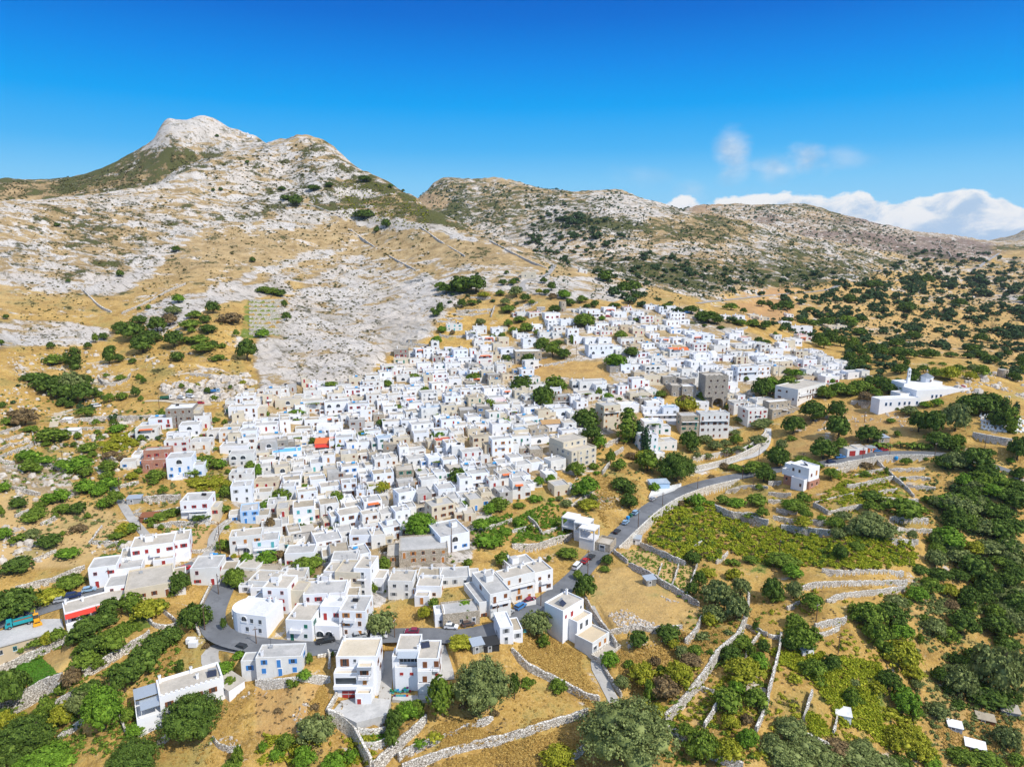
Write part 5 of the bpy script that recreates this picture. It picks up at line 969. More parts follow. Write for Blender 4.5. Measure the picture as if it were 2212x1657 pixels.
# scrub cushions and boulders on the hills
def hillscrub(name, poly, n, wm, mat, seed, label, hh=.45):
    ms = [plant('plant', seed+i, 30, mat, size=.5) for i in range(3)]; r = random.Random(seed); xs = [p[0] for p in poly]; ys = [p[1] for p in poly]; it = []; t = 0
    while len(it) < n and t < n*20:
        t += 1; x = r.uniform(min(xs), max(xs)); y = r.uniform(min(ys), max(ys))
        if not pip(x, y, poly): continue
        p, d = hit(x, y); v = nz(p.x, p.y, d*.05, seed)
        if v < -.12: continue
        w = r.uniform(*wm)*d/F*(.6+r.random()**2); it.append((p, w, w*hh))
    Vn, Qn = add_copies(it, ms, seed); return obj(name, np_mesh(name, Vn, Qn, mat), kind='stuff', label=label)
hillscrub('hillside_scrub', [(0,205),(130,190),(260,150),(304,140),(380,185),(440,215),(520,260),(540,290),(430,330),(390,350),(370,385),(260,400),(100,395),(0,390)], 5200, (.9, 2.6), 'scrub_leaf', 61, 'dark scrub cushions on the left mountain')
hillscrub('hillside_scrub', [(415,195),(442,181),(515,184),(612,191),(700,205),(805,205),(900,230),(980,246),(980,262),(900,285),(780,290),(690,300),(600,300),(540,285),(520,258),(465,228)], 7000, (.9, 2.6), 'leaf_far', 62, 'dark scrub on the middle and right mountains')
hillscrub('hillside_scrub', [(0,182),(93,175),(160,152),(216,158),(120,190),(0,202)], 900, (.9, 2.2), 'scrub_leaf', 63, 'green scrub on the saddle behind the white ridge')
hillscrub('hillside_scrub', [(300,205),(345,180),(383,183),(465,229),(440,232),(345,218)], 700, (1.0, 2.4), 'leaf_yellow', 64, 'green scrub on the shoulder below the second summit')
hillscrub('hillside_scrub', [(700,290),(850,282),(1040,262),(1040,370),(900,350),(760,325)], 2300, (1.2, 3.2), 'leaf_far', 65, 'low scrub between the valley trees')
def rocks(name, poly, n, wm, seed, label, mat='rock_stone'):
    r = random.Random(seed); xs = [p[0] for p in poly]; ys = [p[1] for p in poly]; V = []; Fc = []; k = 0; t = 0
    while k < n and t < n*20:
        t += 1; x = r.uniform(min(xs), max(xs)); y = r.uniform(min(ys), max(ys))
        if not pip(x, y, poly): continue
        p, d = hit(x, y); v = nz(p.x, p.y, 18, seed)
        if v < -.02 or NOBUILD(p): continue
        k += 1; w = r.uniform(*wm)*(.5+r.random()**3*1.4); o = len(V)
        a0 = r.random()*3
        for j in range(6): a = a0+j*1.047; V.append((p.x+w*.55*math.cos(a)*r.uniform(.7, 1.1), p.y+w*.5*math.sin(a)*r.uniform(.7, 1.1), p.z-.2))
        for j in range(6): a = a0+j*1.047; V.append((p.x+w*.40*math.cos(a)*r.uniform(.6, 1.1), p.y+w*.36*math.sin(a)*r.uniform(.6, 1.1), p.z+w*r.uniform(.16, .38)))
        V.append((p.x, p.y, p.z+w*.42))
        for j in range(6): Fc.append([o+j, o+(j+1) % 6, o+6+(j+1) % 6, o+6+j]); Fc.append([o+6+j, o+6+(j+1) % 6, o+12])
    return obj(name, mesh_from(name, V, Fc, mat), kind='stuff', label=label)
t_ = NT('rock_stone', .95); p_ = t_.coord('Position'); n_ = t_.noise(p_, .6, 6, .7); t_.col(t_.ramp(n_, [(.3, (.26, .22, .18)), (.5, (.52, .46, .39)), (.7, (.70, .65, .58))])); t_.bump(t_.noise(p_, 2.2, 5, .7), .8, .4); MAT['rock_stone'] = t_.m
rocks('rubble_stones', [(0,352),(120,350),(260,380),(300,398),(260,410),(180,410),(130,470),(130,560),(0,565)], 900, (.8, 2.4), 71, 'loose pale rocks on the left slope')
rocks('rubble_stones', [(160,378),(250,375),(262,400),(170,405)], 240, (1.8, 4.5), 72, 'grey boulders above the stone block house')
for k_, (pl_, n_, mt_) in enumerate([([(0,392),(130,400),(230,420),(235,520),(200,560),(130,560),(0,520)], 700, 'leaf_olive'), ([(0,392),(130,400),(230,420),(235,480),(180,500),(0,480)], 380, 'leaf_mid'), (L('B1', 0,700, 1450,560, 1500,800, 1000,1600, 0,1657), 420, 'leaf_mid'), (L('B3', 1250,0, 2104,0, 2104,1657, 1250,1657, 900,1000, 1500,700), 300, 'leaf_mid'),
   (L('B3', 1600,500, 2104,500, 2104,1657, 1300,1300), 300, 'leaf_yellow'), (L('B4', 0,150, 1200,100, 1300,1657, 0,1657), 420, 'leaf_yellow'), (L('B4', 1100,250, 2104,300, 2104,1657, 1300,1657), 700, 'leaf_olive'), (L('A4', 0,1000, 1500,950, 1500,1500, 0,1500), 200, 'leaf_yellow'), (L('A4', 1300,700, 2209,700, 2209,1657, 1400,1657), 600, 'leaf_olive'), (L('B2', 0,1400, 1000,1400, 1000,1657, 0,1657), 180, 'leaf_yellow'), ([(235,410),(560,400),(600,470),(520,560),(300,640),(240,560)], 240, 'leaf_mid'), (L('A3', 500,600, 1500,700, 1100,1100, 700,1400, 500,1100), 160, 'leaf_olive')]):
    cover('undergrowth', pl_, n_, (.8, 2.6), (.4, 1.3), mt_, 300+k_, 'low green scrub and weeds over the farmed slopes', 40, .42)
rocks('rubble_stones', L('B2', 0,1000, 600,980, 620,1230, 300,1500, 0,1500)+L('B1', 1300,1500), 200, (.25, .8), 73, 'scattered pale stones on the near golden slope')
rocks('rubble_stones', L('B3', 640,60, 1540,350, 1500,500, 900,520, 700,380), 420, (.3, .9), 74, 'small stones scattered over the stubble field')
rocks('rubble_stones', L('A2', 1330,1420, 1700,1500, 1640,1540, 1350,1500), 160, (.5, 1.3), 75, 'loose rubble piled on the flat ruined roof')
rocks('rubble_stones', L('A2', 1130,1430, 1300,1400, 1350,1480, 1230,1600, 1050,1560), 140, (.6, 1.6), 76, 'rubble slope beside the ruined flat roof')
rocks('rubble_stones', L('B3', 1000,480, 1450,500, 1400,620, 900,720, 860,600), 80, (.4, 1.2), 77, 'pale stones between the orchard trees')
rocks('rubble_stones', L('A4', 250,330, 900,250, 1250,400, 1250,560, 900,620, 500,560), 200, (.4, 1.3), 78, 'stones on the orange slope above the road')
rocks('rubble_stones', [(952,375),(1024,370),(1024,400),(960,392)], 150, (1.2, 3.4), 79, 'big pale rock outcrop round the old ruined mill')
rocks('rubble_stones', L('A3', 1600,230, 1850,150, 1880,240, 1700,300)+L('A3', 1960,200, 2209,30, 2209,80, 1980,260), 160, (1.0, 3.0), 80, 'ochre rocks at the foot of the stone tower')
# ------------------------------------------------------------------ building kit
def box_faces(V, Fc, MI, x0, x1, y0, y1, z0, z1, mi=0, skip=''):
    o = len(V); V += [(x, y, z) for z in (z0, z1) for y in (y0, y1) for x in (x0, x1)]
    fs = {'b': (0, 2, 3, 1), 't': (4, 5, 7, 6), 'f': (0, 1, 5, 4), 'k': (2, 6, 7, 3), 'l': (0, 4, 6, 2), 'r': (1, 3, 7, 5)}
    for k, f in fs.items():
        if k not in skip: Fc.append([o+i for i in f]); MI.append(mi)
class MB:
    def __init__(s): s.V = []; s.F = []; s.M = []; s.mats = []
    def m(s, mat):
        if mat not in s.mats: s.mats.append(mat)
        return s.mats.index(mat)
    def box(s, x0, x1, y0, y1, z0, z1, mat, skip=''): box_faces(s.V, s.F, s.M, x0, x1, y0, y1, z0, z1, s.m(mat), skip); return s
    def poly(s, pts, mat): o = len(s.V); s.V += pts; s.F.append(list(range(o, o+len(pts)))); s.M.append(s.m(mat)); return s
    def prism(s, pts, y0, y1, mat):      # outline in x,z pushed from y0 to y1
        o = len(s.V); n = len(pts); s.V += [(x, y0, z) for x, z in pts]+[(x, y1, z) for x, z in pts]; k = s.m(mat)
        s.F.append([o+i for i in range(n)]); s.F.append([o+n+i for i in range(n)][::-1]); s.M += [k, k]
        for i in range(n): j = (i+1) % n; s.F.append([o+i, o+n+i, o+n+j, o+j]); s.M.append(k)
        return s
    def cyl(s, x, y, z0, z1, r, mat, n=12, r2=None, cap=True):
        o = len(s.V); r2 = r if r2 is None else r2; k = s.m(mat)
        for z, q in ((z0, r), (z1, r2)): s.V += [(x+q*math.cos(2*math.pi*i/n), y+q*math.sin(2*math.pi*i/n), z) for i in range(n)]
        for i in range(n): j = (i+1) % n; s.F.append([o+i, o+j, o+n+j, o+n+i]); s.M.append(k)
        if cap: s.F.append([o+n+i for i in range(n)]); s.M.append(k); s.F.append([o+i for i in range(n)][::-1]); s.M.append(k)
        return s
    def cylx(s, x0, x1, y, z, r, mat, n=12):
        o = len(s.V); k = s.m(mat)
        for x in (x0, x1): s.V += [(x, y+r*math.cos(2*math.pi*i/n), z+r*math.sin(2*math.pi*i/n)) for i in range(n)]
        for i in range(n): j = (i+1) % n; s.F.append([o+i, o+j, o+n+j, o+n+i]); s.M.append(k)
        s.F.append([o+n+i for i in range(n)]); s.F.append([o+i for i in range(n)][::-1]); s.M += [k, k]; return s
    def dome(s, x, y, z, r, mat, n=16, h=1.):
        o = len(s.V); k = s.m(mat); R_ = 6
        for i in range(R_+1):
            a = math.pi/2*i/R_
            s.V += [(x+r*math.cos(a)*math.cos(2*math.pi*j/n), y+r*math.cos(a)*math.sin(2*math.pi*j/n), z+r*h*math.sin(a)) for j in range(n)]
        for i in range(R_):
            for j in range(n): s.F.append([o+i*n+j, o+i*n+(j+1) % n, o+(i+1)*n+(j+1) % n, o+(i+1)*n+j]); s.M.append(k)
        return s
    def mesh(s, name): return mesh_from(name, s.V, s.F, s.mats, s.M)
    def put(s, name, parent=None, loc=None, **p): return obj(name, s.mesh(name), parent, loc, **p)
CACHE = {}
def cached(key, f):
    if key not in CACHE: CACHE[key] = f()
    return CACHE[key]
SH = {'b': 'wood_brown', 'r': 'wood_red', 'o': 'wood_orange', 'g': 'paint_green', 'q': 'paint_turquoise', 'u': 'paint_blue', 'n': 'paint_grey', 'w': 'paint_white'}
def win_mesh(w, h, sh, style):
    def f():
        m = MB(); fr = SH.get(sh, 'paint_grey'); a = .07
        if style == 'open':
            m.box(-w/2, -w/2+a, -.05, .06, 0, h, fr).box(w/2-a, w/2, -.05, .06, 0, h, fr).box(-w/2+a, w/2-a, -.05, .06, 0, a, fr).box(-w/2+a, w/2-a, -.05, .06, h-a, h, fr).box(-.03, .03, -.04, .05, a, h-a, fr)
            m.box(-w/2-w*.5, -w/2-.03, -.06, .02, 0, h, fr).box(w/2+.03, w/2+w*.5, -.06, .02, 0, h, fr)
        elif style == 'shut':
            m.box(-w/2, -.015, -.07, .06, 0, h, fr).box(.015, w/2, -.07, .06, 0, h, fr)
        else:
            m.box(-w/2, -w/2+a, -.05, .06, 0, h, fr).box(w/2-a, w/2, -.05, .06, 0, h, fr).box(-w/2+a, w/2-a, -.05, .06, 0, a, fr).box(-w/2+a, w/2-a, -.05, .06, h-a, h, fr).box(-.03, .03, -.04, .05, a, h-a, fr)
        m.box(-w/2-.1, w/2+.1, -.12, .05, -.09, -.01, 'paint_white'); return m.mesh('window')
    return cached(('win', w, h, sh, style), f)
def pane_mesh(w, h): return cached(('pane', w, h), lambda: MB().box(-w/2+.06, w/2-.06, -.025, .04, .06, h-.06, 'dark_glass_and_shade').mesh('pane'))
def door_mesh(w, h, sh):
    def f():
        m = MB(); fr = SH.get(sh, 'wood_brown'); m.box(-w/2, w/2, -.06, .05, 0, h, fr).box(-w/2-.1, -w/2, -.09, .05, 0, h+.1, 'paint_white').box(w/2, w/2+.1, -.09, .05, 0, h+.1, 'paint_white').box(-w/2, w/2, -.09, .05, h, h+.1, 'paint_white')
        m.box(-w*.36, w*.36, -.075, .04, h*.55, h*.9, 'dark_glass_and_shade' if sh in 'n' else fr); return m.mesh('door')
    return cached(('door', w, h, sh), f)
def arch_pts(w, h, n=8):
    r = w/2; return [(-r, 0), (r, 0)]+[(r*math.cos(math.pi*i/n), h-r+r*math.sin(math.pi*i/n)) for i in range(n+1)]
def arch_mesh(w, h):
    def f():
        m = MB(); p = arch_pts(w, h); m.prism(p, -.03, .04, 'dark_glass_and_shade'); o = len(m.V); n = 10; r = w/2; R_ = r+.16; q = []  # flat dark face: the shade of a recessed arch put into colour
        for i in range(n+1): a = math.pi*i/n; q.append((a))
        for i in range(n):
            a, b = q[i], q[i+1]; f4 = [(r*math.cos(a), h-r+r*math.sin(a)), (R_*math.cos(a), h-r+R_*math.sin(a)), (R_*math.cos(b), h-r+R_*math.sin(b)), (r*math.cos(b), h-r+r*math.sin(b))]
            m.prism(f4, -.12, .04, 'paint_white')
        m.box(-r-.16, r+.16, -.14, .04, 0, .55, 'paint_white'); m.box(-.03, .03, -.06, 0, .55, h-.05, 'paint_grey'); return m.mesh('archway')
    return cached(('arch', round(w, 1), round(h, 1)), f)
def chimney_mesh(k): return cached(('chim', k), lambda: MB().box(-.28, .28, -.28, .28, -.3, 1.25+.3*k, 'whitewash').box(-.36, .36, -.36, .36, 1.25+.3*k, 1.38+.3*k, 'whitewash').box(-.2, .2, -.2, .2, 1.38+.3*k, 1.6+.3*k, 'roof_grey').mesh('chimney'))
def tank_mesh(c): return cached(('tank', c), lambda: MB().box(-.7, .7, -.4, .4, -.3, .15, 'roof_grey').cylx(-.75, .75, 0, .6, .48, c, 14).mesh('water_tank'))
def rail(m, x0, x1, y, z, mat='metal_dark', h=.95, n=None):
    m.box(x0, x1, y-.03, y+.03, z+h-.06, z+h, mat); n = n or max(2, int((x1-x0)/.35))
    for i in range(n+1): x = x0+(x1-x0)*i/n; m.box(x-.02, x+.02, y-.02, y+.02, z, z+h-.06, mat)
def balcony_mesh(w, d, solid):
    def f():
        m = MB(); m.box(-w/2, w/2, -d, 0, -.16, 0, 'whitewash')
        if solid: m.box(-w/2, w/2, -d, -d+.14, 0, .9, 'whitewash').box(-w/2, -w/2+.14, -d+.14, 0, 0, .9, 'whitewash').box(w/2-.14, w/2, -d+.14, 0, 0, .9, 'whitewash')
        else:
            rail(m, -w/2, w/2, -d+.05, 0)
            for x in (-w/2+.05, w/2-.05): m.box(x-.03, x+.03, -d+.08, 0, .89, .95, 'metal_dark')
        return m.mesh('balcony')
    return cached(('balc', round(w, 1), d, solid), f)
def stair_mesh(n, w=1.1):
    def f():
        m = MB()
        for i in range(n): m.box(i*.3, (i+1)*.3, -w, 0, -3, (i+1)*.19, 'whitewash', 'b')
        m.box(0, n*.3, -w-.14, -w, -3, .5, 'whitewash'); return m.mesh('staircase')
    return cached(('stair', n), f)
WL = {'w': 'whitewash', 'v': 'whitewash_cool', 'k': 'whitewash_worn', 'c': 'cream_plaster', 'g': 'grey_plaster', 't': 'tan_plaster', 's': 'stone_grey', 'S': 'stone_tan', 'B': 'blue_plaster', 'K': 'concrete_white', 'R': 'brick'}
RF = {'g': 'roof_grey', 'w': 'roof_warm', 'b': 'roof_brown', 'W': 'roof_white', 's': 'roof_sand', 'r': 'roof_red', 'u': 'roof_bluegrey', 'U': 'roof_blue'}
WW = {'w': 'white', 'v': 'bluish white', 'k': 'weathered white', 'c': 'cream', 'g': 'grey plastered', 't': 'tan', 's': 'grey stone', 'S': 'tan stone', 'B': 'pale blue', 'K': 'bare concrete', 'R': 'brick'}
RW = {'g': 'grey roof', 'w': 'beige roof', 'b': 'brown roof', 'W': 'white roof', 's': 'sandy roof', 'r': 'red roof', 'u': 'blue grey roof', 'U': 'bright blue roof'}
SW = {'b': 'brown shutters', 'r': 'red shutters', 'o': 'orange brown shutters', 'g': 'green shutters', 'q': 'turquoise shutters', 'u': 'blue shutters', 'n': 'plain windows', 'w': 'white shutters'}
SKIP = []
FOOT = []   # footprints of the houses: x, y, radius
class House:
    def __init__(s, loc, yaw, name='house', cat='house'):
        s.loc = loc; s.root = obj(name, None, loc=loc, category=cat); s.root.rotation_euler.z = yaw; s.yaw = yaw; s.body = MB(); s.roofs = []; s.n = 0
    def block(s, x0, x1, y0, y1, z0, z1, wall, roof, par=.42, th=.24):
        s.n += 1; e = .004*s.n; x0 -= e; x1 += e; y0 -= e; z1 += e; m = s.body
        m.box(x0, x1, y0, y1, z0, z1-par-.12, wall, 'bt')
        for a in ((x0, x1, y0, y0+th), (x0, x1, y1-th, y1), (x0, x0+th, y0+th, y1-th), (x1-th, x1, y0+th, y1-th)): m.box(*a, z1-par-.12, z1, wall, 'b')
        r = MB().box(x0+th*.6, x1-th*.6, y0+th*.6, y1-th*.6, z1-par-.3, z1-par, roof); s.roofs.append(r); return s
    def finish(s):
        s.body.put('wall', s.root)
        for r in s.roofs: r.put('roof', s.root)
    def part(s, name, me, x, y, z, rz=0): o = obj(name, me, s.root, (x, y, z)); o.rotation_euler.z = rz; return o
    def win(s, x, y, z, rz=0, w=.95, h=1.35, sh='b', style='open', near=False):
        o = s.part('window', win_mesh(w, h, sh, style), x, y, z, rz)
        if near: obj('pane', pane_mesh(w, h), o)
        elif style != 'shut': obj('pane', pane_mesh(w, h), o)
        return o
    def door(s, x, y, z, rz=0, w=1.0, h=2.15, sh='b'): return s.part('door', door_mesh(w, h, sh), x, y, z, rz)
def facade(H, x0, x1, y, z0, z1, face, sh, rnd, near, arches=0, dens=1., ground=True):
    """openings along one wall; face: f front, l left, r right"""
    L_ = x1-x0; n = max(1, round((z1-z0)/3.05)); sth = (z1-z0)/n
    rz = {'f': 0, 'l': -math.pi/2, 'r': math.pi/2}[face]
    def at(t):
        return (t, y) if face == 'f' else (y, t)
    for k in range(n):
        c = max(1, int(L_/3.0*dens)); zz = z0+k*sth
        if arches and k == (n-1 if arches > 0 else 0) and face == 'f':
            a = abs(arches); aw = min(2.1, L_/a*.62)
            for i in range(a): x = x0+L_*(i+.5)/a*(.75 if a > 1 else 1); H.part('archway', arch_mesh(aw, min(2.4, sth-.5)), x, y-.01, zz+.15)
            continue
        dd = rnd.randrange(c)
        for i in range(c):
            t = x0+L_*(i+.5)/c+rnd.uniform(-.25, .25)
            if face != 'f' and rnd.random() < .35: continue
            if face == 'f' and c > 1 and rnd.random() < .12: continue
            px_, py_ = at(t)
            if i == dd and (k == 0 and ground or (k > 0 and rnd.random() < .4)) and face == 'f': H.door(px_, py_-.01, zz+.05, rz, sh=sh)
            else:
                if face == 'l': px_ -= .01
                if face == 'r': px_ += .01
                if face == 'f': py_ -= .01
                H.win(px_, py_, zz+1.0, rz, w=rnd.choice((.8, .95, 1.05)), h=rnd.choice((1.1, 1.3, 1.4)), sh=sh, style=rnd.choice(('open', 'open', 'shut', 'plain')) if near else rnd.choice(('open', 'plain', 'shut')), near=near)
def house(cx, vb, w, h, yaw, code, feats='', label=None, seed=None, name='house', cat='house'):
    """cx, vb: middle of the foot of its front wall; w, h: breadth and height read off; yaw in degrees"""
    rnd = random.Random(seed if seed is not None else int(cx*13+vb*7)); p, dep = hit(cx, vb)
    az, te, _ = bearing(cx, vb); dl = -math.atan(te); th = math.radians(yaw)
    Wm = max(3., w*dep/F/max(.5, math.cos(th+az))); Hm = max(2.7, h*dep/F/math.cos(dl)); code = (rnd.choice('wwwwwkkwwwc') if code[0] == 'w' and not label else code[0])+(rnd.choice('Wgwgw') if code[1] == 'W' and not label else code[1])+code[2]; wl, rf, sh = WL[code[0]], RF[code[1]], code[2]
    near = dep < 270; fs = feats.split(); Dm = rnd.uniform(6.0, 8.5); arches = 0
    for f in fs:
        if f[0] == 'd' and len(f) > 1: Dm = float(f[1:])
        if f[0] == 'a' and f[1:].isdigit(): arches = int(f[1:])
        if f[0] == 'A': arches = -int(f[1:])
    H = House(p, th, name, cat); n = max(1, round(Hm/3.05)); s1 = Hm/n
    zt = Hm+.45; up = 'u' in fs or 'U' in fs or 'v' in fs
    hi = zt
    if up and n >= 2:
        lowz = Hm-s1+.5; f = rnd.uniform(.45, .62)
        if 'v' in fs:    # upper storey set back across the whole breadth
            back = Dm*.38; H.block(-Wm/2, Wm/2, 0, Dm, -4, lowz, wl, rf, .7); H.block(-Wm/2+.3, Wm/2-.3, back, Dm-.05, lowz-.9, zt, wl, rf)
            facade(H, -Wm/2+.3, Wm/2-.3, back, lowz-.55, Hm, 'f', sh, rnd, near, arches if arches > 0 else 0)
            facade(H, -Wm/2, Wm/2, 0, 0, lowz-.5, 'f', sh, rnd, near, arches if arches < 0 else 0)
        else:
            a, b = (-Wm/2, -Wm/2+Wm*f) if 'u' in fs else (Wm/2-Wm*f, Wm/2)
            H.block(-Wm/2, Wm/2, 0, Dm, -4, lowz, wl, rf, .55); H.block(a, b, .02, Dm-.05, lowz-.9, zt, wl, rf)
            facade(H, a, b, 0, lowz-.55, Hm, 'f', sh, rnd, near, arches if arches > 0 else 0); facade(H, -Wm/2, Wm/2, 0, 0, lowz-.5, 'f', sh, rnd, near, arches if arches < 0 else 0)
            H.win((b if 'u' in fs else a)+(.01 if 'u' in fs else -.01), Dm*.5, lowz+.3, math.pi/2 if 'u' in fs else -math.pi/2, sh=sh, near=near)
    else:
        H.block(-Wm/2, Wm/2, 0, Dm, -4, zt, wl, rf); facade(H, -Wm/2, Wm/2, 0, 0, Hm, 'f', sh, rnd, near, arches)
    side = 'l' if th+az > 0.0 else 'r'
    sx_ = -Wm/2 if side == 'l' else Wm/2
    facade(H, .4, Dm-.6, sx_, 0 if n > 1 else 0, Hm if not up else max(3, Hm-s1), side, sh, rnd, near, dens=.75)
    if near: facade(H, .4, Dm-.6, -sx_, 0, Hm if not up else max(3, Hm-s1), 'r' if side == 'l' else 'l', sh, rnd, near, dens=.6)
    rz_ = hi-.42 if not up else hi-.42
    cx_ = rnd.uniform(-.4, .4)*Wm
    def top(x, y):
        if up and n >= 2:
            if 'v' in fs: return hi-.42 if y > Dm*.38+.4 else Hm-s1+.5-.7
            return hi-.42 if (x < -Wm/2+Wm*f-.4 if 'u' in fs else x > Wm/2-Wm*f+.4) else Hm-s1+.5-.55
        return hi-.42
    nc = sum(int(f[1:] or 1) for f in fs if f[0] == 'c') if any(f[0] == 'c' for f in fs) else rnd.choice((0, 1, 1, 2))
    for i in range(nc): x = rnd.uniform(-.42, .42)*Wm; y = Dm*rnd.choice((.25, .8, .9)); H.part('chimney', chimney_mesh(rnd.randrange(2)), x, y, top(x, y))
    if 't' in fs or 'T' in fs: x = rnd.uniform(-.3, .3)*Wm; y = Dm*.65; H.part('water_tank', tank_mesh('tank_black' if 't' in fs else 'tank_blue'), x, y, top(x, y), rnd.uniform(-.4, .4))
    if 'h' in fs: x = rnd.uniform(-.25, .25)*Wm; y = Dm*.6; z = top(x, y); MB().box(-1.2, 1.2, -1.2, 1.2, -.2, 1.9, wl).box(-1.1, 1.1, -1.1, 1.1, 1.9, 1.93, rf).put('stairwell', H.root, (x, y, z))
    if 'b' in fs: H.part('balcony', balcony_mesh(min(3.2, Wm*.5), 1.1, rnd.random() < .4), rnd.uniform(-.15, .15)*Wm, -.01, s1*(n-1) if n > 1 else .6)
    if 'B' in fs and n > 1: H.part('balcony', balcony_mesh(Wm*.9, 1.2, False), 0, -.01, s1*(n-1))
    if 's' in fs and n > 1: H.part('staircase', stair_mesh(int(s1/.19)), -Wm*.35, -.01, 0)
    if 'p' in fs:
        m = MB(); z = 2.5 if n < 2 else s1*(n-1)+2.4; w2 = Wm*.6
        for x in (-w2/2, w2/2): m.box(x-.06, x+.06, -2.2, -2.08, z-5.5, z, 'paint_white')
        for i in range(6): x = -w2/2+w2*i/5; m.box(x-.04, x+.04, -2.3, 0, z, z+.08, 'wood_brown')
        pg = m.put('pergola', H.root, (0, 0, 0)); q = obj('foliage', cached('pergleaf', lambda: crown_mesh('foliage', 3, 'leaf_mid', lobes=6, leaves=700, size=.14, flat_=.25, spread=.8, core=.6)), pg, (0, -1.2, z-.1)); q.scale = (w2/1.9, 1.1, .9)
    if 'e' in fs: MB().poly([(-Wm*.3, -1.3, 2.5), (Wm*.3, -1.3, 2.5), (Wm*.3, 0, 2.9), (-Wm*.3, 0, 2.9)], 'tile_orange').poly([(-Wm*.3, -1.3, 2.42), (-Wm*.3, 0, 2.82), (Wm*.3, 0, 2.82), (Wm*.3, -1.3, 2.42)], 'tile_orange').put('awning', H.root, (0, -.02, s1*(n-1)))
    if 'l' in fs:
        lw = Wm*rnd.uniform(.4, .7); x = rnd.choice((-1, 1))*(Wm-lw)/2; H.block(x-lw/2, x+lw/2, -3.2, -.02, -4, 2.7, wl, rf, .5); H.door(x, -3.22-.02, .05, sh=sh)
    r8 = rnd.random()
    if r8 < .42 and 'l' not in fs and not label:    # walled court in front
        cw = Wm*rnd.uniform(.6, 1.05); cy = rnd.uniform(2, 3.4); x0 = -cw/2+rnd.uniform(-1, 1); m = MB(); hh = rnd.uniform(.5, 1.3)
        m.box(x0, x0+cw, -cy, -.02, -4, .04, 'pavement_slab', 'b').box(x0, x0+cw, -cy-.2, -cy-.003, -4, hh, wl).box(x0-.2, x0-.003, -cy-.2, -.02, -4, hh, wl).box(x0+cw+.003, x0+cw+.2, -cy-.2, -.02, -4, hh, wl).put('courtyard', H.root)
    if r8 > .55:                      # lower side wing
        sd = rnd.choice((-1, 1)); ww = rnd.uniform(2.5, 4.5); a_, b_ = (Wm/2+.01, Wm/2+ww) if sd > 0 else (-Wm/2-ww, -Wm/2-.01); hz = rnd.uniform(2.6, max(2.8, Hm-1.2)); y0_ = rnd.uniform(.5, 2.5); H.block(a_, b_, y0_, Dm*.95, -4, hz, rnd.choice((wl, wl, 'whitewash_worn', 'cream_plaster')), rnd.choice(('roof_grey', 'roof_warm', 'roof_brown')), .3); H.win((a_+b_)/2, y0_-.03, .9, sh=sh, near=near)
    if rnd.random() < .5: H.part('roof_box', cached('rbox', lambda: MB().box(-.45, .45, -.35, .35, -.2, .7, 'paint_grey').box(-.03, .03, -.03, .03, .7, 3.0, 'metal_dark').box(-.5, .5, -.02, .02, 2.6, 2.66, 'metal_dark').mesh('roof_box')), rnd.uniform(-.35, .35)*Wm, Dm*.8, top(0, Dm*.8))
    H.finish()
    FOOT.append((p.x-math.sin(th)*Dm/2, p.y+math.cos(th)*Dm/2, math.hypot(Wm, Dm)/2, Wm, Dm))
    st = {1: 'one-storey', 2: 'two-storey', 3: 'three-storey'}.get(n, 'tall')
    extra = ''
    if arches: extra = ' and arched openings'
    elif 'e' in fs: extra = ' and orange awning'
    elif 'p' in fs: extra = ' and leafy pergola'
    elif 'T' in fs: extra = ' and blue water tank'
    elif 'h' in fs: extra = ' and rooftop stairwell'
    wd = '%s %s house, %s, %s%s' % (WW[code[0]], st, RW[code[1]], SW[sh], extra)
    if not extra: wd = '%s %s house with %s, %s' % (WW[code[0]], st, RW[code[1]], SW[sh])
    note(H.root, cx, vb-h/2, wd, 'whitewashed houses of the hill village', label); THINGS[-1]['size'] = w*h
    return H, Wm, Hm, Dm
def houses(s, txt):
    k = K(s)
    for it in txt.strip().split('|'):
        a = it.split(); x, y = P(s, float(a[0]), float(a[1])); p, dep = hit(x, y)
        if any(math.hypot(p.x-f[0], p.y+0-(f[1]-3)) < 4.2 for f in FOOT): SKIP.append((s, a[0], a[1])); continue
        house(x, y, float(a[2])*k, float(a[3])*k, float(a[4]), a[5], ' '.join(a[6:]))
# ------------------------------------------------------------------ the village, quarter by quarter
# left quarter
houses('A1', """1640 465 190 110 12 sgb c2|1390 480 180 90 15 vgr T|1270 570 170 90 15 kwb A1 e|1750 470 120 100 15 kwr|1890 560 190 60 14 wwr a2|1640 540 160 90 15 wWn a1|1530 640 180 110 14 wWn v|1530 735 180 150 12 kwr c2|1720 655 160 60 8 kgo|1980 595 160 90 16 wWo T|2080 500 170 60 10 cww|2100 390 230 100 10 wwb b
|2120 300 150 100 12 wwb h|2000 300 100 60 10 kwb|2020 700 220 70 8 wgg s|2090 800 200 100 12 kgn a2|2150 610 140 110 14 vgb|1280 830 80 60 10 Rgb|1110 820 120 40 16 kwu|1180 760 70 50 16 wWu|2080 960 180 90 10 wgb h|2090 1110 170 130 14 vgn|1700 1240 200 90 8 kgr l|2160 1290 150 100 18 Bgu|2130 1560 260 150 14 kwo A1 b""")
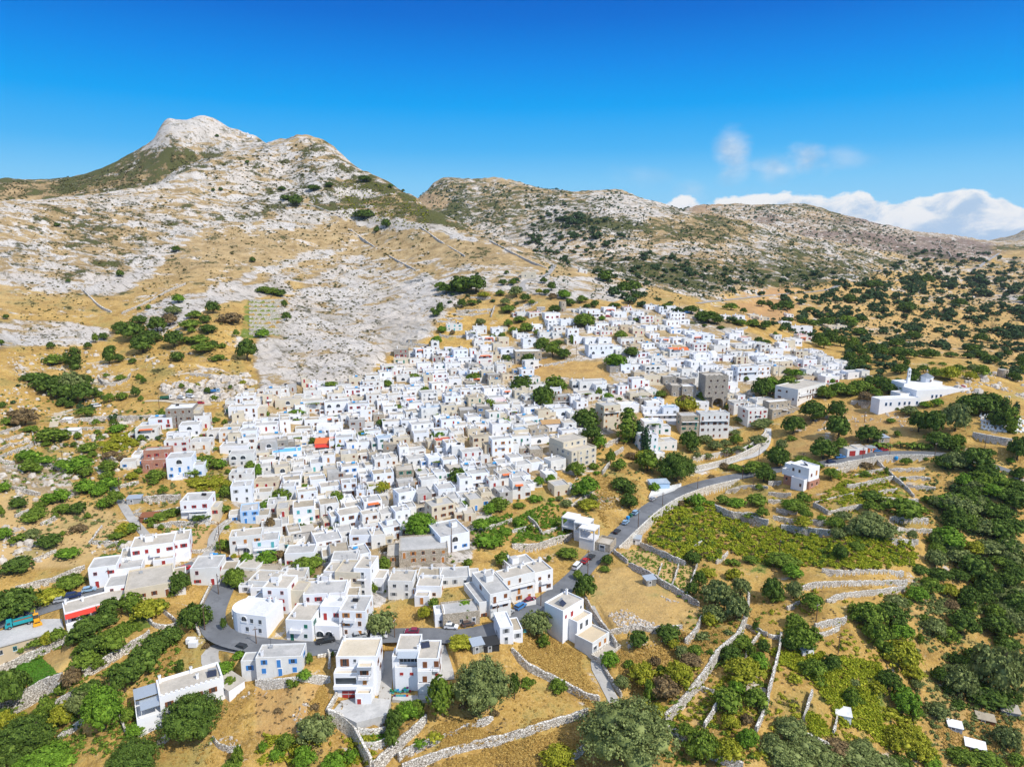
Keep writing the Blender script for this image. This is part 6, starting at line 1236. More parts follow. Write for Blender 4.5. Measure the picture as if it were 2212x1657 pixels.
# far left of the middle sheet and its centre
houses('A2', """860 100 110 60 12 wwb T|790 90 110 60 15 wWb a1|1000 150 150 80 14 kwb b|620 180 170 60 15 wgb b|490 200 150 50 15 kwr b|760 150 130 50 16 wWb|860 210 180 70 12 wgr T|700 230 160 50 14 kwb|280 320 210 90 14 cwo a1|500 340 200 100 16 wwo p|700 350 200 100 18 wgb a2|890 360 180 90 16 vgr T|1020 260 130 70 16 kwb|1100 300 100 60 14 wwb
|280 410 200 50 12 wWn T|160 430 240 50 10 kbn a2|400 420 120 40 16 wwn|520 460 190 60 15 wbb|640 430 160 50 14 wgn e|640 520 220 60 14 wWb s|420 530 150 50 15 kbb|90 540 190 90 14 wgr s|120 600 220 60 10 wWn T|350 590 180 50 14 wWo p|60 480 160 50 12 vgr h|820 420 170 60 22 wWb|860 450 100 70 25 kWo
|1270 70 110 50 12 wgn a1|1400 90 140 50 15 wWb|1560 40 180 60 14 wWb|1380 170 160 50 18 wgu T|1600 140 130 50 16 kgr h|1720 110 110 60 12 wwr a1|1900 170 130 50 20 vgn|2040 200 140 70 14 wWb|1500 240 140 70 18 kWn b|1700 290 130 90 18 vgb h|1900 290 130 80 18 cbg|2080 270 140 60 14 wgo|1200 240 120 50 16 kwb|1330 260 110 50 15 wgr e
|1160 340 120 50 15 wwn|1380 310 120 50 18 wgr T|1520 390 180 90 18 wun h|1680 330 100 50 14 wgb|1830 380 140 60 12 sgb|1950 340 130 50 16 kWb|2120 330 140 60 12 wbr|1060 400 90 40 15 Sgb|1220 410 130 50 15 wWn|1350 380 110 50 20 kbb|1010 550 140 50 18 vgo|1220 550 150 60 16 sgb|1180 470 170 50 14 wwn|1440 520 190 80 20 wWn b|1610 470 110 80 18 wWo
|1330 460 150 50 15 vgn|1800 500 170 50 18 wWo T|1880 440 110 60 18 wgn a1|2000 440 110 40 18 kbn|1880 540 100 60 14 wWn|2120 560 160 120 16 wgo h|2130 740 180 170 18 wWo b|1960 640 170 90 20 cbb|2020 730 90 110 15 tbb|1600 560 120 60 16 vWb|1740 560 110 60 16 kwb|1430 580 130 60 14 vgn|1130 640 150 80 20 vug|900 660 160 60 16 vgb|950 600 130 50 15 wgn T
|780 570 170 50 18 wWb|690 560 110 50 16 wwn|1720 450 110 50 18 wWb|1270 620 90 70 16 wwr h|1280 750 80 110 18 wWn b|1150 800 150 70 16 kwb|1400 790 170 50 20 kgn|1640 660 170 80 20 crb|1530 640 90 50 18 wWo|1550 800 120 70 22 vWu p|1680 820 130 70 18 vwu a1|1870 770 180 90 16 kgr|1980 770 80 60 14 kgb|270 750 240 70 14 wUo a2|450 700 120 40 14 kwb
|500 760 110 50 18 kgn|620 740 120 40 20 kwo|810 790 140 90 16 cgb|930 740 110 50 22 kbb|1040 750 120 50 20 sbb|360 830 110 60 16 kwb|210 840 120 60 20 kwg|540 840 130 60 16 vgq|640 870 110 40 16 wgn|780 850 150 50 16 wWb T|950 880 160 60 18 vgn|1080 920 170 70 22 kgn|700 960 150 100 18 ggb|580 900 130 60 18 vgu|400 880 150 50 14 wgn|300 980 170 80 10 wWb a1
|110 930 190 50 12 kgb B|90 990 200 40 8 wbr|60 1090 150 60 12 kbn|50 740 130 50 16 cgb|60 860 140 50 20 kgn|650 1060 170 80 22 vWr|810 1050 130 100 15 vgb B|540 1000 130 80 20 vWn|390 730 80 50 14 sgn|860 720 70 40 14 kgn|180 1210 150 80 14 kgr|270 1290 160 120 14 wgr u|420 1290 180 130 16 wbq s|560 1210 120 90 20 wWg|1290 930 150 90 12 Swg|1510 990 140 70 20 kbo|1450 930 110 60 20 kgb
|1590 920 100 60 20 vgg|1920 990 190 120 18 vgb B|2060 1040 90 110 16 wWr|2160 960 120 90 22 kwb e|1310 1160 150 130 30 vgn b|1460 1140 120 100 22 ggr b|1650 1080 150 80 20 vgb|1700 1170 120 80 16 kgn|1820 1140 100 60 18 vgn|1900 1180 110 90 22 cgu|1990 1100 90 70 18 cbb|2160 1120 110 90 22 ggb|1620 1250 200 110 28 wgb h|1780 1230 80 60 20 kgn|1850 1270 100 40 14 cwb
|1840 820 110 60 20 vgb|2150 840 130 60 16 wgb|2190 900 80 60 16 wwb|700 1330 90 90 26 vwr p|830 1330 200 110 28 vwb|1010 1360 160 120 24 kwb v|860 1220 150 60 24 wWr|800 1170 120 60 24 wWb|930 1170 80 50 22 wWo|1180 1430 160 100 26 vgb h|1270 1260 130 70 26 vgn|1330 1220 110 60 22 kgn|1130 1270 100 50 22 kgn|910 1400 170 70 26 kgu|760 1430 150 60 20 kgn|640 1560 220 110 24 wWb b|560 1480 120 70 24 wwn a2
|730 1640 160 90 18 gbn|900 1640 190 70 26 vgn T|1060 1500 120 100 22 wWn|60 1300 110 70 14 kbo|140 1400 170 60 18 kgn|240 1360 90 50 18 kgb|90 1560 210 110 14 vWq B|340 1430 110 50 24 kbn|190 1540 120 50 20 kgn""")
x, y = P('A2', 1720, 1530); house(x, y, 250*.11589, 130*.11589, 26, 'vgu', 'a1 h d13', 'white house with big arched loggia at its corner beside the single round tree')
x, y = P('A2', 1450, 1640); house(x, y, 420*.11589, 110*.11589, 8, 'Sgo', 'd12 c0', 'long low rubble stone building with pale green double gate')
houses('A3', """100 240 150 90 14 wWn h|60 160 110 60 12 vgr|200 150 70 50 12 kgb|170 280 110 80 18 kgb|60 330 120 60 14 kwb|250 230 100 40 15 wgn|430 280 190 80 14 sgb B|640 240 140 70 16 wwb p|380 260 110 50 12 vgn|550 290 90 90 12 wWr b|440 370 160 60 20 vgo a1|250 350 150 40 16 kbn|150 440 150 60 18 vWq T|310 380 110 60 16 kgo|700 130 230 60 12 wWn a2|560 130 80 60 12 wWn a2|770 160 90 60 16 wgn s|880 170 80 50 12 sgn|960 180 90 70 16 wWr
|1090 130 110 80 14 wWr|1210 80 140 60 12 cwb B|1100 230 160 60 14 wWb p|1200 190 90 50 15 wWg|1300 50 100 50 18 tgn|1360 90 110 60 14 sWn|1430 180 110 60 10 sgn|1520 110 110 60 14 sgr|1570 90 70 50 14 kgb|1150 280 100 60 12 sgb|1260 290 100 60 12 wWb T|1000 330 190 60 12 wWn A3|850 280 60 60 20 kgb|500 520 110 90 14 wwq a1 s|530 420 60 70 12 wWn|1620 300 150 50 4 vWn|1530 540 150 170 4 Sgg B|1740 560 240 210 4 kgb B
|1230 330 140 80 6 kWb B|1370 410 130 110 6 vun A2|1220 520 160 100 6 wWg p|1870 220 80 40 10 cgn|1900 130 90 50 14 wWr|1980 230 60 30 12 wwr|2060 290 130 40 12 kgb T|2130 330 120 60 12 cwb|1970 340 110 60 12 kgb|2090 420 150 120 14 kgb B|1180 660 150 120 16 vgq h|1330 660 180 70 16 wgq|1280 750 70 60 30 kWb d5|110 700 80 50 20 Sgb|210 730 110 70 14 Sgr|80 600 130 110 20 cub|240 560 160 80 18 Sbn|40 800 110 70 20 wWg a1|100 860 140 70 24 kgb|220 830 110 60 22 vWn
|90 960 140 70 24 vgn T|400 830 130 80 30 kgn b|340 930 100 60 20 wWr|60 1080 110 140 14 kgb e|430 1050 130 80 20 cgb c0|150 1010 90 50 20 wWn|340 800 100 50 24 vWn""")
x, y = P('A3', 620, 800); house(x, y, 210*.11589, 190*.11589, 34, 'cwn', 'd17 c1 v', 'large plain beige house with unfinished ground floor above the fig trees')
x, y = P('A3', 860, 480); house(x, y, 140*.11589, 200*.11589, 22, 'cgo', 'd9 b B', 'tall narrow beige balcony house with covered restaurant terraces')
x, y = P('A3', 340, 500); H_ = house(x, y, 160*.11589, 60*.11589, 12, 'wWn', 'd6 c0', 'small white chapel with gabled orange clay tile roof')
def gable(H, W, D, z, hh, mat, over=.3):
    m = MB(); m.poly([(-W/2-over, -over, z), (W/2+over, -over, z), (W/2+over, D/2, z+hh), (-W/2-over, D/2, z+hh)], mat).poly([(-W/2-over, D/2, z+hh), (W/2+over, D/2, z+hh), (W/2+over, D+over, z), (-W/2-over, D+over, z)], mat)
    m.poly([(-W/2, 0, z), (-W/2, D/2, z+hh-.05), (-W/2, D, z)], 'whitewash').poly([(W/2, 0, z), (W/2, D, z), (W/2, D/2, z+hh-.05)], 'whitewash'); m.put('tiled_roof', H.root)
gable(H_[0], H_[1], H_[3], H_[2]+.46, 1.6, 'tile_clay')
# the upper town
houses('U1', """1020 470 200 80 10 wgq t|1240 570 140 80 12 vWn p|1340 490 170 70 10 wgb|1560 520 140 80 12 wgn a1|1640 480 100 50 14 wWn|1870 290 130 50 12 wWr|2040 290 160 50 14 krb|1780 530 60 60 12 wWn|1880 560 160 40 14 wWn|2060 460 130 60 14 wWb|1960 660 160 90 14 vgn a1|1640 640 130 80 16 cgb|1560 720 110 90 16 cgn|1450 600 160 40 14 wWr e|1330 660 130 60 16 wgn h|1420 720 150 60 16 wgn|1100 820 180 110 16 vgn c2|1150 880 170 60 12 wWn
|880 790 150 60 14 wgb|780 760 110 40 14 kgn|960 870 110 60 12 wrr T|1000 950 190 70 12 wWn|1400 880 200 110 20 kwr e|1690 800 170 100 20 vgb a1|1640 940 200 70 16 wWn c3|640 960 170 80 14 wgr|700 1010 150 60 16 wWb|840 950 150 60 14 wgg|1480 960 190 60 20 kwn|380 1130 150 80 10 wwn a1|560 1140 180 60 14 cwb|840 1120 190 110 16 wgr h|620 1080 100 50 14 wWn|1050 1020 150 60 16 kwb|1070 1170 130 80 14 wWo|1530 1130 180 110 18 sgb|1640 1090 120 70 18 cbb
|1290 1120 150 50 16 kgb e|60 1210 150 90 12 kgr|30 1080 120 60 12 wgn|900 1200 140 50 16 wgr b|1100 1240 190 40 14 kbn|460 1290 170 70 16 wwb T|320 1230 170 60 14 wWn|560 1200 170 60 14 wWn|310 1300 120 50 14 kgn|690 1330 100 70 20 wwr|800 1290 120 70 22 kWn|960 1370 140 70 18 wwr|1260 1280 180 60 16 kgn t|1560 1280 190 90 20 wwn c2|1800 1290 200 70 20 wWr|1500 1340 180 50 20 wWn|1000 1300 170 40 16 kwn T
|1040 1450 130 80 16 vgr h|1220 1380 80 90 14 vgn|1310 1430 160 70 18 cbn|1620 1420 150 60 18 wrb T|1800 1400 160 50 14 kgb|1960 1440 140 90 14 sgb|1640 1500 160 60 16 wgn t|1850 1480 160 60 18 wWn|200 1450 170 70 16 wWr|420 1430 130 60 16 wgr|560 1440 130 60 16 kbn T|150 1350 130 50 14 wgn|720 1600 210 110 18 wun b|380 1520 150 50 16 wgn|1140 1560 150 80 12 sgb|1290 1610 140 90 14 wgn a1|900 1600 110 60 16 wWn|1010 1640 120 60 16 vgb""")
houses('U2', """240 320 190 70 14 wWr v|260 420 150 80 14 wWn|430 400 170 70 12 vWn t|330 470 160 50 12 kwb|500 560 140 110 10 wwb A2|160 550 160 60 14 wWn T|560 630 110 80 12 wWb|300 540 120 40 14 kgn|750 300 180 90 12 wWb B|960 240 150 60 14 wWr e|640 250 130 50 12 kgn|1090 300 160 60 6 wWn|1190 220 100 40 10 krr|1320 280 140 40 8 wgn|1480 200 130 50 8 wgb|1630 250 100 80 12 vWn u|1740 230 120 60 12 wWn|1810 340 180 90 14 wgb|1430 370 160 80 12 wWr|1560 360 90 60 12 wWr|1290 340 100 50 12 kwb
|870 440 150 60 14 wgb|1050 420 110 60 12 wWr|1170 400 110 40 12 kgn|750 470 120 50 12 wWn|920 520 150 50 14 kwr|1000 480 120 50 14 cbb|1170 460 140 50 14 tbb|1320 510 140 60 14 wWr|1480 470 140 60 14 wgn|1750 400 160 60 14 wWb|1900 380 120 50 14 wWn|1640 460 100 50 12 wgn|1790 500 130 50 14 wgu T|1960 520 120 50 14 wgn|2100 560 150 60 14 vgr e|720 640 140 80 14 wwn a1|900 640 160 80 14 wwb a1|1180 640 160 70 12 kbb|1320 620 130 60 14 cbb|1440 680 160 50 14 wgn T
|1040 740 130 70 14 vgn|850 770 310 120 14 vwn A2|1100 760 120 50 12 kgn|1280 700 120 60 14 tbn|1520 560 120 50 14 wwo|1660 620 110 50 14 wgo e|1830 620 150 60 14 wgb|1950 640 110 70 14 wWr|2080 700 170 60 12 kWn T|1800 790 170 90 10 krn e|1960 780 130 60 12 kgn|1640 690 110 50 12 kgn|1380 800 160 40 14 vgr t|1560 850 150 60 12 kgn T|1700 740 100 50 12 wgr|2110 820 160 70 14 wgn|1750 920 150 70 12 wgn|1900 900 140 60 12 wgb
|1160 970 120 80 14 vgn|1290 960 130 60 14 wWb|1400 880 140 50 14 wWr|1530 1010 250 100 12 wwn a3 T|1460 1090 60 60 14 cgn|1330 1070 130 80 12 tgn d6|2080 960 200 100 14 wWn|1740 1060 200 40 14 wWn|1940 1030 150 80 14 wWn|2120 1070 110 60 14 wWb|2060 900 160 40 14 wWn|1240 880 120 40 14 wgn""")
houses('U3', """230 185 50 25 8 wWn|340 187 60 25 8 wWn A1|440 185 60 30 8 wWn u|500 195 50 12 8 wWn|670 230 70 20 6 wWn|780 290 140 50 4 wgb a1|1040 255 120 18 6 wWn h|690 170 30 12 6 wWn|30 340 80 40 12 vgr e|110 350 80 50 12 vgn|300 330 80 40 12 wWn|330 300 60 30 12 wgn|380 350 70 30 12 krr|220 380 80 40 12 wgn t|190 420 80 40 12 kgb|50 420 90 50 12 kgr|60 490 110 50 12 wWn|260 490 90 40 12 wgr B|350 510 80 50 14 cgb|310 450 80 30 12 kbn|350 400 90 30 12 wgn|480 400 80 40 12 kgn|420 390 60 40 12 wWn
|450 470 110 40 12 wWn T|520 420 70 50 12 wbb|600 440 90 40 10 wbb|580 490 120 40 12 wWb|500 500 80 40 12 vgn|650 400 60 40 12 wWr|700 380 60 40 12 wWn|740 370 80 40 10 wwn|790 340 60 40 10 krr e|760 330 60 30 10 wWn|650 530 120 40 12 wWb|700 500 90 40 12 wWn|780 470 80 50 12 cgb|730 460 60 40 14 wgn|840 530 90 50 14 wwr|880 500 80 40 12 wgn|910 470 90 30 10 kgn|960 510 80 50 12 kwn|930 560 90 30 12 kwr|1010 550 70 40 12 wWn|1050 600 80 40 12 wWb|1120 540 90 30 12 wWn|1060 520 80 30 12 wWn
|1170 610 100 40 10 wgn|960 620 80 40 14 kgb|860 600 90 50 14 kgb|830 640 70 40 14 tbb|1000 650 90 50 14 wWr|1240 600 50 40 10 wWn|390 630 140 100 14 vWb B|500 590 100 60 16 wWo b|270 620 90 60 14 wwn|200 600 80 40 12 wgn|620 580 80 50 16 cgn T|540 550 90 40 14 kWn|290 690 90 40 10 kWr|120 560 110 40 10 wgn|610 330 50 30 10 wWn|870 440 60 30 10 wgn|140 460 60 30 8 wgn""")
x, y = P('U3', 850, 760); house(x, y, 190*.13869, 90*.13869, 38, 'kwb', 'd14 B', 'long three-storey white terrace row with dark shaded gable behind the plane trees')
x, y = P('U3', 460, 940); house(x, y, 130*.13869, 100*.13869, 16, 'kgr', 'd8 b', 'plain white cube house with small balcony, just right of the stone fronted hotel')
x, y = P('U3', 650, 880); house(x, y, 150*.13869, 90*.13869, 18, 'SWn', 'd9 v b', 'stone based house with glazed white roof terrace beside the dark trees')
x, y = P('U3', 520, 820); house(x, y, 120*.13869, 50*.13869, 14, 'kgr', 'd8', 'low weathered house with flat roof right under the stone tower rock')
x, y = P('U3', 350, 850); house(x, y, 110*.13869, 60*.13869, 10, 'kgb', 'd8', 'low grey white house at the foot of the stone tower')
# below the main road and on it
houses('B2', """170 390 190 190 -4 wwr h|60 230 220 90 -6 kwn|50 420 200 90 -8 vWn|640 170 150 110 -6 wWr|760 240 200 170 -6 wwb c1|880 250 130 210 -6 wWn b d9|600 300 260 110 -6 wgb h|800 240 90 150 -5 wWr|1190 270 200 130 -2 kWn c1|1420 270 200 90 -2 wwo l|1420 180 190 80 -2 kbo|1150 260 130 70 -2 kgn A1""")
x, y = P('B2', 360, 615); house(x, y, 200*.12168, 150*.12168, -4, 'wwg', 'd9 b', 'white shop house with green balcony railing and red roof strip')
x, y = P('B2', 590, 605); house(x, y, 190*.12168, 190*.12168, -4, 'wWr', 'd10 A2 v', 'white house with two small arches at road level')
x, y = P('B2', 800, 585); house(x, y, 210*.12168, 190*.12168, -2, 'wgo', 'd9 b t', 'white roadside house with open orange wooden shutters and shop doors')
x, y = P('B2', 195, 905); house(x, y, 350*.12168, 135*.12168, 4, 'kgu', 'd6 c1', 'long white house with bright blue shutters below the road')
x, y = P('B2', 1690, 490); house(x, y, 300*.12168, 90*.12168, 12, 'Sgn', 'd7 c0', 'old low stone cottage with grey roof beside the road')
x, y = P('B2', 1515, 500); house(x, y, 60*.12168, 90*.12168, 12, 'wWn', 'd5 c0', 'narrow whitewashed lean-to at the end of the stone cottage')
x, y = P('B2', 2060, 640); house(x, y, 110*.12168, 120*.12168, 14, 'wWn', 'd8 c0', 'small plain white block hut below the road by tin sheds')
houses('B3', """60 300 260 200 26 kwo B|260 210 150 150 26 wwb b|110 130 200 110 26 wgb h|30 60 180 90 26 vgn""")
x, y = P('B2', 2010, 430); house(x, y, 170*.12168, 190*.12168, 24, 'kgb', 'd15 B h', 'grey sided two-storey roadside house with long curved balcony')
houses('A1', """1120 1657 130 60 24 wWn""")
x, y = P('A1', 1330, 1640); house(x, y, 330*.11589, 150*.11589, 20, 'wwr', 'd9 b h l', 'long white two-storey house with red shutters and small roof room on the left')
x, y = P('A1', 1560, 1600); house(x, y, 160*.11589, 150*.11589, 20, 'wwr', 'd9 s', 'taller white end house with external stairs beside the ploughed garden')
x, y = P('B1', 860, 170); house(x, y, 200*.12168, 150*.12168, 18, 'wgr', 'd8 c0', 'white corner house with red doors above the road on the left')
x, y = P('B1', 1060, 120); house(x, y, 200*.12168, 90*.12168, 20, 'wgo', 'd7 c0', 'low white house with orange shutters between two taller white ones')
x, y = P('B1', 1690, 160); house(x, y, 210*.12168, 130*.12168, 8, 'kgr', 'd9 c1', 'square plain beige house with grey roof inside the hairpin bend')
x, y = P('B1', 1230, 270); house(x, y, 340*.12168, 90*.12168, 24, 'cwb', 'd14 c0', 'long beige warehouse with big flat roof below the road')
x, y = P('B1', 970, 240); house(x, y, 180*.12168, 60*.12168, 18, 'wgr', 'd8 c0', 'low white wing with one red window behind the red awning house')
x, y = P('B1', 2030, 90); house(x, y, 150*.12168, 60*.12168, -6, 'kwn', 'd9', 'rubble roofed old house right of the hairpin bend')
# ------------------------------------------------------------------ buildings with a shape of their own
def H0(s, u, v, yaw, label, name='house', cat='house', dz=0, rad=8, off=(0, 5)):
    x, y = P(s, u, v); p, dep = hit(x, y); p = p+Vector((0, 0, dz)); th = math.radians(yaw); H = House(p, th, name, cat); note(H.root, x, y-8, '', None, label)
    c, s_ = math.cos(th), math.sin(th); FOOT.append((p.x+off[0]*c-off[1]*s_, p.y+off[0]*s_+off[1]*c, rad, rad, rad)); return H
W_, V_ = 'whitewash', 'whitewash_cool'
# two tall villas below the road
H = H0('B2', 825, 1098, 1, 'tall white villa with sandy flat roof and red garage door on the forecourt', off=(0, 8), rad=10)
H.block(-5.2, 5.2, 2.2, 10.6, -3, 10.9, W_, 'roof_sand', .4); H.block(.6, 4.4, -.2, 2.2, -2, 9.4, W_, 'roof_sand', .4); H.block(-5.4, .6, 0, 2.2, -3, 8.2-.6, W_, 'roof_sand', .8); H.block(.4, 4.3, -2.6, -.2, -3, 3.6, W_, 'roof_sand', .8)
H.body.box(-5.0, .2, -.03, .3, 4.6, 6.3, 'dark_glass_and_shade'); H.body.box(-5.4, .6, -1.0, -.04, 3.6, 4.5, W_)  # dark sheet paints the shade inside the recessed balcony
H.win(-3.0, 2.18, 8.1, sh='b', style='open', w=1.1, h=2.1, near=True); H.win(-.4, 2.18, 9.2, sh='n', style='plain', w=.7, h=.9, near=True); H.win(2.4, -.22, 7.2, sh='b', style='open', w=1.1, h=1.8, near=True); H.win(2.4, -.22, 4.5, sh='o', style='shut', w=1.0, h=1.3, near=True)
H.part('garage_door', MB().box(-1.6, 1.6, -.06, .05, 0, 2.5, 'wood_red').box(-.04, .04, -.1, .02, 0, 2.5, 'paint_grey').box(-1.6, 1.6, -.09, .0, 1.5, 1.75, 'paint_grey').mesh('garage_door'), -1.9, -.03, .1); H.door(1.3, -2.63, .05, sh='r'); H.part('balcony', balcony_mesh(3.2, 1.2, False), 2.5, -.22, 6.7)
H.part('awning', MB().box(-1.9, 1.9, -1.3, 0, 0, .1, 'metal_grey').mesh('awning'), 2.4, -.22, 9.3)
for k in range(3): H.win(5.21, 4+k*2.4, 7.5-(k % 2)*3, math.pi/2, sh='b', style='open', near=True)
H.part('chimney', chimney_mesh(1), -4.6, 9.9, 10.4); H.finish()
H = H0('B2', 1320, 1062, 0, 'tall white villa with solar panels on its roof and coloured crates stacked at its foot', off=(0, 8), rad=10)
H.block(.4, 5.8, 0, 8.4, -3, 10.6, W_, 'roof_warm', .4); H.block(-5.6, .4, 3.2, 10.6, -3, 11.0, W_, 'roof_warm', .4); H.block(-6.4, -4.6, 2.2, 6, -3, 9.8, W_, 'roof_warm', .3); H.block(-5.6, .4, 1.2, 3.2, -3, 7.2, W_, 'roof_warm', .8)
H.block(.6, 4.2, -1.4, 0, -3, 4.4, W_, 'roof_warm', .9); H.block(.6, 4.2, -.9, 0, 4.5, 7.6, W_, 'roof_warm', .3)
H.body.box(-4.6, .3, 3.1, 3.19, 7.6, 9.6, 'dark_glass_and_shade')
H.part('veranda_roof', MB().poly([(-5, -1.9, 0), (.3, -1.9, 0), (.3, 0, .7), (-5, 0, .7)], 'tin_roof').poly([(-5, -1.9, -.06), (-5, 0, .64), (.3, 0, .64), (.3, -1.9, -.06)], 'tin_roof').mesh('veranda_roof'), 0, 3.15, 9.8)
m = MB()
for i in range(6): m.box(-4.6+i*.95, -4.5+i*.95, -.1, 0, 0, 2.2, 'paint_white')
H.part('veranda_frame', m.mesh('veranda_frame'), 0, 3.0, 7.5)
for x, z, h in ((2.4, 8.0, 1.7), (5.3, 8.2, 1.7), (2.4, 4.5, 1.7)): H.win(x, -.02 if z > 7 and x > 5 else -.93 if z < 7 else -.02, z, sh='b', style='shut', w=1.1, h=h, near=True)
for x, y, z in ((-3.9, 1.18, 5.0), (-1.3, 1.18, 5.0), (5.4, -.02, 5.6)): H.win(x, y, z, sh='r', style='shut', w=.9, h=.8, near=True)
H.part('garage_door', MB().box(-1.6, 1.6, -.07, .05, 0, 2.6, 'paint_white').box(-1.7, -1.6, -.1, .05, 0, 2.7, 'paint_grey').box(1.6, 1.7, -.1, .05, 0, 2.7, 'paint_grey').box(-.03, .03, -.09, 0, 0, 2.6, 'paint_grey').box(-1.6, 1.6, -.09, 0, 1.3, 1.36, 'paint_grey').mesh('garage_door'), 2.4, -1.42, .1)
H.part('balcony', balcony_mesh(1.8, .9, False), 5.3, -.02, 7.6); H.door(-5.3, 2.17, 4, sh='b'); H.part('chimney', chimney_mesh(1), .2, 4, 10.3)
for k in range(3): H.win(5.83, 1.8+k*2.2, 7.6-(k % 2)*3, math.pi/2, sh='b', style='open', near=True)
def solar(H, x, y, z, rz=0): o = H.part('solar_heater', cached('solar', lambda: MB().poly([(-1.1, -.9, .15), (1.1, -.9, .15), (1.1, .5, 1.0), (-1.1, .5, 1.0)], 'solar_dark').poly([(-1.1, -.9, .1), (-1.1, .5, .95), (1.1, .5, .95), (1.1, -.9, .1)], 'metal_grey').box(-1.1, -1.05, .4, .5, -.2, 1.0, 'metal_grey').box(1.05, 1.1, .4, .5, -.2, 1.0, 'metal_grey').cylx(-1, 1, .65, 1.25, .27, 'metal_grey').mesh('solar_heater')), x, y, z); o.rotation_euler.z = rz
solar(H, 1.8, 6, 10.2, .3); H.finish()
# white cube house with terraces
H = H0('B3', 415, 640, 46, 'tall white cube house with blue shaded side wall and orange floored terraces', off=(5, 3), rad=9)
H.block(0, 9.5, 0, 7, -5, 10.4, W_, 'roof_warm', .45); H.block(2.6, 9.5, -3.2, 0, -4, 7.1, W_, 'roof_sand', .6); H.block(1.6, 9.5, -9.5, -3.2, -5, 3.7, 'whitewash_worn', 'tan_plaster', .6); H.block(1.0, 10.6, -13, -9.5, -6, .6, 'masonry', 'roof_warm', .7)
H.win(1.3, -.02, 7.6, sh='r', style='shut', near=True, w=.7, h=1.0); H.door(4.0, -.02, 6.6, sh='r', w=1.1); H.win(8.2, -.02, 7.8, sh='n', style='plain', near=True, w=.7, h=.9); H.win(4.4, -3.23, 4.2, sh='n', style='plain', near=True, w=1.2, h=1.9); H.win(7.0, -3.23, 4.2, sh='n', style='plain', near=True, w=1.2, h=1.9)
H.door(2.8, -9.53, .2, sh='n', w=1.6); H.win(5.0, -9.53, 1.2, sh='o', style='shut', near=True); H.win(7.5, -9.53, 1.2, sh='o', style='shut', near=True); H.part('chimney', chimney_mesh(1), 8.6, 5.8, 10); solar(H, 3.2, 3, 9.95, .2); H.finish()
# bare concrete frame building
H = H0('A3', 590, 1470, -28, 'bare white concrete frame building with empty openings and rubble garage', 'building', 'building', off=(0, 4), rad=8)
def frame(m, x0, x1, y0, y1, z0, z1, mat='concrete_white', t=.42):
    for x in (x0, x1-t):
        for y in (y0, y1-t): m.box(x, x+t, y, y+t, z0, z1-.45, mat)
    m.box(x0-.1, x1+.1, y0-.1, y1+.1, z1-.45, z1, mat); m.box(x0-.05, x1+.05, y0-.05, y1+.05, z0-.3, z0, mat)
m = H.body; frame(m, -9.0, -3.6, 3, 8.6, 4.4, 8.0); frame(m, -8.9, -3.7, 3.1, 8.5, .6, 4.1); frame(m, -3.2, 2.2, 1.2, 7.5, 4.0, 7.8); frame(m, .2, 6.2, -2.2, 3.2, 3.8, 7.6); m.box(-3.1, .1, 1.3, 7.4, -4, 3.7, 'concrete_white'); m.box(.3, 6.1, -2.1, 3.1, -4, 3.5, 'concrete_white')
m.box(-8.4, -7.9, 5, 8.4, .6, 4.1, 'dark_glass_and_shade'); m.box(-8.4, -3.9, 8.0, 8.3, 4.4, 7.5, 'concrete_white'); m.box(-3, 2, 7.0, 7.3, 4.0, 7.3, 'concrete_white')  # first slab is dark to paint shade within the empty opening
H.block(6.3, 12.0, -1.2, 5.5, -4, 2.9, 'stone_tan', 'roof_warm', .8); H.door(9.0, -1.25, 0, sh='n', w=2.0); H.finish()
# stone tower
H = H0('U3', 175, 832, 6, 'tall square stone tower house with a huge arch in its base', 'stone_tower', 'tower', off=(0, 6), rad=10)
H.block(-8.2, 5.6, .3, 11, 7.2, 20.0, 'stone_grey', 'roof_warm', .6, .4); H.body.box(-7.9, -3.6, 1.6, 10.9, -6, 7.1, 'stone_grey'); H.body.box(3.6, 5.3, 1.2, 10.9, -6, 7.1, 'stone_grey')
ap = arch_pts(6.2, 6.6, 10); r = 3.1
H.body.box(-3.6, 3.6, 5.8, 10.8, -6, 7.1, 'stone_tan'); H.body.box(-3.6, -3.1, 0, 5.8, -6, 7.1, 'stone_grey'); H.body.box(3.1, 3.6, 0, 5.8, -6, 7.1, 'stone_grey')
for i in range(10):
    a, b = math.pi*i/10, math.pi*(i+1)/10; H.body.prism([(r*math.cos(a), 3.5+r*math.sin(a)), (r*math.cos(a), 7.1), (r*math.cos(b), 7.1), (r*math.cos(b), 3.5+r*math.sin(b))][::1], 0, 5.8, 'stone_grey')
for z in (9.0, 12.6, 16.2):
    for x in (-5.6, -1.6, 2.4): H.win(x+(.7 if z > 12.7 else 0), .27, z, sh='b', style='plain', w=1.0, h=1.3)
for x in (-6, -3, 0, 3): H.part('battlement', cached('battl', lambda: MB().box(-.5, .5, 0, .35, 0, .6, 'stone_grey').mesh('battlement')), x, .31, 20.0)
H.finish()
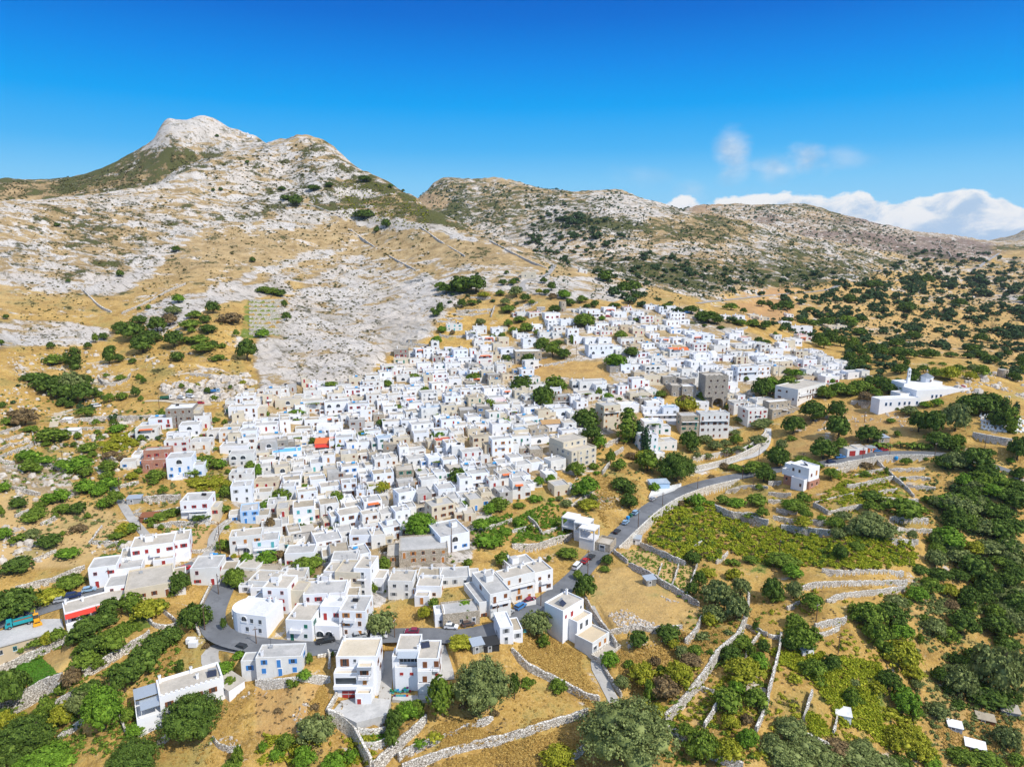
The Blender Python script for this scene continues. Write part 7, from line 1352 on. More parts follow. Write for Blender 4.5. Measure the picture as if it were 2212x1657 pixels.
# domed church complex
H = H0('U4', 372, 452, 10, 'long white domed church complex with octagonal dome and slim bell tower', 'church', 'church', off=(12, 9), rad=18)
H.block(-12.5, 12, 0, 6.5, -5, 6.3, W_, 'roof_white', .4); H.block(12.1, 45, 3.5, 14, -5, 9.4, W_, 'roof_white', .4); H.block(5, 12, 6.6, 14, -5, 7.2, W_, 'roof_grey', .5); H.block(13, 37, 14.1, 24, -5, 11.0, W_, 'roof_white', .4)
for x in (-8.5, -5.8, -.6, 2.6, 5.4, 10): H.win(x, -.03, 2.6, sh='u', style='plain', w=1.2, h=1.7)
for x in (22, 24.6, 27.3, 32, 34.8): H.win(x, 3.46, 4.8, sh='u', style='plain', w=1.2, h=1.7)
H.body.cyl(30, 18, 10.3, 13.4, 3.3, W_, 8).cyl(30, 18, 13.4, 13.7, 3.6, W_, 8); H.part('dome_roof', MB().cyl(0, 0, 0, 1.9, 3.7, 'metal_grey', 8, .15).box(-.06, .06, -.06, .06, 2.5, 4.0, 'paint_white').box(-.45, .45, -.05, .05, 3.2, 3.35, 'paint_white').mesh('dome_roof'), 30, 18, 13.7)
H.body.box(15.2, 16.9, 14.6, 15.6, 9, 14, W_); bt = MB()
for z in (0, 2.3): bt.box(.2, .5, -.4, .4, z, z+1.8, W_).box(1.5, 1.8, -.4, .4, z, z+1.8, W_).box(.1, 1.9, -.5, .5, z+1.8, z+2.3, W_)
bt.prism([(.3, 4.6), (1.7, 4.6), (1, 5.8)], -.3, .3, W_); H.part('bell_gable', bt.mesh('bell_gable'), 15.1, 15.1, 14)
H.win(30, 14.55, 11.2, sh='b', style='plain', w=.7, h=1.2); H.finish()
# windmill, ruined mill, chapel on the peak
def mill(s, u, v, r, h, lab, ruin=False):
    H = H0(s, u, v, 0, lab, 'windmill', 'windmill', rad=r, off=(0, 0)); m = H.body; n = 20; k = m.m('stone_tan'); o = len(m.V); rnd = random.Random(4)
    for j in range(6):
        for i in range(n):
            a = 2*math.pi*i/n; z = -2+(h+2)*j/5+(rnd.uniform(-1.2, .3) if ruin and j == 5 else rnd.uniform(-.12, .12) if j == 5 else 0); m.V.append(((r*(1.08-.14*j/5))*math.cos(a), (r*(1.08-.14*j/5))*math.sin(a), z))
    for j in range(5):
        for i in range(n): m.F.append([o+j*n+i, o+j*n+(i+1) % n, o+(j+1)*n+(i+1) % n, o+(j+1)*n+i]); m.M.append(k)
    m.cyl(0, 0, h-1.1, h-.5, r*.8, 'roof_warm', 16); H.finish(); H.door(0, -r*1.06, 0, sh='b', w=.9, h=1.9); H.win(r*.2, -r*1.0, h*.62, sh='b', style='plain', w=.7, h=.8)
mill('U2', 365, 212, 2.9, 7.2, 'round stone windmill tower without sails above the upper town'); mill('U4', 1112, 215, 3.0, 5.2, 'ruined round stone mill stump on the rocky knoll by the cemetery', True)
H = H0('C1', 1612, 197, 4, 'tiny white chapel with open belfry on the rocky peak', 'chapel', 'chapel', rad=9); H.block(-3, 6, 0, 6, -6, 2.4, W_, 'roof_white', .3); H.block(-4, 0, 1, 6, -6, 3.6, W_, 'roof_white', .3)
H.part('belfry', MB().box(-1.5, -.9, -.4, .4, 0, 3, W_).box(.9, 1.5, -.4, .4, 0, 3, W_).box(-1.5, 1.5, -.4, .4, 3, 3.7, W_).prism([(-1.5, 3.7), (1.5, 3.7), (0, 6)], -.4, .4, W_).mesh('belfry'), -2.5, 2, 3.2); H.door(4, -.02, 0, sh='b'); H.finish()
H = H0('C1', 1562, 190, 0, 'broken brown tower stump beside the peak chapel', 'ruin', 'ruin', rad=5); H.block(-3, 3, 0, 5, -5, 5, 'stone_tan', 'roof_warm', 1.5); H.body.box(-2.9, -1, .2, 4, 4, 8.5, 'stone_tan'); H.finish()
H = H0('C2', 1212, 1112, -4, 'plain cream cistern block beside the hill road', 'cistern', 'cistern', rad=8); H.block(-6.5, 6.5, 0, 9, -6, 5.8, 'cream_plaster', 'roof_white', .3); H.win(-3, -.02, 2, sh='n', style='plain'); H.win(3, -.02, 2, sh='n', style='plain'); H.finish()
for s, u, v, w_, lab in (('C2', 1118, 880, 9, 'small pale hut alone on the middle hillside'), ('C2', 1566, 1075, 8, 'tiny stone hut among bushes above the far road')):
    H = H0(s, u, v, 6, lab, 'hut', 'hut'); H.block(-w_/2, w_/2, 0, 6, -4, 3.4, 'whitewash_worn', 'roof_grey', .2); H.block(-w_/2+.5, -w_/2+3, .5, 5, 3.3, 5.0, 'whitewash_worn', 'roof_grey', .2); H.door(w_*.2, -.02, 0, sh='b'); H.finish()
x, y = P('U3', 155, 488); H, a, b, c = house(x, y, 62*.13869, 22*.13869, 8, 'wWn', 'd9 c0', 'white church with a round white dome in the upper town', name='church', cat='church'); H.part('dome', MB().cyl(0, 0, -.5, .8, 2.9, W_, 20).dome(0, 0, .8, 2.7, W_, 20, 1.05).mesh('dome'), 0, 4.5, b+.3)
# orange roofed house in the upper town, red roof tiles
x, y = P('U2', 1830, 780); H, a, b, c = house(x, y, 230*.079674, 60*.079674, 10, 'vrn', 'd7', 'white house with the long bright orange tiled roof in the upper town'); gable(H, a, c, b+.47, 1.5, 'tile_orange') if False else None
m = MB(); m.poly([(-a/2-.3, -.4, b+.5), (a/2+.3, -.4, b+.5), (a/2+.3, c*.5, b+2.0), (-a/2-.3, c*.5, b+2.0)], 'tile_orange').poly([(-a/2-.3, c*.5, b+2.0), (a/2+.3, c*.5, b+2.0), (a/2+.3, c+.3, b+.5), (-a/2-.3, c+.3, b+.5)], 'tile_orange').poly([(-a/2, 0, b+.4), (-a/2, c*.5, b+1.95), (-a/2, c, b+.4)], W_).poly([(a/2, 0, b+.4), (a/2, c, b+.4), (a/2, c*.5, b+1.95)], W_); m.put('tiled_roof', H.root)
x, y = P('A2', 590, 655); H, a, b, c = house(x, y, 150*.11589, 40*.11589, 10, 'krn', 'd7 c0', 'house with orange roof and red awning in the middle of the village')
MB().poly([(-a/2-.4, -.3, b+.55), (a/2+.4, -.3, b+.55), (a/2+.4, c, b+1.6), (-a/2-.4, c, b+1.6)], 'tile_orange').put('tiled_roof', H.root); MB().poly([(-a/2, -3.6, 2.3), (a*.35, -3.6, 2.3), (a*.35, -.1, 3.0), (-a/2, -.1, 3.0)], 'awning_red').box(-a/2, -a/2+.1, -3.5, -3.4, -.5, 2.25, 'metal_grey').box(a*.35-.1, a*.35, -3.5, -3.4, -.5, 2.25, 'metal_grey').put('awning', H.root)
# long house with red awning and the platform beside it
H = H0('B1', 548, 520, 37, 'long low white house with red sheet awning along its front', off=(9, 4), rad=10)
H.block(0, 17, 0, 7.5, -4, 5.0, W_, 'roof_warm', .3); H.part('awning', MB().poly([(0, -1.9, 3.9), (15.5, -1.9, 3.9), (15.5, -.02, 4.6), (0, -.02, 4.6)], 'awning_red').poly([(0, -1.9, 3.84), (0, -.02, 4.54), (15.5, -.02, 4.54), (15.5, -1.9, 3.84)], 'awning_red').mesh('awning'), 0, 0, 0)
H.part('veranda', MB().box(0, 15.5, -2.0, -.01, -3, 1.2, W_).box(0, 15.5, -2.0, -1.85, 1.2, 2.1, W_).mesh('veranda'), 0, 0, 0)
for k in range(6): H.part('post', cached('vpost', lambda: MB().box(-.08, .08, -.08, .08, 2.1, 3.9, 'paint_white').mesh('post')), .4+k*2.9, -1.85, 0)
for k in range(5): H.win(2+k*3.1, -.02, 2.0, sh='n', style='plain', w=1.2, h=1.4, near=True)
H.part('chimney', chimney_mesh(0), .8, 6.5, 4.7); H.part('chimney', chimney_mesh(0), 5, 5.5, 4.7); H.finish()
pq, _ = hit(*P('B1', 300, 430)); rz_ = min(main_line, key=lambda q: (q-pq).length).z
H = H0('B1', 543, 525, 37, 'long flat concrete roof platform level with the road, pink stone front below', 'building', 'building', off=(-14, 4), rad=6); dz = rz_-H.loc.z-.1
H.block(-40, -.6, 0, 9.5, -5, dz-.5, 'tan_plaster', 'forecourt', .2); H.body.box(-40, -.5, -.35, 9.4, dz-.28, dz, 'forecourt')
for k in range(12): H.win(-2.5-k*3.2, -.03, dz-2.6, sh='n' if k % 3 else 'q', style='plain', near=True)
H.finish(); PLAT = (H, dz)
# house with the rounded corner in the bend
H = H0('B1', 1985, 555, -12, 'white house with rounded corner and arched loggia inside the hairpin bend', off=(4, 4), rad=8)
H.block(0, 8, 0, 9, -3, 6.3, W_, 'roof_white', .4); m = H.body; k = m.m(W_); n = 12; o = len(m.V); r = 4.49
for z in (-3, 6.3):
    for i in range(n+1): a = math.pi/2+math.pi*i/n; m.V.append((r*math.cos(a), 4.5+r*math.sin(a), z))
for i in range(n): m.F.append([o+i, o+i+1, o+n+2+i, o+n+1+i]); m.M.append(k)
m.F.append([o+n+1+i for i in range(n+1)]); m.M.append(k)
for i, (t, z) in enumerate(((1.2, 3.8), (3.6, 3.7), (6.2, 3.7))):
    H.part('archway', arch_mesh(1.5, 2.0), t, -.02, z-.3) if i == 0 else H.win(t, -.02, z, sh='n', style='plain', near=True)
for t in (2, 6): H.win(t, -.02, 1.0, sh='n', style='plain', near=True)
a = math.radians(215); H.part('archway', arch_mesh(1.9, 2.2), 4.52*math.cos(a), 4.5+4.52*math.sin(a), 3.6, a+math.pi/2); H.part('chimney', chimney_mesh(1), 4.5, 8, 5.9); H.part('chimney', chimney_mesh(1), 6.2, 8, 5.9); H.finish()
# low white house with canopies, bottom left
H = H0('B1', 1335, 1305, 32, 'low white house with grey roof and two pale canopies, bottom left', off=(7, 4), rad=10)
H.block(0, 14.5, 0, 7.8, -5, 7.6, W_, 'roof_warm', .7, .4); H.block(14.5, 17.5, 1.5, 6, -5, 4.2, W_, 'roof_white', .3)
for k in range(13): H.part('merlon', cached('merlon', lambda: MB().box(-.25, .25, -.2, .2, 0, .35, W_).mesh('merlon')), .5+k*1.12, .2, 7.62)
H.part('canopy', MB().box(-5.2, -.1, 3.4, 8.2, 6.6, 6.7, 'tin_roof').box(-4.2, -.1, -1.0, 3.2, 6.1, 6.2, 'tin_roof').box(-5.1, -5.0, 3.5, 3.6, 3, 6.6, 'paint_white').box(-5.1, -5.0, 8.0, 8.1, 3, 6.6, 'paint_white').box(-4.1, -4.0, -.9, -.8, 3, 6.1, 'paint_white').mesh('canopy'), 0, 0, 0)
H.body.box(-5.2, -.01, -1.0, 8.2, -5, 3.2, W_); H.body.box(-5.2, -.01, -1.0, -.8, 3.2, 4.1, W_); H.body.box(-5.2, -5.0, -.8, 8.2, 3.2, 4.1, W_)
for k in range(4): H.win(2+k*3.3, -.02, 4.4, sh='b', style='open', near=True); H.win(2+k*3.3, -.02, 1.0, sh='b', style='open', near=True)
H.win(-.03, 2, 4.2, -math.pi/2, sh='r', style='shut', near=True); solar(H, 12.4, 3.6, 6.9, -.2); H.part('chimney', chimney_mesh(1), .8, 7.2, 7.2); H.part('chimney', chimney_mesh(0), 8, 7.4, 7.2); H.part('chimney', chimney_mesh(0), 9, 4, 6.9); H.finish()
# house with brick base
H = H0('A4', 352, 1000, 34, 'white house with unplastered brick ground floor standing alone below the upper road', off=(4, 6), rad=9)
H.block(0, 7.6, 0, 12.5, -4, 3.6, 'brick', 'roof_warm', .2); H.block(-.1, 7.7, .6, 9.5, 3.4, 9.4, W_, 'roof_white', .4); H.block(-.1, 3, 9.55, 13.4, 3.4, 6.0, W_, 'roof_warm', .8); H.block(-2.6, -.15, 1, 7, -4, 4.6, W_, 'roof_sand', .8); H.block(3.2, 7.6, 9.6, 14.5, 2, 7.6, W_, 'roof_white', .4)
for x in (2, 5.6): H.win(x, -.03, 1.2, sh='b', style='plain', near=True); H.win(x, .55, 5.4, sh='r' if x < 3 else 'o', style='shut' if x > 3 else 'plain', near=True, h=1.3 if x < 3 else 2.1)
for y in (2.5, 8, 11): H.win(-.03 if y > 7 else -2.63, y, 1.2, -math.pi/2, sh='b', style='plain', near=True)
H.win(-.13, 5, 6.3, -math.pi/2, sh='b', style='plain', near=True); H.win(-.13, 8, 6.3, -math.pi/2, sh='b', style='plain', near=True); solar(H, 4, 5, 8.95, .6); H.finish()
H = H0('A4', 770, 706, 8, 'low garage with two red double doors beside the upper road', 'garage', 'garage', off=(0, 3)); H.block(-5.2, 0, 0, 6, -3, 3.3, 'whitewash_worn', 'roof_warm', .2); H.block(0.1, 5.2, .3, 6, -3, 3.6, 'whitewash_worn', 'roof_warm', .2)
for x in (-2.6, 2.7): H.part('garage_door', cached('gdr', lambda: MB().box(-1.5, -.02, -.06, .05, 0, 2.5, 'wood_red').box(.02, 1.5, -.06, .05, 0, 2.5, 'wood_red').mesh('garage_door')), x, -.02 if x < 0 else .27, 0)
H.finish()
# small sheds and huts
def hut(s, u, v, w_, d_, h_, yaw, wall_, roof_, lab, name='shed', lean=.4):
    H = H0(s, u, v, yaw, lab, name, name, off=(0, d_/2), rad=max(w_, d_)/2); H.body.box(-w_/2, w_/2, 0, d_, -2.5, h_, wall_, 't'); m = MB(); a = .25
    m.V += [(-w_/2-a, -a, h_), (w_/2+a, -a, h_), (w_/2+a, d_+a, h_+lean), (-w_/2-a, d_+a, h_+lean), (-w_/2-a, -a, h_+.12), (w_/2+a, -a, h_+.12), (w_/2+a, d_+a, h_+lean+.12), (-w_/2-a, d_+a, h_+lean+.12)]
    m.F += [[0, 3, 2, 1], [4, 5, 6, 7], [0, 1, 5, 4], [1, 2, 6, 5], [2, 3, 7, 6], [3, 0, 4, 7]]; m.M += [m.m(roof_)]*6; H.body.poly([(-w_/2, 0, h_), (-w_/2, d_, h_+lean), (-w_/2, d_, h_)], wall_).poly([(w_/2, 0, h_), (w_/2, d_, h_), (w_/2, d_, h_+lean)], wall_).poly([(-w_/2, d_, h_), (-w_/2, d_, h_+lean), (w_/2, d_, h_+lean), (w_/2, d_, h_)], wall_)
    m.put('roof', H.root); H.door(-w_*.15, -.02, 0, w=.9, h=min(1.9, h_-.2), sh='n'); H.body.put('wall', H.root); return H
for a in [('B3', 1145, 165, 3.6, 2.6, 2.2, 20, 'metal_grey', 'tin_roof', 'small tin shed standing at the edge of the stubble field'), ('A3', 1065, 1475, 3.6, 3, 2.4, -20, W_, 'tin_roof', 'small white hut with corrugated roof below the road bend'), ('B2', 1830, 715, 3.2, 3.2, 2.3, 20, 'tin_roof', 'tin_roof', 'corrugated tin shed under the plain white block hut'), ('B2', 1940, 705, 4.2, 3.6, 2.0, 16, 'tarp_dark', 'tarp_dark', 'dark lean-to between tin shed and white block hut'),
          ('B4', 330, 735, 3.6, 2.4, 2.0, 10, W_, 'roof_white', 'small white hut with one square window in the lower orchard'), ('B4', 620, 1280, 3.6, 3.2, 1.8, -18, W_, 'roof_white', 'small white hut with a raised side among lower vines'), ('B4', 1538, 1360, 3.4, 2.6, 1.3, -22, 'paint_grey', 'paint_white', 'low hut with white sheet roof on the dry corner slope'), ('B4', 1705, 1530, 4.6, 3.0, 1.3, -26, 'rust', 'paint_white', 'lowest hut with white sheet roof near the bottom right'),
          ('B4', 1995, 1235, 4.6, 3.4, 1.3, -20, 'paint_grey', 'roof_warm', 'low hut with brown grey sheet roof at the right edge'), ('B4', 1790, 1295, 4.4, 2.8, 1.1, -24, 'rust', 'roof_brown', 'low hut with faded reddish roof on the corner slope'), ('A1', 1155, 1125, 5, 3.2, 2.2, 10, 'paint_grey', 'tin_roof', 'small tin roofed shed at the top of the concrete lane'), ('A1', 1285, 1280, 6, 4, 2.0, 12, 'rust', 'rust', 'shed with rusty sheet roof beside the concrete lane'),
          ('A1', 625, 530, 5.5, 3.5, 2.4, 6, W_, 'roof_white', 'tiny white hut near the dirt track thicket'), ('A4', 1000, 600, 5.5, 4.5, 2.8, 6, 'stone_tan', 'tin_roof', 'low stone hut with tin roof behind the banana plants'), ('A4', 900, 680, 3.8, 3, 2.3, 4, 'tile_orange', 'tin_roof', 'small orange kiosk beside the red garages'), ('A3', 1280, 1010, 8.5, 5, 3.4, 8, 'blue_plaster', 'roof_bluegrey', 'pale blue kiosk with grey roof by the road and big tree'), ('A2', 410, 1420, 8, 5, 2.4, 24, 'grey_plaster', 'roof_warm', 'low grey outbuilding beside the climbing white wall'),
          ('A1', 575, 420, 4, 3, 1.6, 6, W_, 'roof_white', 'tiny whitewashed hollow hut beside the dirt track'), ('B1', 1830, 1060, 6, 4.5, 2.6, -36, W_, 'roof_warm', 'white outbuilding with sloping roof right of the canopy house'), ('U1', 490, 615, 6, 4, 2.2, 4, 'stone_tan', 'roof_warm', 'tiny ruined stone hut in the golden field'), ('U1', 2110, 220, 6, 4, 2.6, 10, 'grey_plaster', 'roof_grey', 'grey shed left of the windmill tree')]: hut(*a)
# restaurant, big ruins, stone hotel fronts
x, y = P('A3', 1290, 400); house(x, y, 290*.11589, 90*.11589, 4, 'wWn', 'd10 v c0 B', 'white restaurant building with wide covered terrace and green pergola below')
x, y = P('U1', 1950, 860); house(x, y, 330*.079674, 130*.079674, 8, 'SWn', 'd11 c0', 'roofless old stone mansion beside the empty golden slope')
x, y = P('U2', 1020, 990); house(x, y, 120*.079674, 70*.079674, 14, 'sun', 'd6 c0', 'small stone hut with blue sheet roof on the central rocks')
x, y = P('U2', 1800, 1290); house(x, y, 130*.079674, 130*.079674, 6, 'swn', 'd8 c0', 'grey stone block with tiny windows left of the stone tower')
x, y = P('U2', 1950, 1320); house(x, y, 170*.079674, 150*.079674, 6, 'sWn', 'd8 c0 A1', 'ruined grey stone walls between stone block and tower')
x, y = P('A1', 1560, 905); house(x, y, 200*.11589, 170*.11589, 14, 'vgu', 'd9 a1 s', 'bluish white villa with arched balcony standing below the brick house shell')
x, y = P('A1', 1350, 815); house(x, y, 220*.11589, 130*.11589, 14, 'Rgr', 'd9 v c0', 'unfinished orange brick house shell in the left quarter')
x, y = P('A1', 1690, 1255); house(x, y, 220*.11589, 150*.11589, 8, 'wgr', 'd9 B c1 t', 'lone white house with grey roof among shrubs above the ploughed garden')
x, y = P('A1', 1560, 465); house(x, y, 210*.11589, 160*.11589, 12, 'sWb', 'd11 c0 t', 'big grey stone block house at the top of the left quarter')
for x, y, w, h, cd_, ft in ((306, 603, 36, 8, 'kbn', 'd10 c1'), (325, 612, 40, 17, 'wgr', 'd8'), (256, 586, 38, 8, 'Sbn', 'd9 c0'), (266, 596, 28, 8, 'wWn', 'd7'), (345, 575, 26, 14, 'wgb', 'd7 a1'), (292, 588, 26, 9, 'kwb', 'd7'), (330, 556, 30, 10, 'kgn', 'd7'), (300, 566, 28, 12, 'wgr', 'd7'), (362, 548, 24, 12, 'vgb', 'd7'), (455, 586, 30, 8, 'kgn', 'd7')): house(x, y, w, h, 6, cd_, ft)
# fill the rest of the quarters
VILL = [[(232,402),(262,398),(290,388),(342,381),(382,378),(398,360),(418,345),(470,350),(500,352),(540,362),(538,392),(560,392),(590,410),(600,428),(560,450),(520,470),(500,498),(470,505),(452,470),(430,500),(400,520),(330,520),(280,500),(236,470),(226,430)],
        [(540,330),(560,312),(620,308),(690,308),(735,332),(790,342),(842,368),(862,376),(842,388),(800,385),(760,372),(700,378),(640,376),(600,360),(548,352)], [(515,412),(560,408),(600,418),(640,422),(640,392),(600,385),(560,392),(530,400)], [(640,378),(700,372),(700,388),(650,400),(610,395)]]
r = random.Random(5); nf = 0
for k, poly in enumerate(VILL):
    xs = [p[0] for p in poly]; ys = [p[1] for p in poly]
    for t in range(2600):
        if nf > FILLMAX: break
        x, y = r.uniform(min(xs), max(xs)), r.uniform(min(ys), max(ys))
        if not pip(x, y, poly): continue
        p, dep = hit(x, y); W = r.uniform(5.2, 9.5); D = r.uniform(5, 7.5)
        if any(math.hypot(p.x-f[0], p.y+3-f[1]) < (f[2]+math.hypot(W, D)/2)*.56 for f in FOOT) or NOBUILD(p): continue
        st = r.choice((1, 1, 2, 2)); nf += 1
        house(x, y, W*F/dep, st*3*F/dep*.95, r.uniform(8, 24), r.choice('wwwvwkkwkccgs')+r.choice('ggwwbbgW')+r.choice('bbbrongu'), r.choice(['', '', 't', 'a1', 'b', 'u' if st > 1 else '', 'h', 'l', 'T', 'p' if k < 1 else '', 'e' if r.random() < .3 else '']) + ' d%.1f' % D, seed=t+k*9999)
print('houses', len(FOOT), 'filled', nf, 'skipped', len(SKIP))
# ------------------------------------------------------------------ vehicles
def profile_body(pts, w, mat, tuck=.0):
    V = []; Fc = []; n = len(pts)
    for s_ in (-1, 1):
        for x, z in pts: V.append((x, s_*(w/2-(max(0, z-.85)*tuck)), z))
    return V, [list(range(n))[::-1], [n+i for i in range(n)]]+[[i, (i+1) % n, n+(i+1) % n, n+i] for i in range(n)]
CARS = {
 'hatch': dict(L=4.0, w=1.7, body=[(-2, .35), (-2, .8), (-1.9, .98), (-1.5, 1.02), (1.0, .98), (1.85, .82), (2, .6), (2, .35)], cab=[(-1.85, .98), (-1.5, 1.45), (.1, 1.48), (.95, .98)], wh=1.22),
 'suv': dict(L=4.4, w=1.8, body=[(-2.2, .4), (-2.2, 1.0), (-2.1, 1.1), (1.2, 1.1), (2.1, 1.0), (2.2, .7), (2.2, .4)], cab=[(-2.1, 1.08), (-1.9, 1.72), (.5, 1.72), (1.15, 1.08)], wh=1.35),
 'pickup': dict(L=5.1, w=1.8, body=[(-2.55, .45), (-2.55, 1.08), (1.3, 1.08), (2.4, .98), (2.55, .7), (2.55, .45)], cab=[(-.7, 1.06), (-.5, 1.72), (.8, 1.72), (1.4, 1.06)], wh=1.55),
 'van': dict(L=4.9, w=1.9, body=[(-2.4, .4), (-2.4, 1.25), (1.9, 1.25), (2.4, 1.05), (2.45, .4)], cab=[(-2.38, 1.23), (-2.3, 2.0), (1.1, 2.0), (1.9, 1.23)], wh=1.45)}
def car_tree(kind, col):
    def f():
        c = CARS[kind]; V, Fc = profile_body(c['body'], c['w'], col); body = mesh_from('body', V, Fc, col)
        V, Fc = profile_body(c['cab'], c['w']-.06, col, .22)
        # roof sheet and pillars in body colour, glass between
        cab = c['cab']; V2, F2 = profile_body([(cab[0][0]+(cab[1][0]-cab[0][0])*.85, cab[0][1]+(cab[1][1]-cab[0][1])*.85), (cab[1][0], cab[1][1]+.03), (cab[2][0], cab[2][1]+.03), (cab[3][0]+(cab[2][0]-cab[3][0])*.85, cab[3][1]+(cab[2][1]-cab[3][1])*.85)], c['w']-.01, col, .22)
        m = MB(); m.V = list(V2); m.F = list(F2); m.M = [m.m(col)]*len(F2)
        for x in ((cab[0][0]+cab[2][0])/2, cab[0][0]+.55 if kind != 'pickup' else cab[0][0]+.3): m.box(x-.04, x+.04, -(c['w']-.2)/2-.02, (c['w']-.2)/2+.02, cab[0][1]-.02, cab[1][1]-.02, col)
        return body, mesh_from('window', V, Fc, 'dark_glass_and_shade'), m.mesh('roof')
    return cached(('car', kind, col), f)
def wheel_mesh(r=.32):
    def f():
        m = MB(); n = 14; k = m.m('rubber'); k2 = m.m('metal_grey')
        for y, q, kk in ((-.1, r, k), (.1, r, k)): m.V += [(q*math.cos(2*math.pi*i/n), y, r+q*math.sin(2*math.pi*i/n)-r) for i in range(n)]
        for i in range(n): m.F.append([i, (i+1) % n, n+(i+1) % n, n+i]); m.M.append(k)
        m.F.append(list(range(n))); m.F.append([n+i for i in range(n)][::-1]); m.M += [k, k]; o = len(m.V)
        for y in (-.11, .11): m.V += [(r*.55*math.cos(2*math.pi*i/n), y, r*.55*math.sin(2*math.pi*i/n)) for i in range(n)]
        m.F.append([o+i for i in range(n)]); m.F.append([o+n+i for i in range(n)][::-1]); m.M += [k2, k2]; return m.mesh('wheel')
    return cached(('wheel', r), f)
ROADS_ALL = [main_line, lane1, lane3, lane4, lane5]
def vehicle(s, u, v, kind, col, label, hd=None, flip=False, z=None):
    x, y = P(s, u, v); p, dep = hit(x, y)
    if z is not None: p = Vector((p.x, p.y, z))
    if hd is None:
        ln = min(ROADS_ALL, key=lambda l: min((q-p).length for q in l)); i = min(range(len(ln)), key=lambda j: (ln[j]-p).length); t = ln[min(i+1, len(ln)-1)]-ln[max(i-1, 0)]; hd = math.atan2(t.y, t.x)
        if z is None and (ln[i]-p).length < 5: p.z = ln[i].z+.08
    else: hd = math.radians(hd)
    if flip: hd += math.pi
    b, g, rf = car_tree(kind, col); o = obj({'hatch': 'parked_car', 'suv': 'parked_car', 'pickup': 'pickup_truck', 'van': 'van'}[kind], None, loc=p, category={'pickup': 'pickup truck', 'van': 'van'}.get(kind, 'car')); o.rotation_euler.z = hd
    obj('body', b, o); obj('window', g, o); obj('roof', rf, o); c = CARS[kind]
    for q in (-.62, .62):
        obj('headlight', cached('hl', lambda: MB().box(-.03, .03, -.17, .17, 0, .18, 'paint_white').mesh('headlight')), o, (c['L']/2, q, .62)); obj('tail_light', cached('tl', lambda: MB().box(-.03, .03, -.12, .12, 0, .22, 'wood_red').mesh('tail_light')), o, (-c['L']/2, q, .62))
    if kind == 'pickup': obj('cargo_bed', cached('cb', lambda: MB().box(-2.4, -.85, -.75, .75, 1.075, 1.09, 'rubber').mesh('cargo_bed')), o)
    for a in (-1, 1):
        for q in (-1, 1): obj('wheel', wheel_mesh(), o, (a*c['wh'], q*(c['w']/2-.08), .32))
    note(o, x, y, '', 'vehicles parked in and round the village', label); return o
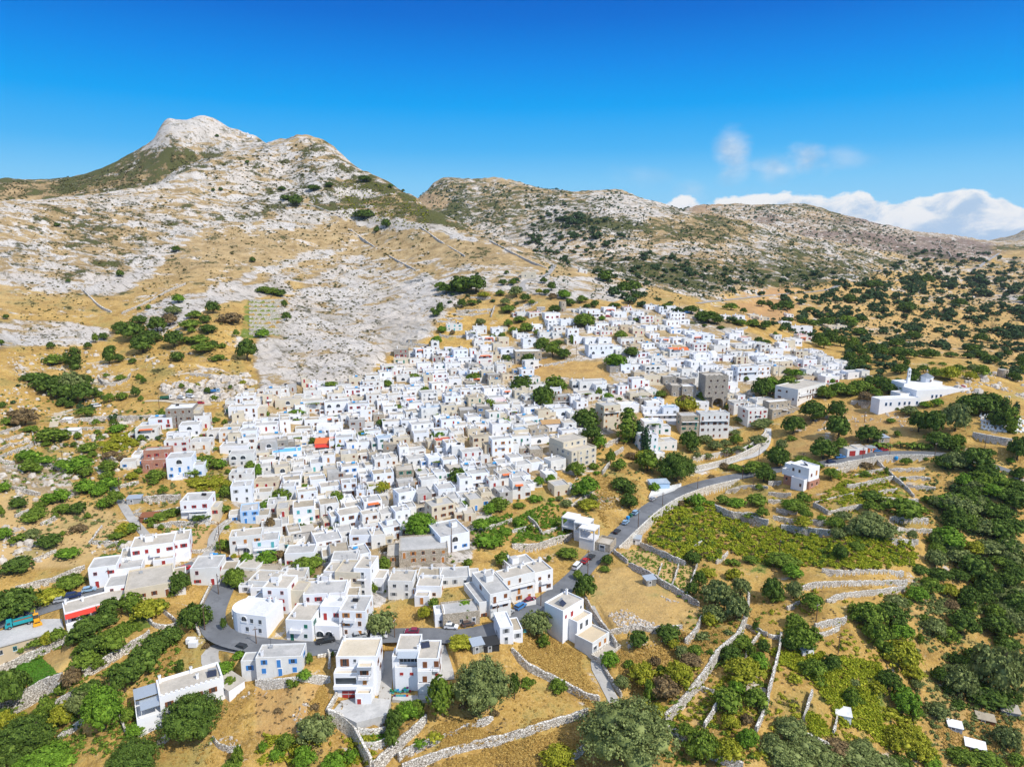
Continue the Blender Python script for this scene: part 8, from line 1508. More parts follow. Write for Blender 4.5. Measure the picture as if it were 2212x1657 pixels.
for a in [('B2', 575, 632, 'pickup', 'car_black', 'black pickup truck outside the white shop house with green balcony'), ('B2', 832, 598, 'pickup', 'car_silver', 'silver pickup truck by the white house with orange wooden shutters', None, True), ('B2', 1012, 592, 'van', 'car_white', 'white passenger van parked under the grey green roadside tree', None, True), ('B2', 1282, 556, 'hatch', 'car_maroon', 'dark red car driving on the road between van and stone cottage', None, True), ('B2', 1605, 516, 'hatch', 'car_white', 'white hatchback parked in front of the old stone cottage'), ('B2', 1745, 492, 'hatch', 'car_brown', 'brown car parked at the right end of the stone cottage'),
          ('B2', 1992, 443, 'hatch', 'car_lightblue', 'light blue car in front of the red shop doors'), ('B2', 2075, 402, 'hatch', 'car_silver', 'silver car just up the road from the light blue one'), ('B3', 68, 350, 'suv', 'car_blue', 'blue green car in front of the turquoise shop window'), ('B3', 147, 300, 'suv', 'car_maroon', 'wine red car beside the shop steps, right of the blue green one'), ('B1', 170, 412, 'suv', 'car_darkblue', 'dark grey car on the left road beside the teal lorry'), ('B1', 505, 298, 'hatch', 'car_silver', 'silver car parked left of two others behind the red awning house'), ('B1', 607, 262, 'suv', 'car_darkblue', 'dark blue car between two others behind the red awning house'), ('B1', 735, 213, 'hatch', 'car_lightblue', 'pale blue car half hidden by yellow shrubs above the red awning house'),
          ('B1', 1972, 690, 'suv', 'car_black', 'black car at the end of the concrete driveway by the bend'), ('B1', 1525, 36, 'hatch', 'car_red', 'red car beside the square beige house inside the bend'), ('A3', 1213, 1092, 'hatch', 'car_silver', 'silver car parked beside the white roadside terrace'), ('A3', 1067, 1212, 'suv', 'car_lightblue', 'pale four-wheel drive at the roadside above the blue bins'), ('A3', 980, 1295, 'hatch', 'car_lightblue', 'light blue car just below the blue bins'), ('A3', 905, 1372, 'hatch', 'car_black', 'black car alone at the roadside above the rubble garage'),
          ('A3', 683, 1592, 'hatch', 'car_black', 'dark car behind the red one near the shop terraces'), ('A3', 632, 1628, 'hatch', 'car_red', 'bright red car nose to tail with a dark one'), ('B3', 535, 20, 'van', 'car_white', 'white van at the narrow of the road by the cafe'), ('A4', 545, 766, 'hatch', 'car_darkblue', 'dark blue car nearer the house with the brick base'), ('A4', 620, 730, 'pickup', 'car_blue', 'blue pickup truck just before the red garages'), ('A4', 1000, 664, 'hatch', 'car_red', 'red car under the banana plants by the upper road', 5), ('A4', 940, 672, 'hatch', 'car_blue', 'blue car half hidden by the orange kiosk', 5),
          ('A1', 832, 290, 'van', 'car_white', 'white van standing alone on the dirt track'), ('A1', 1565, 214, 'suv', 'car_white', 'white four-wheel drive between green lorry and white van'), ('A1', 1640, 203, 'van', 'car_white', 'white van beside the white four-wheel drive above the left quarter'), ('A1', 1733, 262, 'hatch', 'car_red', 'red car at the end of the upper dirt track'), ('A1', 1980, 1632, 'hatch', 'car_darkblue', 'dark car beside the dumpsters at the lane mouth'), ('U2', 940, 292, 'hatch', 'car_red', 'red car among the upper town roofs', 10), ('U2', 1925, 245, 'suv', 'car_blue', 'dark blue car at the top right edge of the upper town', 10), ('U4', 825, 293, 'hatch', 'car_red', 'red car behind the right end of the church', 30)]:
    vehicle(*a[:6], *(a[6:]))
def lorry(s, u, v, hd, cab, bed, label, z=None):
    x, y = P(s, u, v); p, dep = hit(x, y)
    if z is not None: p = Vector((p.x, p.y, z))
    o = obj('lorry', None, loc=p, category='lorry'); o.rotation_euler.z = math.radians(hd)
    m = MB(); m.V, m.F = profile_body([(1.6, .6), (1.6, 2.4), (2.9, 2.4), (3.3, 1.5), (3.3, .6)], 2.1, cab); m.M = [m.m(cab)]*len(m.F); m.box(-3.2, 1.6, -.45, .45, .55, .9, 'metal_dark'); m.put('cab', o)
    obj('windscreen', MB().box(3.0, 3.16, -.9, .9, 1.55, 2.2, 'dark_glass_and_shade').box(2.0, 2.8, -1.07, 1.07, 1.5, 2.15, 'dark_glass_and_shade').mesh('windscreen'), o)
    b = MB().box(-3.3, 1.4, -1.1, 1.1, .95, 1.1, bed).box(-3.3, 1.4, -1.1, -1.02, 1.1, 1.95, bed).box(-3.3, 1.4, 1.02, 1.1, 1.1, 1.95, bed).box(1.32, 1.4, -1.02, 1.02, 1.1, 2.2, bed).box(-3.3, -3.22, -1.02, 1.02, 1.1, 1.95, bed).box(-3.1, 1.2, -1.0, 1.0, 1.1, 1.4, 'rust'); b.put('bed', o)
    for a in (-2.3, 2.3):
        for q in (-1, 1): obj('wheel', wheel_mesh(.48), o, (a, q*.95, .48))
    note(o, x, y, '', 'vehicles parked in and round the village', label)
HP, dzp = PLAT; zp = HP.loc.z+dzp
lorry('B1', 165, 515, 37+180, 'car_teal', 'car_teal', 'turquoise open lorry parked on the concrete platform', zp); lorry('A1', 1440, 222, 10, 'car_white', 'car_green', 'dark green lorry on the dirt track above the stone block house'); lorry('A1', 1845, 165, 15, 'car_lightblue', 'car_blue', 'blue flatbed lorry in the grass above the red car')
x, y = P('B1', 305, 478); p, dep = hit(x, y); p = Vector((p.x, p.y, zp)); o = obj('excavator', None, loc=p, category='digger'); o.rotation_euler.z = math.radians(-50); note(o, x, y, '', 'vehicles parked in and round the village', 'yellow wheeled digger parked beside the turquoise lorry')
MB().box(-1.5, 1.6, -.7, .7, .7, 1.4, 'car_yellow').put('body', o); MB().box(-.6, .5, -.6, .6, 1.4, 1.5, 'metal_dark').box(-.6, .5, -.65, .65, 2.5, 2.65, 'car_yellow').box(-.6, -.5, -.6, .6, 1.5, 2.5, 'car_yellow').box(.4, .5, -.6, .6, 1.5, 2.5, 'dark_glass_and_shade').put('cab', o); MB().box(1.6, 2.4, -.9, -.7, .4, .9, 'car_yellow').box(1.6, 2.4, .7, .9, .4, .9, 'car_yellow').box(2.4, 3.0, -1.1, 1.1, .1, .75, 'car_yellow').put('bucket', o); MB().box(-2.6, -1.5, -.12, .12, 1.2, 1.5, 'car_yellow').box(-2.7, -2.5, -.12, .12, .5, 2.8, 'car_yellow').put('digging_arm', o)
for a, r_ in ((-1.0, .62), (1.1, .42)):
    for q in (-1, 1): obj('wheel', wheel_mesh(r_), o, (a, q*.8, r_))
# ------------------------------------------------------------------ poles, bins and small things
def pole_mesh():
    m = MB(); m.cyl(0, 0, -1, 1, .13, 'pole_wood', 7, .085, False); m.V = [(x, y, z) for x, y, z in m.V]; return m
def pole(s, u, v, hpx):
    x, y = P(s, u, v); p, dep = hit(x, y); az, te, _ = bearing(x, y); h = min(12, max(6, hpx*K(s)*dep/F/math.cos(math.atan(te))))
    k = round(h); me = cached(('pole', k), lambda: MB().cyl(0, 0, -1, k, .15, 'pole_wood', 8, .10).mesh('post')); cr = cached('crossarm', lambda: MB().box(-.7, .7, -.06, .06, -.08, .08, 'pole_wood').cyl(-.6, 0, .08, .28, .06, 'paint_white', 6).cyl(.6, 0, .08, .28, .06, 'paint_white', 6).cyl(0, 0, .08, .28, .06, 'paint_white', 6).mesh('crossarm'))
    o = obj('utility_pole', None, loc=p, category='pole'); o.rotation_euler.z = (u*7 % 31)/10; obj('post', me, o); obj('crossarm', cr, o, (0, -.14, k-.7)); note(o, x, y, 'wooden utility pole', 'utility poles along the lanes and road'); POLES.append(p+Vector((0, 0, k-.4)))
POLES = []
for s, l in (('A3', [(565,890,280),(1298,1135,120),(1088,1335,160),(1600,995,110),(1987,910,130),(2078,1020,170),(1843,790,140),(2127,750,110),(655,1657,130),(1092,300,110)]), ('A4', [(815,740,110),(1045,735,130),(1440,700,105),(655,430,50),(830,420,60),(95,1560,110),(300,785,60),(1870,640,50)]), ('B2', [(722,665,190),(1985,470,130),(5,660,110),(1140,590,60)]), ('B1', [(905,160,130),(1797,235,160),(1685,530,210)]), ('A1', [(1215,1350,110),(1905,1560,270),(895,770,150),(545,790,130),(1375,300,110),(1035,1010,130),(2070,1657,110)]),
             ('A2', [(818,480,130),(292,1590,160),(605,1300,170),(635,1040,100),(920,1060,180),(955,1070,130),(1690,1540,240),(1452,670,110),(205,760,120),(235,1100,160),(900,1640,110),(478,620,120)]), ('B4', [(395,455,130),(575,725,90)]), ('B3', [(622,90,110),(237,330,60)]), ('U1', [(445,830,190),(380,1020,110),(1540,790,130),(940,1040,150),(100,1300,130)]), ('U2', [(390,210,150),(735,150,90),(540,800,150),(1560,260,130),(1830,230,110),(1320,1480,180),(1690,1010,130)]), ('U3', [(205,515,90),(612,600,110),(855,770,90),(1232,930,60)])):
    for u, v, h in l: pole(s, u, v, h)
def small(name, cat, mesh, s, u, v, label, group=None, rz=0, z=None, jit=None):
    x, y = P(s, u, v); p, dep = hit(x, y)
    if jit: p = p+Vector((*jit, 0))
    if z is not None: p.z = z
    o = obj(name, mesh, loc=p, category=cat); o.rotation_euler.z = rz; note(o, x, y, '', group, label); return o
def bin_mesh(c): return cached(('bin', c), lambda: MB().box(-.65, .65, -.5, .5, .15, 1.15, c).box(-.7, .7, -.55, .55, 1.15, 1.3, c).cyl(-.5, -.35, 0, .16, .1, 'rubber', 8).cyl(.5, -.35, 0, .16, .1, 'rubber', 8).cyl(-.5, .35, 0, .16, .1, 'rubber', 8).cyl(.5, .35, 0, .16, .1, 'rubber', 8).mesh('dumpster'))
for k, (u, c, l) in enumerate(((1835, 'tank_blue', 'blue dumpster at the left end of the row by the lane mouth'), (1862, 'tank_blue', 'blue dumpster next to the green ones by the lane mouth'), (1890, 'car_green', 'dark green dumpster beside the blue ones'), (1925, 'car_green', 'dark green dumpster at the right end of the row'))): small('dumpster', 'dumpster', bin_mesh(c), 'A1', u, 1578+k*3, l, 'dumpsters at the lane mouth', .1)
small('dumpster', 'dumpster', bin_mesh('tank_blue'), 'A3', 1000, 1255, 'bright blue dumpster between two roadside cars', 'roadside dumpsters', .9); small('dumpster', 'dumpster', bin_mesh('car_green'), 'A3', 1025, 1235, 'dark green dumpster behind the bright blue one', 'roadside dumpsters', .9)
def crate(c): return cached(('crate', c), lambda: MB().box(-.28, .28, -.2, .2, 0, .05, c).box(-.28, .28, -.2, -.17, .05, .32, c).box(-.28, .28, .17, .2, .05, .32, c).box(-.28, -.25, -.17, .17, .05, .32, c).box(.25, .28, -.17, .17, .05, .32, c).mesh('crate'))
cols = [('tank_blue', 'blue'), ('crate_red', 'red'), ('crate_purple', 'purple'), ('crate_green', 'green'), ('paint_turquoise', 'turquoise')]; rr = random.Random(3); x, y = P('B2', 1185, 1050); p0, _ = hit(x, y)
for i in range(9):
    for kz in range(rr.randint(2, 5)):
        c, cn = cols[rr.randrange(5)]; o = obj('crate', crate(c), loc=p0+Vector(((i-4)*.62, rr.uniform(-.1, .3)+.3, .02+kz*.33)), category='crate'); note(o, x, y, '', 'stacked crates by the villa, '+cn, '%s plastic crate in the stacks at the foot of the white villa' % cn)
for i in range(6):
    c, cn = cols[rr.randrange(5)]; o = obj('crate', crate(c), loc=p0+Vector(((i-2)*.66, -.9, .02)), category='crate'); note(o, x, y, '', 'stacked crates by the villa, '+cn, '%s plastic crate in the stacks at the foot of the white villa' % cn)
for u, v, l in ((1570, 632, 'upper white water tank on the bare slope inside the bend'), (1590, 660, 'lower white water tank on the bare slope inside the bend')): small('water_tank', 'water tank', cached('tnk', lambda: MB().box(-1.1, 1.1, -.7, .7, 0, 1.5, 'paint_white').cyl(0, 0, 1.5, 1.7, .3, 'paint_white').mesh('water_tank')), 'B1', u, v, l)
small('water_tank', 'water tank', cached('btank', lambda: MB().cyl(0, 0, 0, 1.3, .9, 'tank_blue', 16).dome(0, 0, 1.3, .9, 'tank_blue', 16, .35).mesh('water_tank')), 'A4', 1103, 738, 'round bright blue water tank on the dry terrace'); small('water_tank', 'water tank', cached('btank', None), 'U3', 437, 757, 'round blue water tank on the flat roof under the stone tower', z=None)
small('tarpaulin', 'tarpaulin', MB().box(-1.2, 1.0, -.8, .9, 0, .12, 'paint_turquoise').box(-.6, .5, -.5, .6, .12, .35, 'paint_turquoise').mesh('tarpaulin'), 'B3', 88, 535, 'turquoise sheet lying at the roadside by the round tree')
gr = lambda k: cached(('grave', k), lambda: MB().box(-.6, .6, -1.1, 1.1, -.2, .55+.1*k, 'marble').box(-.5, .5, .85, 1.05, .5, 1.3+.25*k, 'marble').box(-.06, .06, .9, 1.0, 1.3, 2.2, 'marble').box(-.3, .3, .9, 1.0, 1.75, 1.87, 'marble').mesh('grave'))
rr = random.Random(9)
for i in range(11):
    for j in range(4):
        u, v = 965+i*29+rr.uniform(-5, 5)+j*3, 508+j*29+i*2+rr.uniform(-4, 4); small('grave', 'grave', gr((i+j) % 3), 'U4', u, v, 'white marble grave in the hillside cemetery at the right', 'marble graves of the cemetery', rr.uniform(-.1, .1)+.1)
banana = cached('banana', lambda: None) if False else None
def banana_mesh(seed):
    r = random.Random(seed); V = []; Fc = []
    for k in range(11):
        a = r.uniform(0, 6.28); l = r.uniform(1.6, 2.6); z0 = r.uniform(.8, 1.6); o = len(V); w = .38
        for i in range(6):
            t = i/5; x = l*t; z = z0+1.5*t-1.9*t*t; ww = w*math.sin(math.pi*min(.97, .08+t*.9))
            for s_ in (-1, 0, 1): V.append((x*math.cos(a)-s_*ww*math.sin(a), x*math.sin(a)+s_*ww*math.cos(a), z-(abs(s_)*.08)))
        for i in range(5):
            for s_ in (0, 1): q = o+i*3+s_; Fc.append([q, q+3, q+4, q+1])
    return mesh_from('crown', V, Fc, 'leaf_mid')
BM = [banana_mesh(i) for i in range(3)]; BT = MB().cyl(0, 0, -.5, 1.8, .2, 'bark', 8, .14).mesh('trunk')
for k, (u, v) in enumerate(((935, 640), (975, 645), (1020, 640), (1140, 640), (1215, 640), (1250, 645), (1290, 640), (1330, 648), (1385, 648))):
    x, y = P('A4', u, v); p, d = hit(x, y); o = obj('banana_plant', None, loc=p, category='plant'); o.rotation_euler.z = k*1.3; c = obj('crown', BM[k % 3], o); c.scale = (1.5, 1.5, 1.6); t = obj('trunk', BT, o); t.scale = (1, 1, 1.4); note(o, x, y, 'banana plant with large drooping leaves', 'banana plants along the upper road')
# forecourts and paved yards
def yard(s, pts, label, mat='forecourt', lift=.35, name='forecourt'):
    q = [hit(*P(s, pts[i], pts[i+1]))[0] for i in range(0, len(pts), 2)]; z = max(p.z for p in q)+lift; zl = min(p.z for p in q)-1.5; n = len(q); V = [(p.x, p.y, z) for p in q]+[(p.x, p.y, zl) for p in q]
    me = mesh_from(name, V, [list(range(n))]+[[i, n+i, n+(i+1) % n, (i+1) % n] for i in range(n)], mat)
    if me.polygons[0].normal.z < 0: me.flip_normals()
    obj(name, me, kind='structure', label=label)
yard('B2', [620, 1250, 700, 1110, 860, 1095, 1000, 1140, 1110, 1150, 1080, 1330, 830, 1360, 700, 1290], 'concrete forecourt in front of the tall white villa', lift=.1)
yard('B2', [1130, 1075, 1420, 1065, 1440, 1120, 1200, 1130, 1120, 1120], 'concrete yard with coloured crates', lift=.1)
yard('A3', [1180, 1075, 1205, 1005, 1350, 985, 1460, 965, 1400, 1010, 1290, 1050], 'white paved roadside terrace with low parapet', lift=.2, mat='whitewash_worn', name='terrace')
# overhead wires between neighbouring poles
wm_ = MB(); done = 0
def wire(a, b):
    V = []; n = 8
    for i in range(n+1): t = i/n; c = a.lerp(b, t); c.z -= 1.2*4*t*(1-t); V.append(c)
    o = len(wm_.V); k = wm_.m('metal_dark'); r = .018
    for c in V: wm_.V += [(c.x, c.y, c.z+r), (c.x+r, c.y, c.z-r), (c.x-r, c.y, c.z-r)]
    for i in range(n):
        for j in range(3): wm_.F.append([o+i*3+j, o+(i+1)*3+j, o+(i+1)*3+(j+1) % 3, o+i*3+(j+1) % 3]); wm_.M.append(k)

# ------------------------------------------------------------------ past three hundred houses: the ones that show smallest become one mass
def kids(o): return [c for c in bpy.data.objects if c.parent == o]
KD = {}
for c in bpy.data.objects:
    if c.parent: KD.setdefault(c.parent.name, []).append(c)
hs_ = [t for t in THINGS if t['o'].name.split('.')[0] == 'house']
hs_.sort(key=lambda t: (t['label'] is None, -t.get('size', 0)))
Vo = []; loops = []; tot = []; mi = []; mats_ = []; off = 0; drop = set()
for t in hs_[300:]:
    rm = Matrix.LocRotScale(t['o'].location, t['o'].rotation_euler, t['o'].scale); drop.add(id(t)); st = [(t['o'], rm)]
    while st:
        o, mt = st.pop()
        for c in KD.get(o.name, []): st.append((c, mt@Matrix.LocRotScale(c.location, c.rotation_euler, c.scale)))
        if o.data:
            me = o.data; n = len(me.vertices); v = np.empty(n*3); me.vertices.foreach_get('co', v); v = v.reshape(-1, 3)@np.array(mt.to_3x3()).T+np.array(mt.translation); Vo.append(v)
            q = np.empty(len(me.loops), np.int32); me.loops.foreach_get('vertex_index', q); loops.append(q+off); lt = np.empty(len(me.polygons), np.int32); me.polygons.foreach_get('loop_total', lt); tot.append(lt)
            k = np.empty(len(me.polygons), np.int32); me.polygons.foreach_get('material_index', k); rem = []
            for m in me.materials:
                if m.name not in mats_: mats_.append(m.name)
                rem.append(mats_.index(m.name))
            mi.append(np.array(rem)[k]); off += n
        bpy.data.objects.remove(o)
if Vo:
    Vn = np.concatenate(Vo).astype(np.float32); Ln = np.concatenate(loops); Tn = np.concatenate(tot); me = bpy.data.meshes.new('far_houses'); me.vertices.add(len(Vn)); me.vertices.foreach_set('co', Vn.ravel()); me.loops.add(len(Ln)); me.loops.foreach_set('vertex_index', Ln.astype(np.int32))
    me.polygons.add(len(Tn)); me.polygons.foreach_set('loop_start', np.concatenate([[0], np.cumsum(Tn)[:-1]]).astype(np.int32)); me.polygons.foreach_set('loop_total', Tn); me.polygons.foreach_set('material_index', np.concatenate(mi).astype(np.int32))
    for n in mats_: me.materials.append(bpy.data.materials[n])
    me.update(calc_edges=True); me.shade_flat(); obj('houses', me, kind='stuff', label='the smallest and farthest white houses of the upper town')
THINGS[:] = [t for t in THINGS if id(t) not in drop]
# ------------------------------------------------------------------ a label of its own for every generic thing
LM = []
for t_ in THINGS:
    if t_['label']: t_['o']['label'] = t_['label']
    if t_['group']: t_['o']['group'] = t_['group']
MARKS = [('stone tower', *P('U3', 175, 750)), ('domed church', *P('U4', 450, 350)), ('stone windmill', *P('U2', 365, 160)), ('orange tiled roof', *P('U2', 1830, 700)), ('blue roofed house', *P('A2', 270, 690)), ('concrete frame building', *P('A3', 560, 1300)), ('red awning house', *P('B1', 700, 350)), ('turquoise lorry', *P('B1', 165, 480)),
 ('hairpin bend', *P('B1', 1780, 450)), ('rounded white house', *P('B1', 2030, 420)), ('blue shutter house', *P('B2', 200, 800)), ('canopy house', *P('B1', 1500, 1050)), ('villa forecourt', *P('B2', 850, 1200)), ('two tall villas', *P('B2', 1100, 850)), ('giant oak', *P('B3', 940, 1370)), ('white cube house', *P('B3', 450, 480)), ('stubble field', *P('B3', 1050, 300)), ('vine strips', *P('B3', 1300, 60)),
 ('long diagonal wall', *P('B3', 1650, 800)), ('bare vine plot', *P('B3', 1530, 1180)), ('lower orchard hut', *P('B4', 330, 700)), ('raised side hut', *P('B4', 620, 1230)), ('white sheet roof hut', *P('B4', 1538, 1330)), ('vineyard slope', *P('A3', 1700, 1400)), ('tall central terrace wall', *P('A4', 1100, 1110)), ('brick based house', *P('A4', 320, 920)), ('red garages', *P('A4', 770, 670)), ('cemetery', *P('U4', 1080, 550)),
 ('plain beige house', *P('A3', 560, 700)), ('cypress pair', *P('A3', 1120, 540)), ('blue kiosk', *P('A3', 1280, 960)), ('clay tiled chapel', *P('A3', 340, 430)), ('roofless mansion', *P('U1', 1950, 790)), ('isolated turquoise shuttered house', *P('U1', 1020, 430)), ('single round tree', *P('A2', 1420, 1300)), ('arched loggia house', *P('A2', 1750, 1400)), ('dark alley', *P('A2', 1190, 980)), ('corner shop lane', *P('A2', 600, 1250)),
 ('pale green gate', *P('A2', 1600, 1580)), ('red awning roof', *P('A2', 590, 620)), ('brick house shell', *P('A1', 1350, 750)), ('stone block house', *P('A1', 1560, 380)), ('lone left house', *P('A1', 1690, 1170)), ('ploughed garden', *P('A1', 1600, 1420)), ('dumpster row', *P('A1', 1880, 1570)), ('concrete lane', *P('A1', 1100, 1200)), ('dirt track bend', *P('A1', 500, 370)), ('bare tan field', *P('A1', 500, 1450)), ('far left terraces', *P('A1', 120, 600)),
 ('pale turning place', *P('A1', 840, 800)), ('bright green lawn', *P('B1', 280, 860)), ('ruined square plot', *P('B1', 1320, 460)), ('white crag', *P('C2', 200, 1350)), ('mountain vineyard', *P('C1', 1720, 1370)), ('mountain grove', *P('C1', 1050, 1450)), ('roadside cistern', *P('C2', 1212, 1095)), ('far road bend', *P('C3', 950, 1180)), ('restaurant terrace', *P('A3', 1290, 340)), ('white church dome', *P('U3', 155, 470)), ('peak chapel', *P('C1', 1612, 190)), ('banana plants', *P('A4', 1200, 620)), ('rocky knoll mill', *P('U4', 1112, 190)), ('plane tree square', *P('A4', 800, 130)), ('second summit', 304, 140), ('left roadside house', *P('B1', 860, 100)), ('village vine garden', *P('A3', 200, 1350))]
ORD = ['', 'second ', 'third ', 'fourth ', 'fifth ', 'sixth ', 'seventh ', 'eighth ', 'ninth ', 'tenth ', 'eleventh ', 'twelfth ']
groups = {}
for t_ in THINGS:
    if t_['label']: continue
    if t_['words'] == 'farz': t_['o']['label'] = 'small dark round tree dotting the dry valley and slopes beyond the village'; t_['o']['group'] = 'far trees of the valley slopes'; continue
    px, py = t_['px'], t_['py']; best = sorted(MARKS, key=lambda m: math.hypot(px-m[1], (py-m[2])*1.4))[0]
    dx, dy = px-best[1], (py-best[2])*1.4
    rel = ('right of' if dx > 0 else 'left of') if abs(dx) > abs(dy) else ('just below' if dy > 0 else 'just above')
    groups.setdefault((t_['words'], best[0], rel), []).append((math.hypot(dx, dy), t_))
used = set()
for (wd, lm, rel), l in groups.items():
    l.sort(key=lambda a: a[0])
    for i, (d, t_) in enumerate(l):
        if len(l) == 1: lab = '%s %s the %s' % (wd, rel, lm)
        else:
            o_ = ORD[i] if i < len(ORD) else 'number %d ' % (i+1); lab = '%s, %snearest %s the %s' % (wd, o_, rel, lm)
        w_ = lab.split()
        if len(w_) > 16: lab = lab.replace(' and leafy pergola', '').replace(' and orange awning', '').replace(' and arched openings', ' arches').replace(' and rooftop stairwell', '').replace(' and blue water tank', '').replace('just ', '')
        w_ = lab.split()
        if len(w_) > 16: lab = lab.replace(', brown shutters', '').replace(', plain windows', '')
        if lab in used: lab = lab.replace(',', ' also,', 1)
        used.add(lab); t_['o']['label'] = lab
lab_n = Counter(len(t_['o'].get('label', '').split()) > 16 for t_ in THINGS); print('labels', lab_n, 'objects', len(bpy.data.objects))
# ------------------------------------------------------------------ light, sky, air
SUN_EL = math.radians(46); sx, sy = .79, -.61      # direction towards the sun (right and behind the lookout)
sd = Vector((sx*math.cos(SUN_EL), sy*math.cos(SUN_EL), math.sin(SUN_EL)))
ld = bpy.data.lights.new('sun', 'SUN'); ld.energy = 4.6; ld.angle = math.radians(.5); ld.color = (1, .955, .88)
lo_ = bpy.data.objects.new('sun', ld); COL.objects.link(lo_); lo_.rotation_euler = sd.to_track_quat('Z', 'Y').to_euler(); lo_.location = (300, -200, 600)
w = bpy.data.worlds.new('World'); SC.world = w; w.use_nodes = True; nt = w.node_tree; nt.nodes.clear()
class WN(NT):
    def __init__(s): s.t = nt
t = WN(); out = t.n('ShaderNodeOutputWorld'); bg = t.n('ShaderNodeBackground')
sky = t.n('ShaderNodeTexSky', sky_type='NISHITA', sun_disc=False, sun_elevation=SUN_EL, sun_rotation=math.atan2(sx, sy), altitude=700, air_density=1.0, dust_density=.3, ozone_density=2.5)
hs = t.n('ShaderNodeHueSaturation', i_Saturation=1.1, i_Value=1.0); t.t.links.new(sky.outputs[0], hs.inputs['Color'])
geo = t.n('ShaderNodeTexCoord'); sep = t.n('ShaderNodeSeparateXYZ'); t.t.links.new(geo.outputs['Generated'], sep.inputs[0])
el = t.math('ARCSINE', sep.outputs[2]); azn = t.math('ARCTAN2', sep.outputs[0], sep.outputs[1])
cv = t.n('ShaderNodeCombineXYZ'); t.t.links.new(azn, cv.inputs[0]); t.t.links.new(t.math('MULTIPLY', el, 1.6), cv.inputs[1])
n1 = t.noise(cv.outputs[0], 9, 7, .55, .1); n2 = t.noise(cv.outputs[0], 26, 5, .6)
# cumulus bank low over the right horizon: its top follows the azimuth
prof = t.n('ShaderNodeFloatCurve'); cu = prof.mapping.curves[0]
azd = t.n('ShaderNodeMapRange', i_1=math.radians(4), i_2=math.radians(50)); t.t.links.new(azn, azd.inputs[0]); t.t.links.new(azd.outputs[0], prof.inputs['Value'])
def cel(px, py):
    a, te, _ = bearing(px, py); return math.degrees(a), math.degrees(math.atan(te))
cpts = [cel(640, 214), cel(660, 202), cel(676, 196), cel(705, 199), cel(740, 196), cel(770, 195), cel(810, 196), cel(846, 197), cel(862, 194), cel(880, 205), cel(905, 202), cel(930, 197), cel(952, 194), cel(975, 196), cel(1000, 203), cel(1024, 206), cel(1100, 204)]
pts = [((a-4)/46, min(max((e+2)/10, 0), 1)) for a, e in cpts]
cu.points[0].location = (0, 0); cu.points[1].location = (1, pts[-1][1])
for a, e in pts: cu.points.new(min(a, .99), e)
prof.mapping.update()
top = t.math('MULTIPLY_ADD', prof.outputs[0], math.radians(10), math.radians(-2))
top = t.math('ADD', top, t.math('MULTIPLY', t.math('SUBTRACT', n1, .5), .075))
dep = t.math('SUBTRACT', top, el)
cm = t.step(dep, -.0015, .003)
cfade = t.step(azn, math.radians(8), math.radians(11)); cm = t.math('MULTIPLY', cm, cfade)
n3 = t.noise(cv.outputs[0], 22, 7, .62, .4)
shade = t.step(t.math('ADD', dep, t.math('MULTIPLY', t.math('SUBTRACT', n3, .5), .16)), .004, .05)
ccol = t.mix(shade, (9.3, 9.4, 9.5), (4.6, 6.2, 8.2))
# thin broken clouds above
def wisp(px, py, wx, wy, amt):
    a, te, _ = bearing(px, py); a2 = a; e2 = math.atan(te)
    dx = t.math('DIVIDE', t.math('SUBTRACT', azn, a2), wx); dy = t.math('DIVIDE', t.math('SUBTRACT', el, e2), wy)
    d = t.math('SQRT', t.math('ADD', t.math('MULTIPLY', dx, dx), t.math('MULTIPLY', dy, dy)))
    return t.math('MULTIPLY', t.step(t.math('ADD', d, t.math('MULTIPLY', t.math('SUBTRACT', n1, .5), 3.2)), 1.0, -.25), amt)
ws = [wisp(728, 150, .030, .036, .8), wisp(731, 172, .036, .022, .45), wisp(780, 170, .042, .026, .75), wisp(806, 160, .036, .032, .9), wisp(845, 155, .05, .018, .35), wisp(690, 190, .03, .02, .35), wisp(650, 175, .05, .02, .22)]
wm = ws[0]
for x in ws[1:]: wm = t.math('MAXIMUM', wm, x)
wcol = t.mix(t.step(n2, .35, .65), (4.2, 5.9, 8.0), (7.0, 7.9, 9.0))
er = t.n('ShaderNodeMapRange', i_1=math.radians(-2), i_2=math.radians(38)); t.t.links.new(el, er.inputs[0])
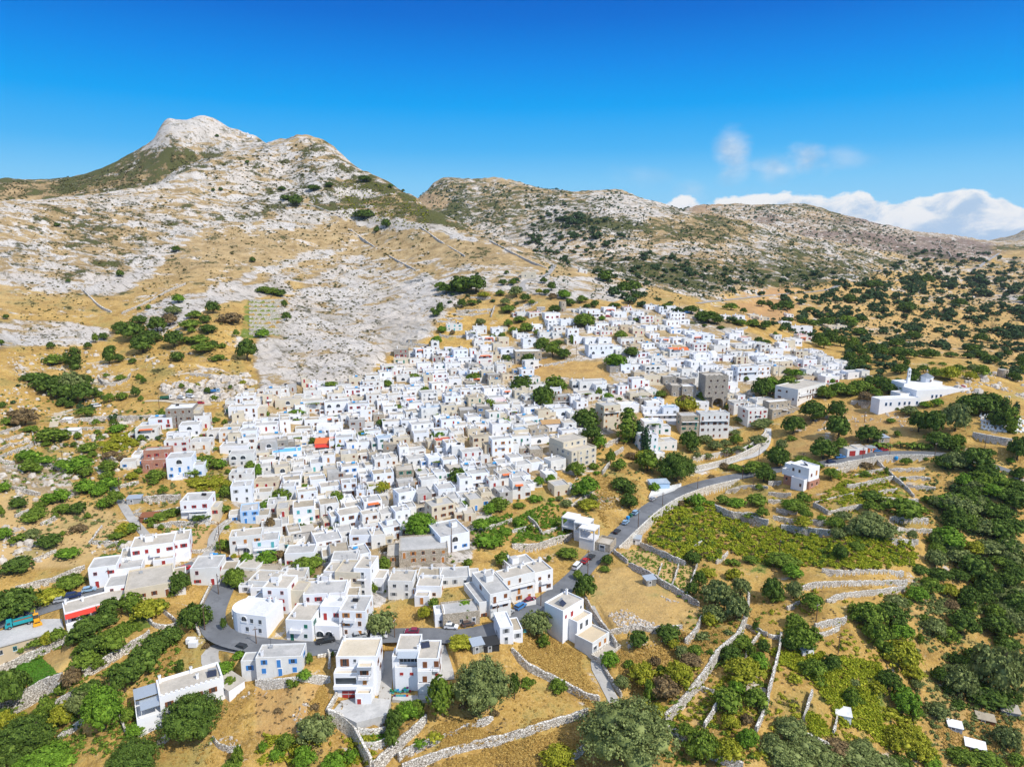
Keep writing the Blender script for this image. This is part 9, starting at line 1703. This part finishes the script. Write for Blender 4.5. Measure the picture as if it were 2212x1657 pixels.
grad = t.ramp(er.outputs[0], [(0, (.40, .70, .96)), (.11, (.30, .66, .96)), (.168, (.20, .59, .955)), (.225, (.07, .47, .94)), (.305, (.0, .37, .92)), (.38, (0, .26, .83)), (.455, (0, .165, .68)), (.52, (0, .12, .58)), (.75, (.16, .30, .66)), (1, (.62, .74, .98))])
gs = t.n('ShaderNodeVectorMath', operation='SCALE'); t.t.links.new(grad, gs.inputs[0]); gs.inputs['Scale'].default_value = 10
base = t.mix(.985, hs.outputs[0], gs.outputs[0])
c = t.mix(wm, base, wcol); c = t.mix(cm, c, ccol)
t.t.links.new(c, bg.inputs[0]); bg.inputs[1].default_value = .10; t.t.links.new(bg.outputs[0], out.inputs[0])
vs = SC.view_settings; vs.view_transform = 'Standard'; vs.look = 'None'; vs.exposure = 0; vs.gamma = 1; vs.use_curve_mapping = False
HAZE = 1
if HAZE:
    hm = bpy.data.materials.new('air'); hm.use_nodes = True; ht = hm.node_tree; ht.nodes.clear(); ho = ht.nodes.new('ShaderNodeOutputMaterial'); hv = ht.nodes.new('ShaderNodeVolumePrincipled')
    hv.inputs['Density'].default_value = .00003; hv.inputs['Color'].default_value = (.80, .88, 1, 1); hv.inputs['Anisotropy'].default_value = .25; ht.links.new(hv.outputs[0], ho.inputs['Volume'])
    zlo = float(V[:, 2].min())-1.0; zhi = float(V[:, 2].max())+6; xm = float(np.abs(V[:, 0]).max())+30; ym = float(V[:, 1].max())+30
    zhi = max(zhi, CAMH+5)
    vv = [(x, y, z) for x in (-xm, xm) for y in (-120, ym) for z in (zlo, zhi)]
    MAT['air'] = hm; me = mesh_from('haze', vv, [(0, 1, 3, 2), (4, 6, 7, 5), (0, 4, 5, 1), (2, 3, 7, 6), (0, 2, 6, 4), (1, 5, 7, 3)], 'air')
    obj('haze', me, kind='stuff', label='thin blue haze over the valley')
SC.cycles.volume_bounces = 0; SC.cycles.max_bounces = 5; SC.cycles.diffuse_bounces = 3; SC.cycles.transparent_max_bounces = 4; SC.cycles.use_denoising = True
SC.cycles.sample_clamp_indirect = 6
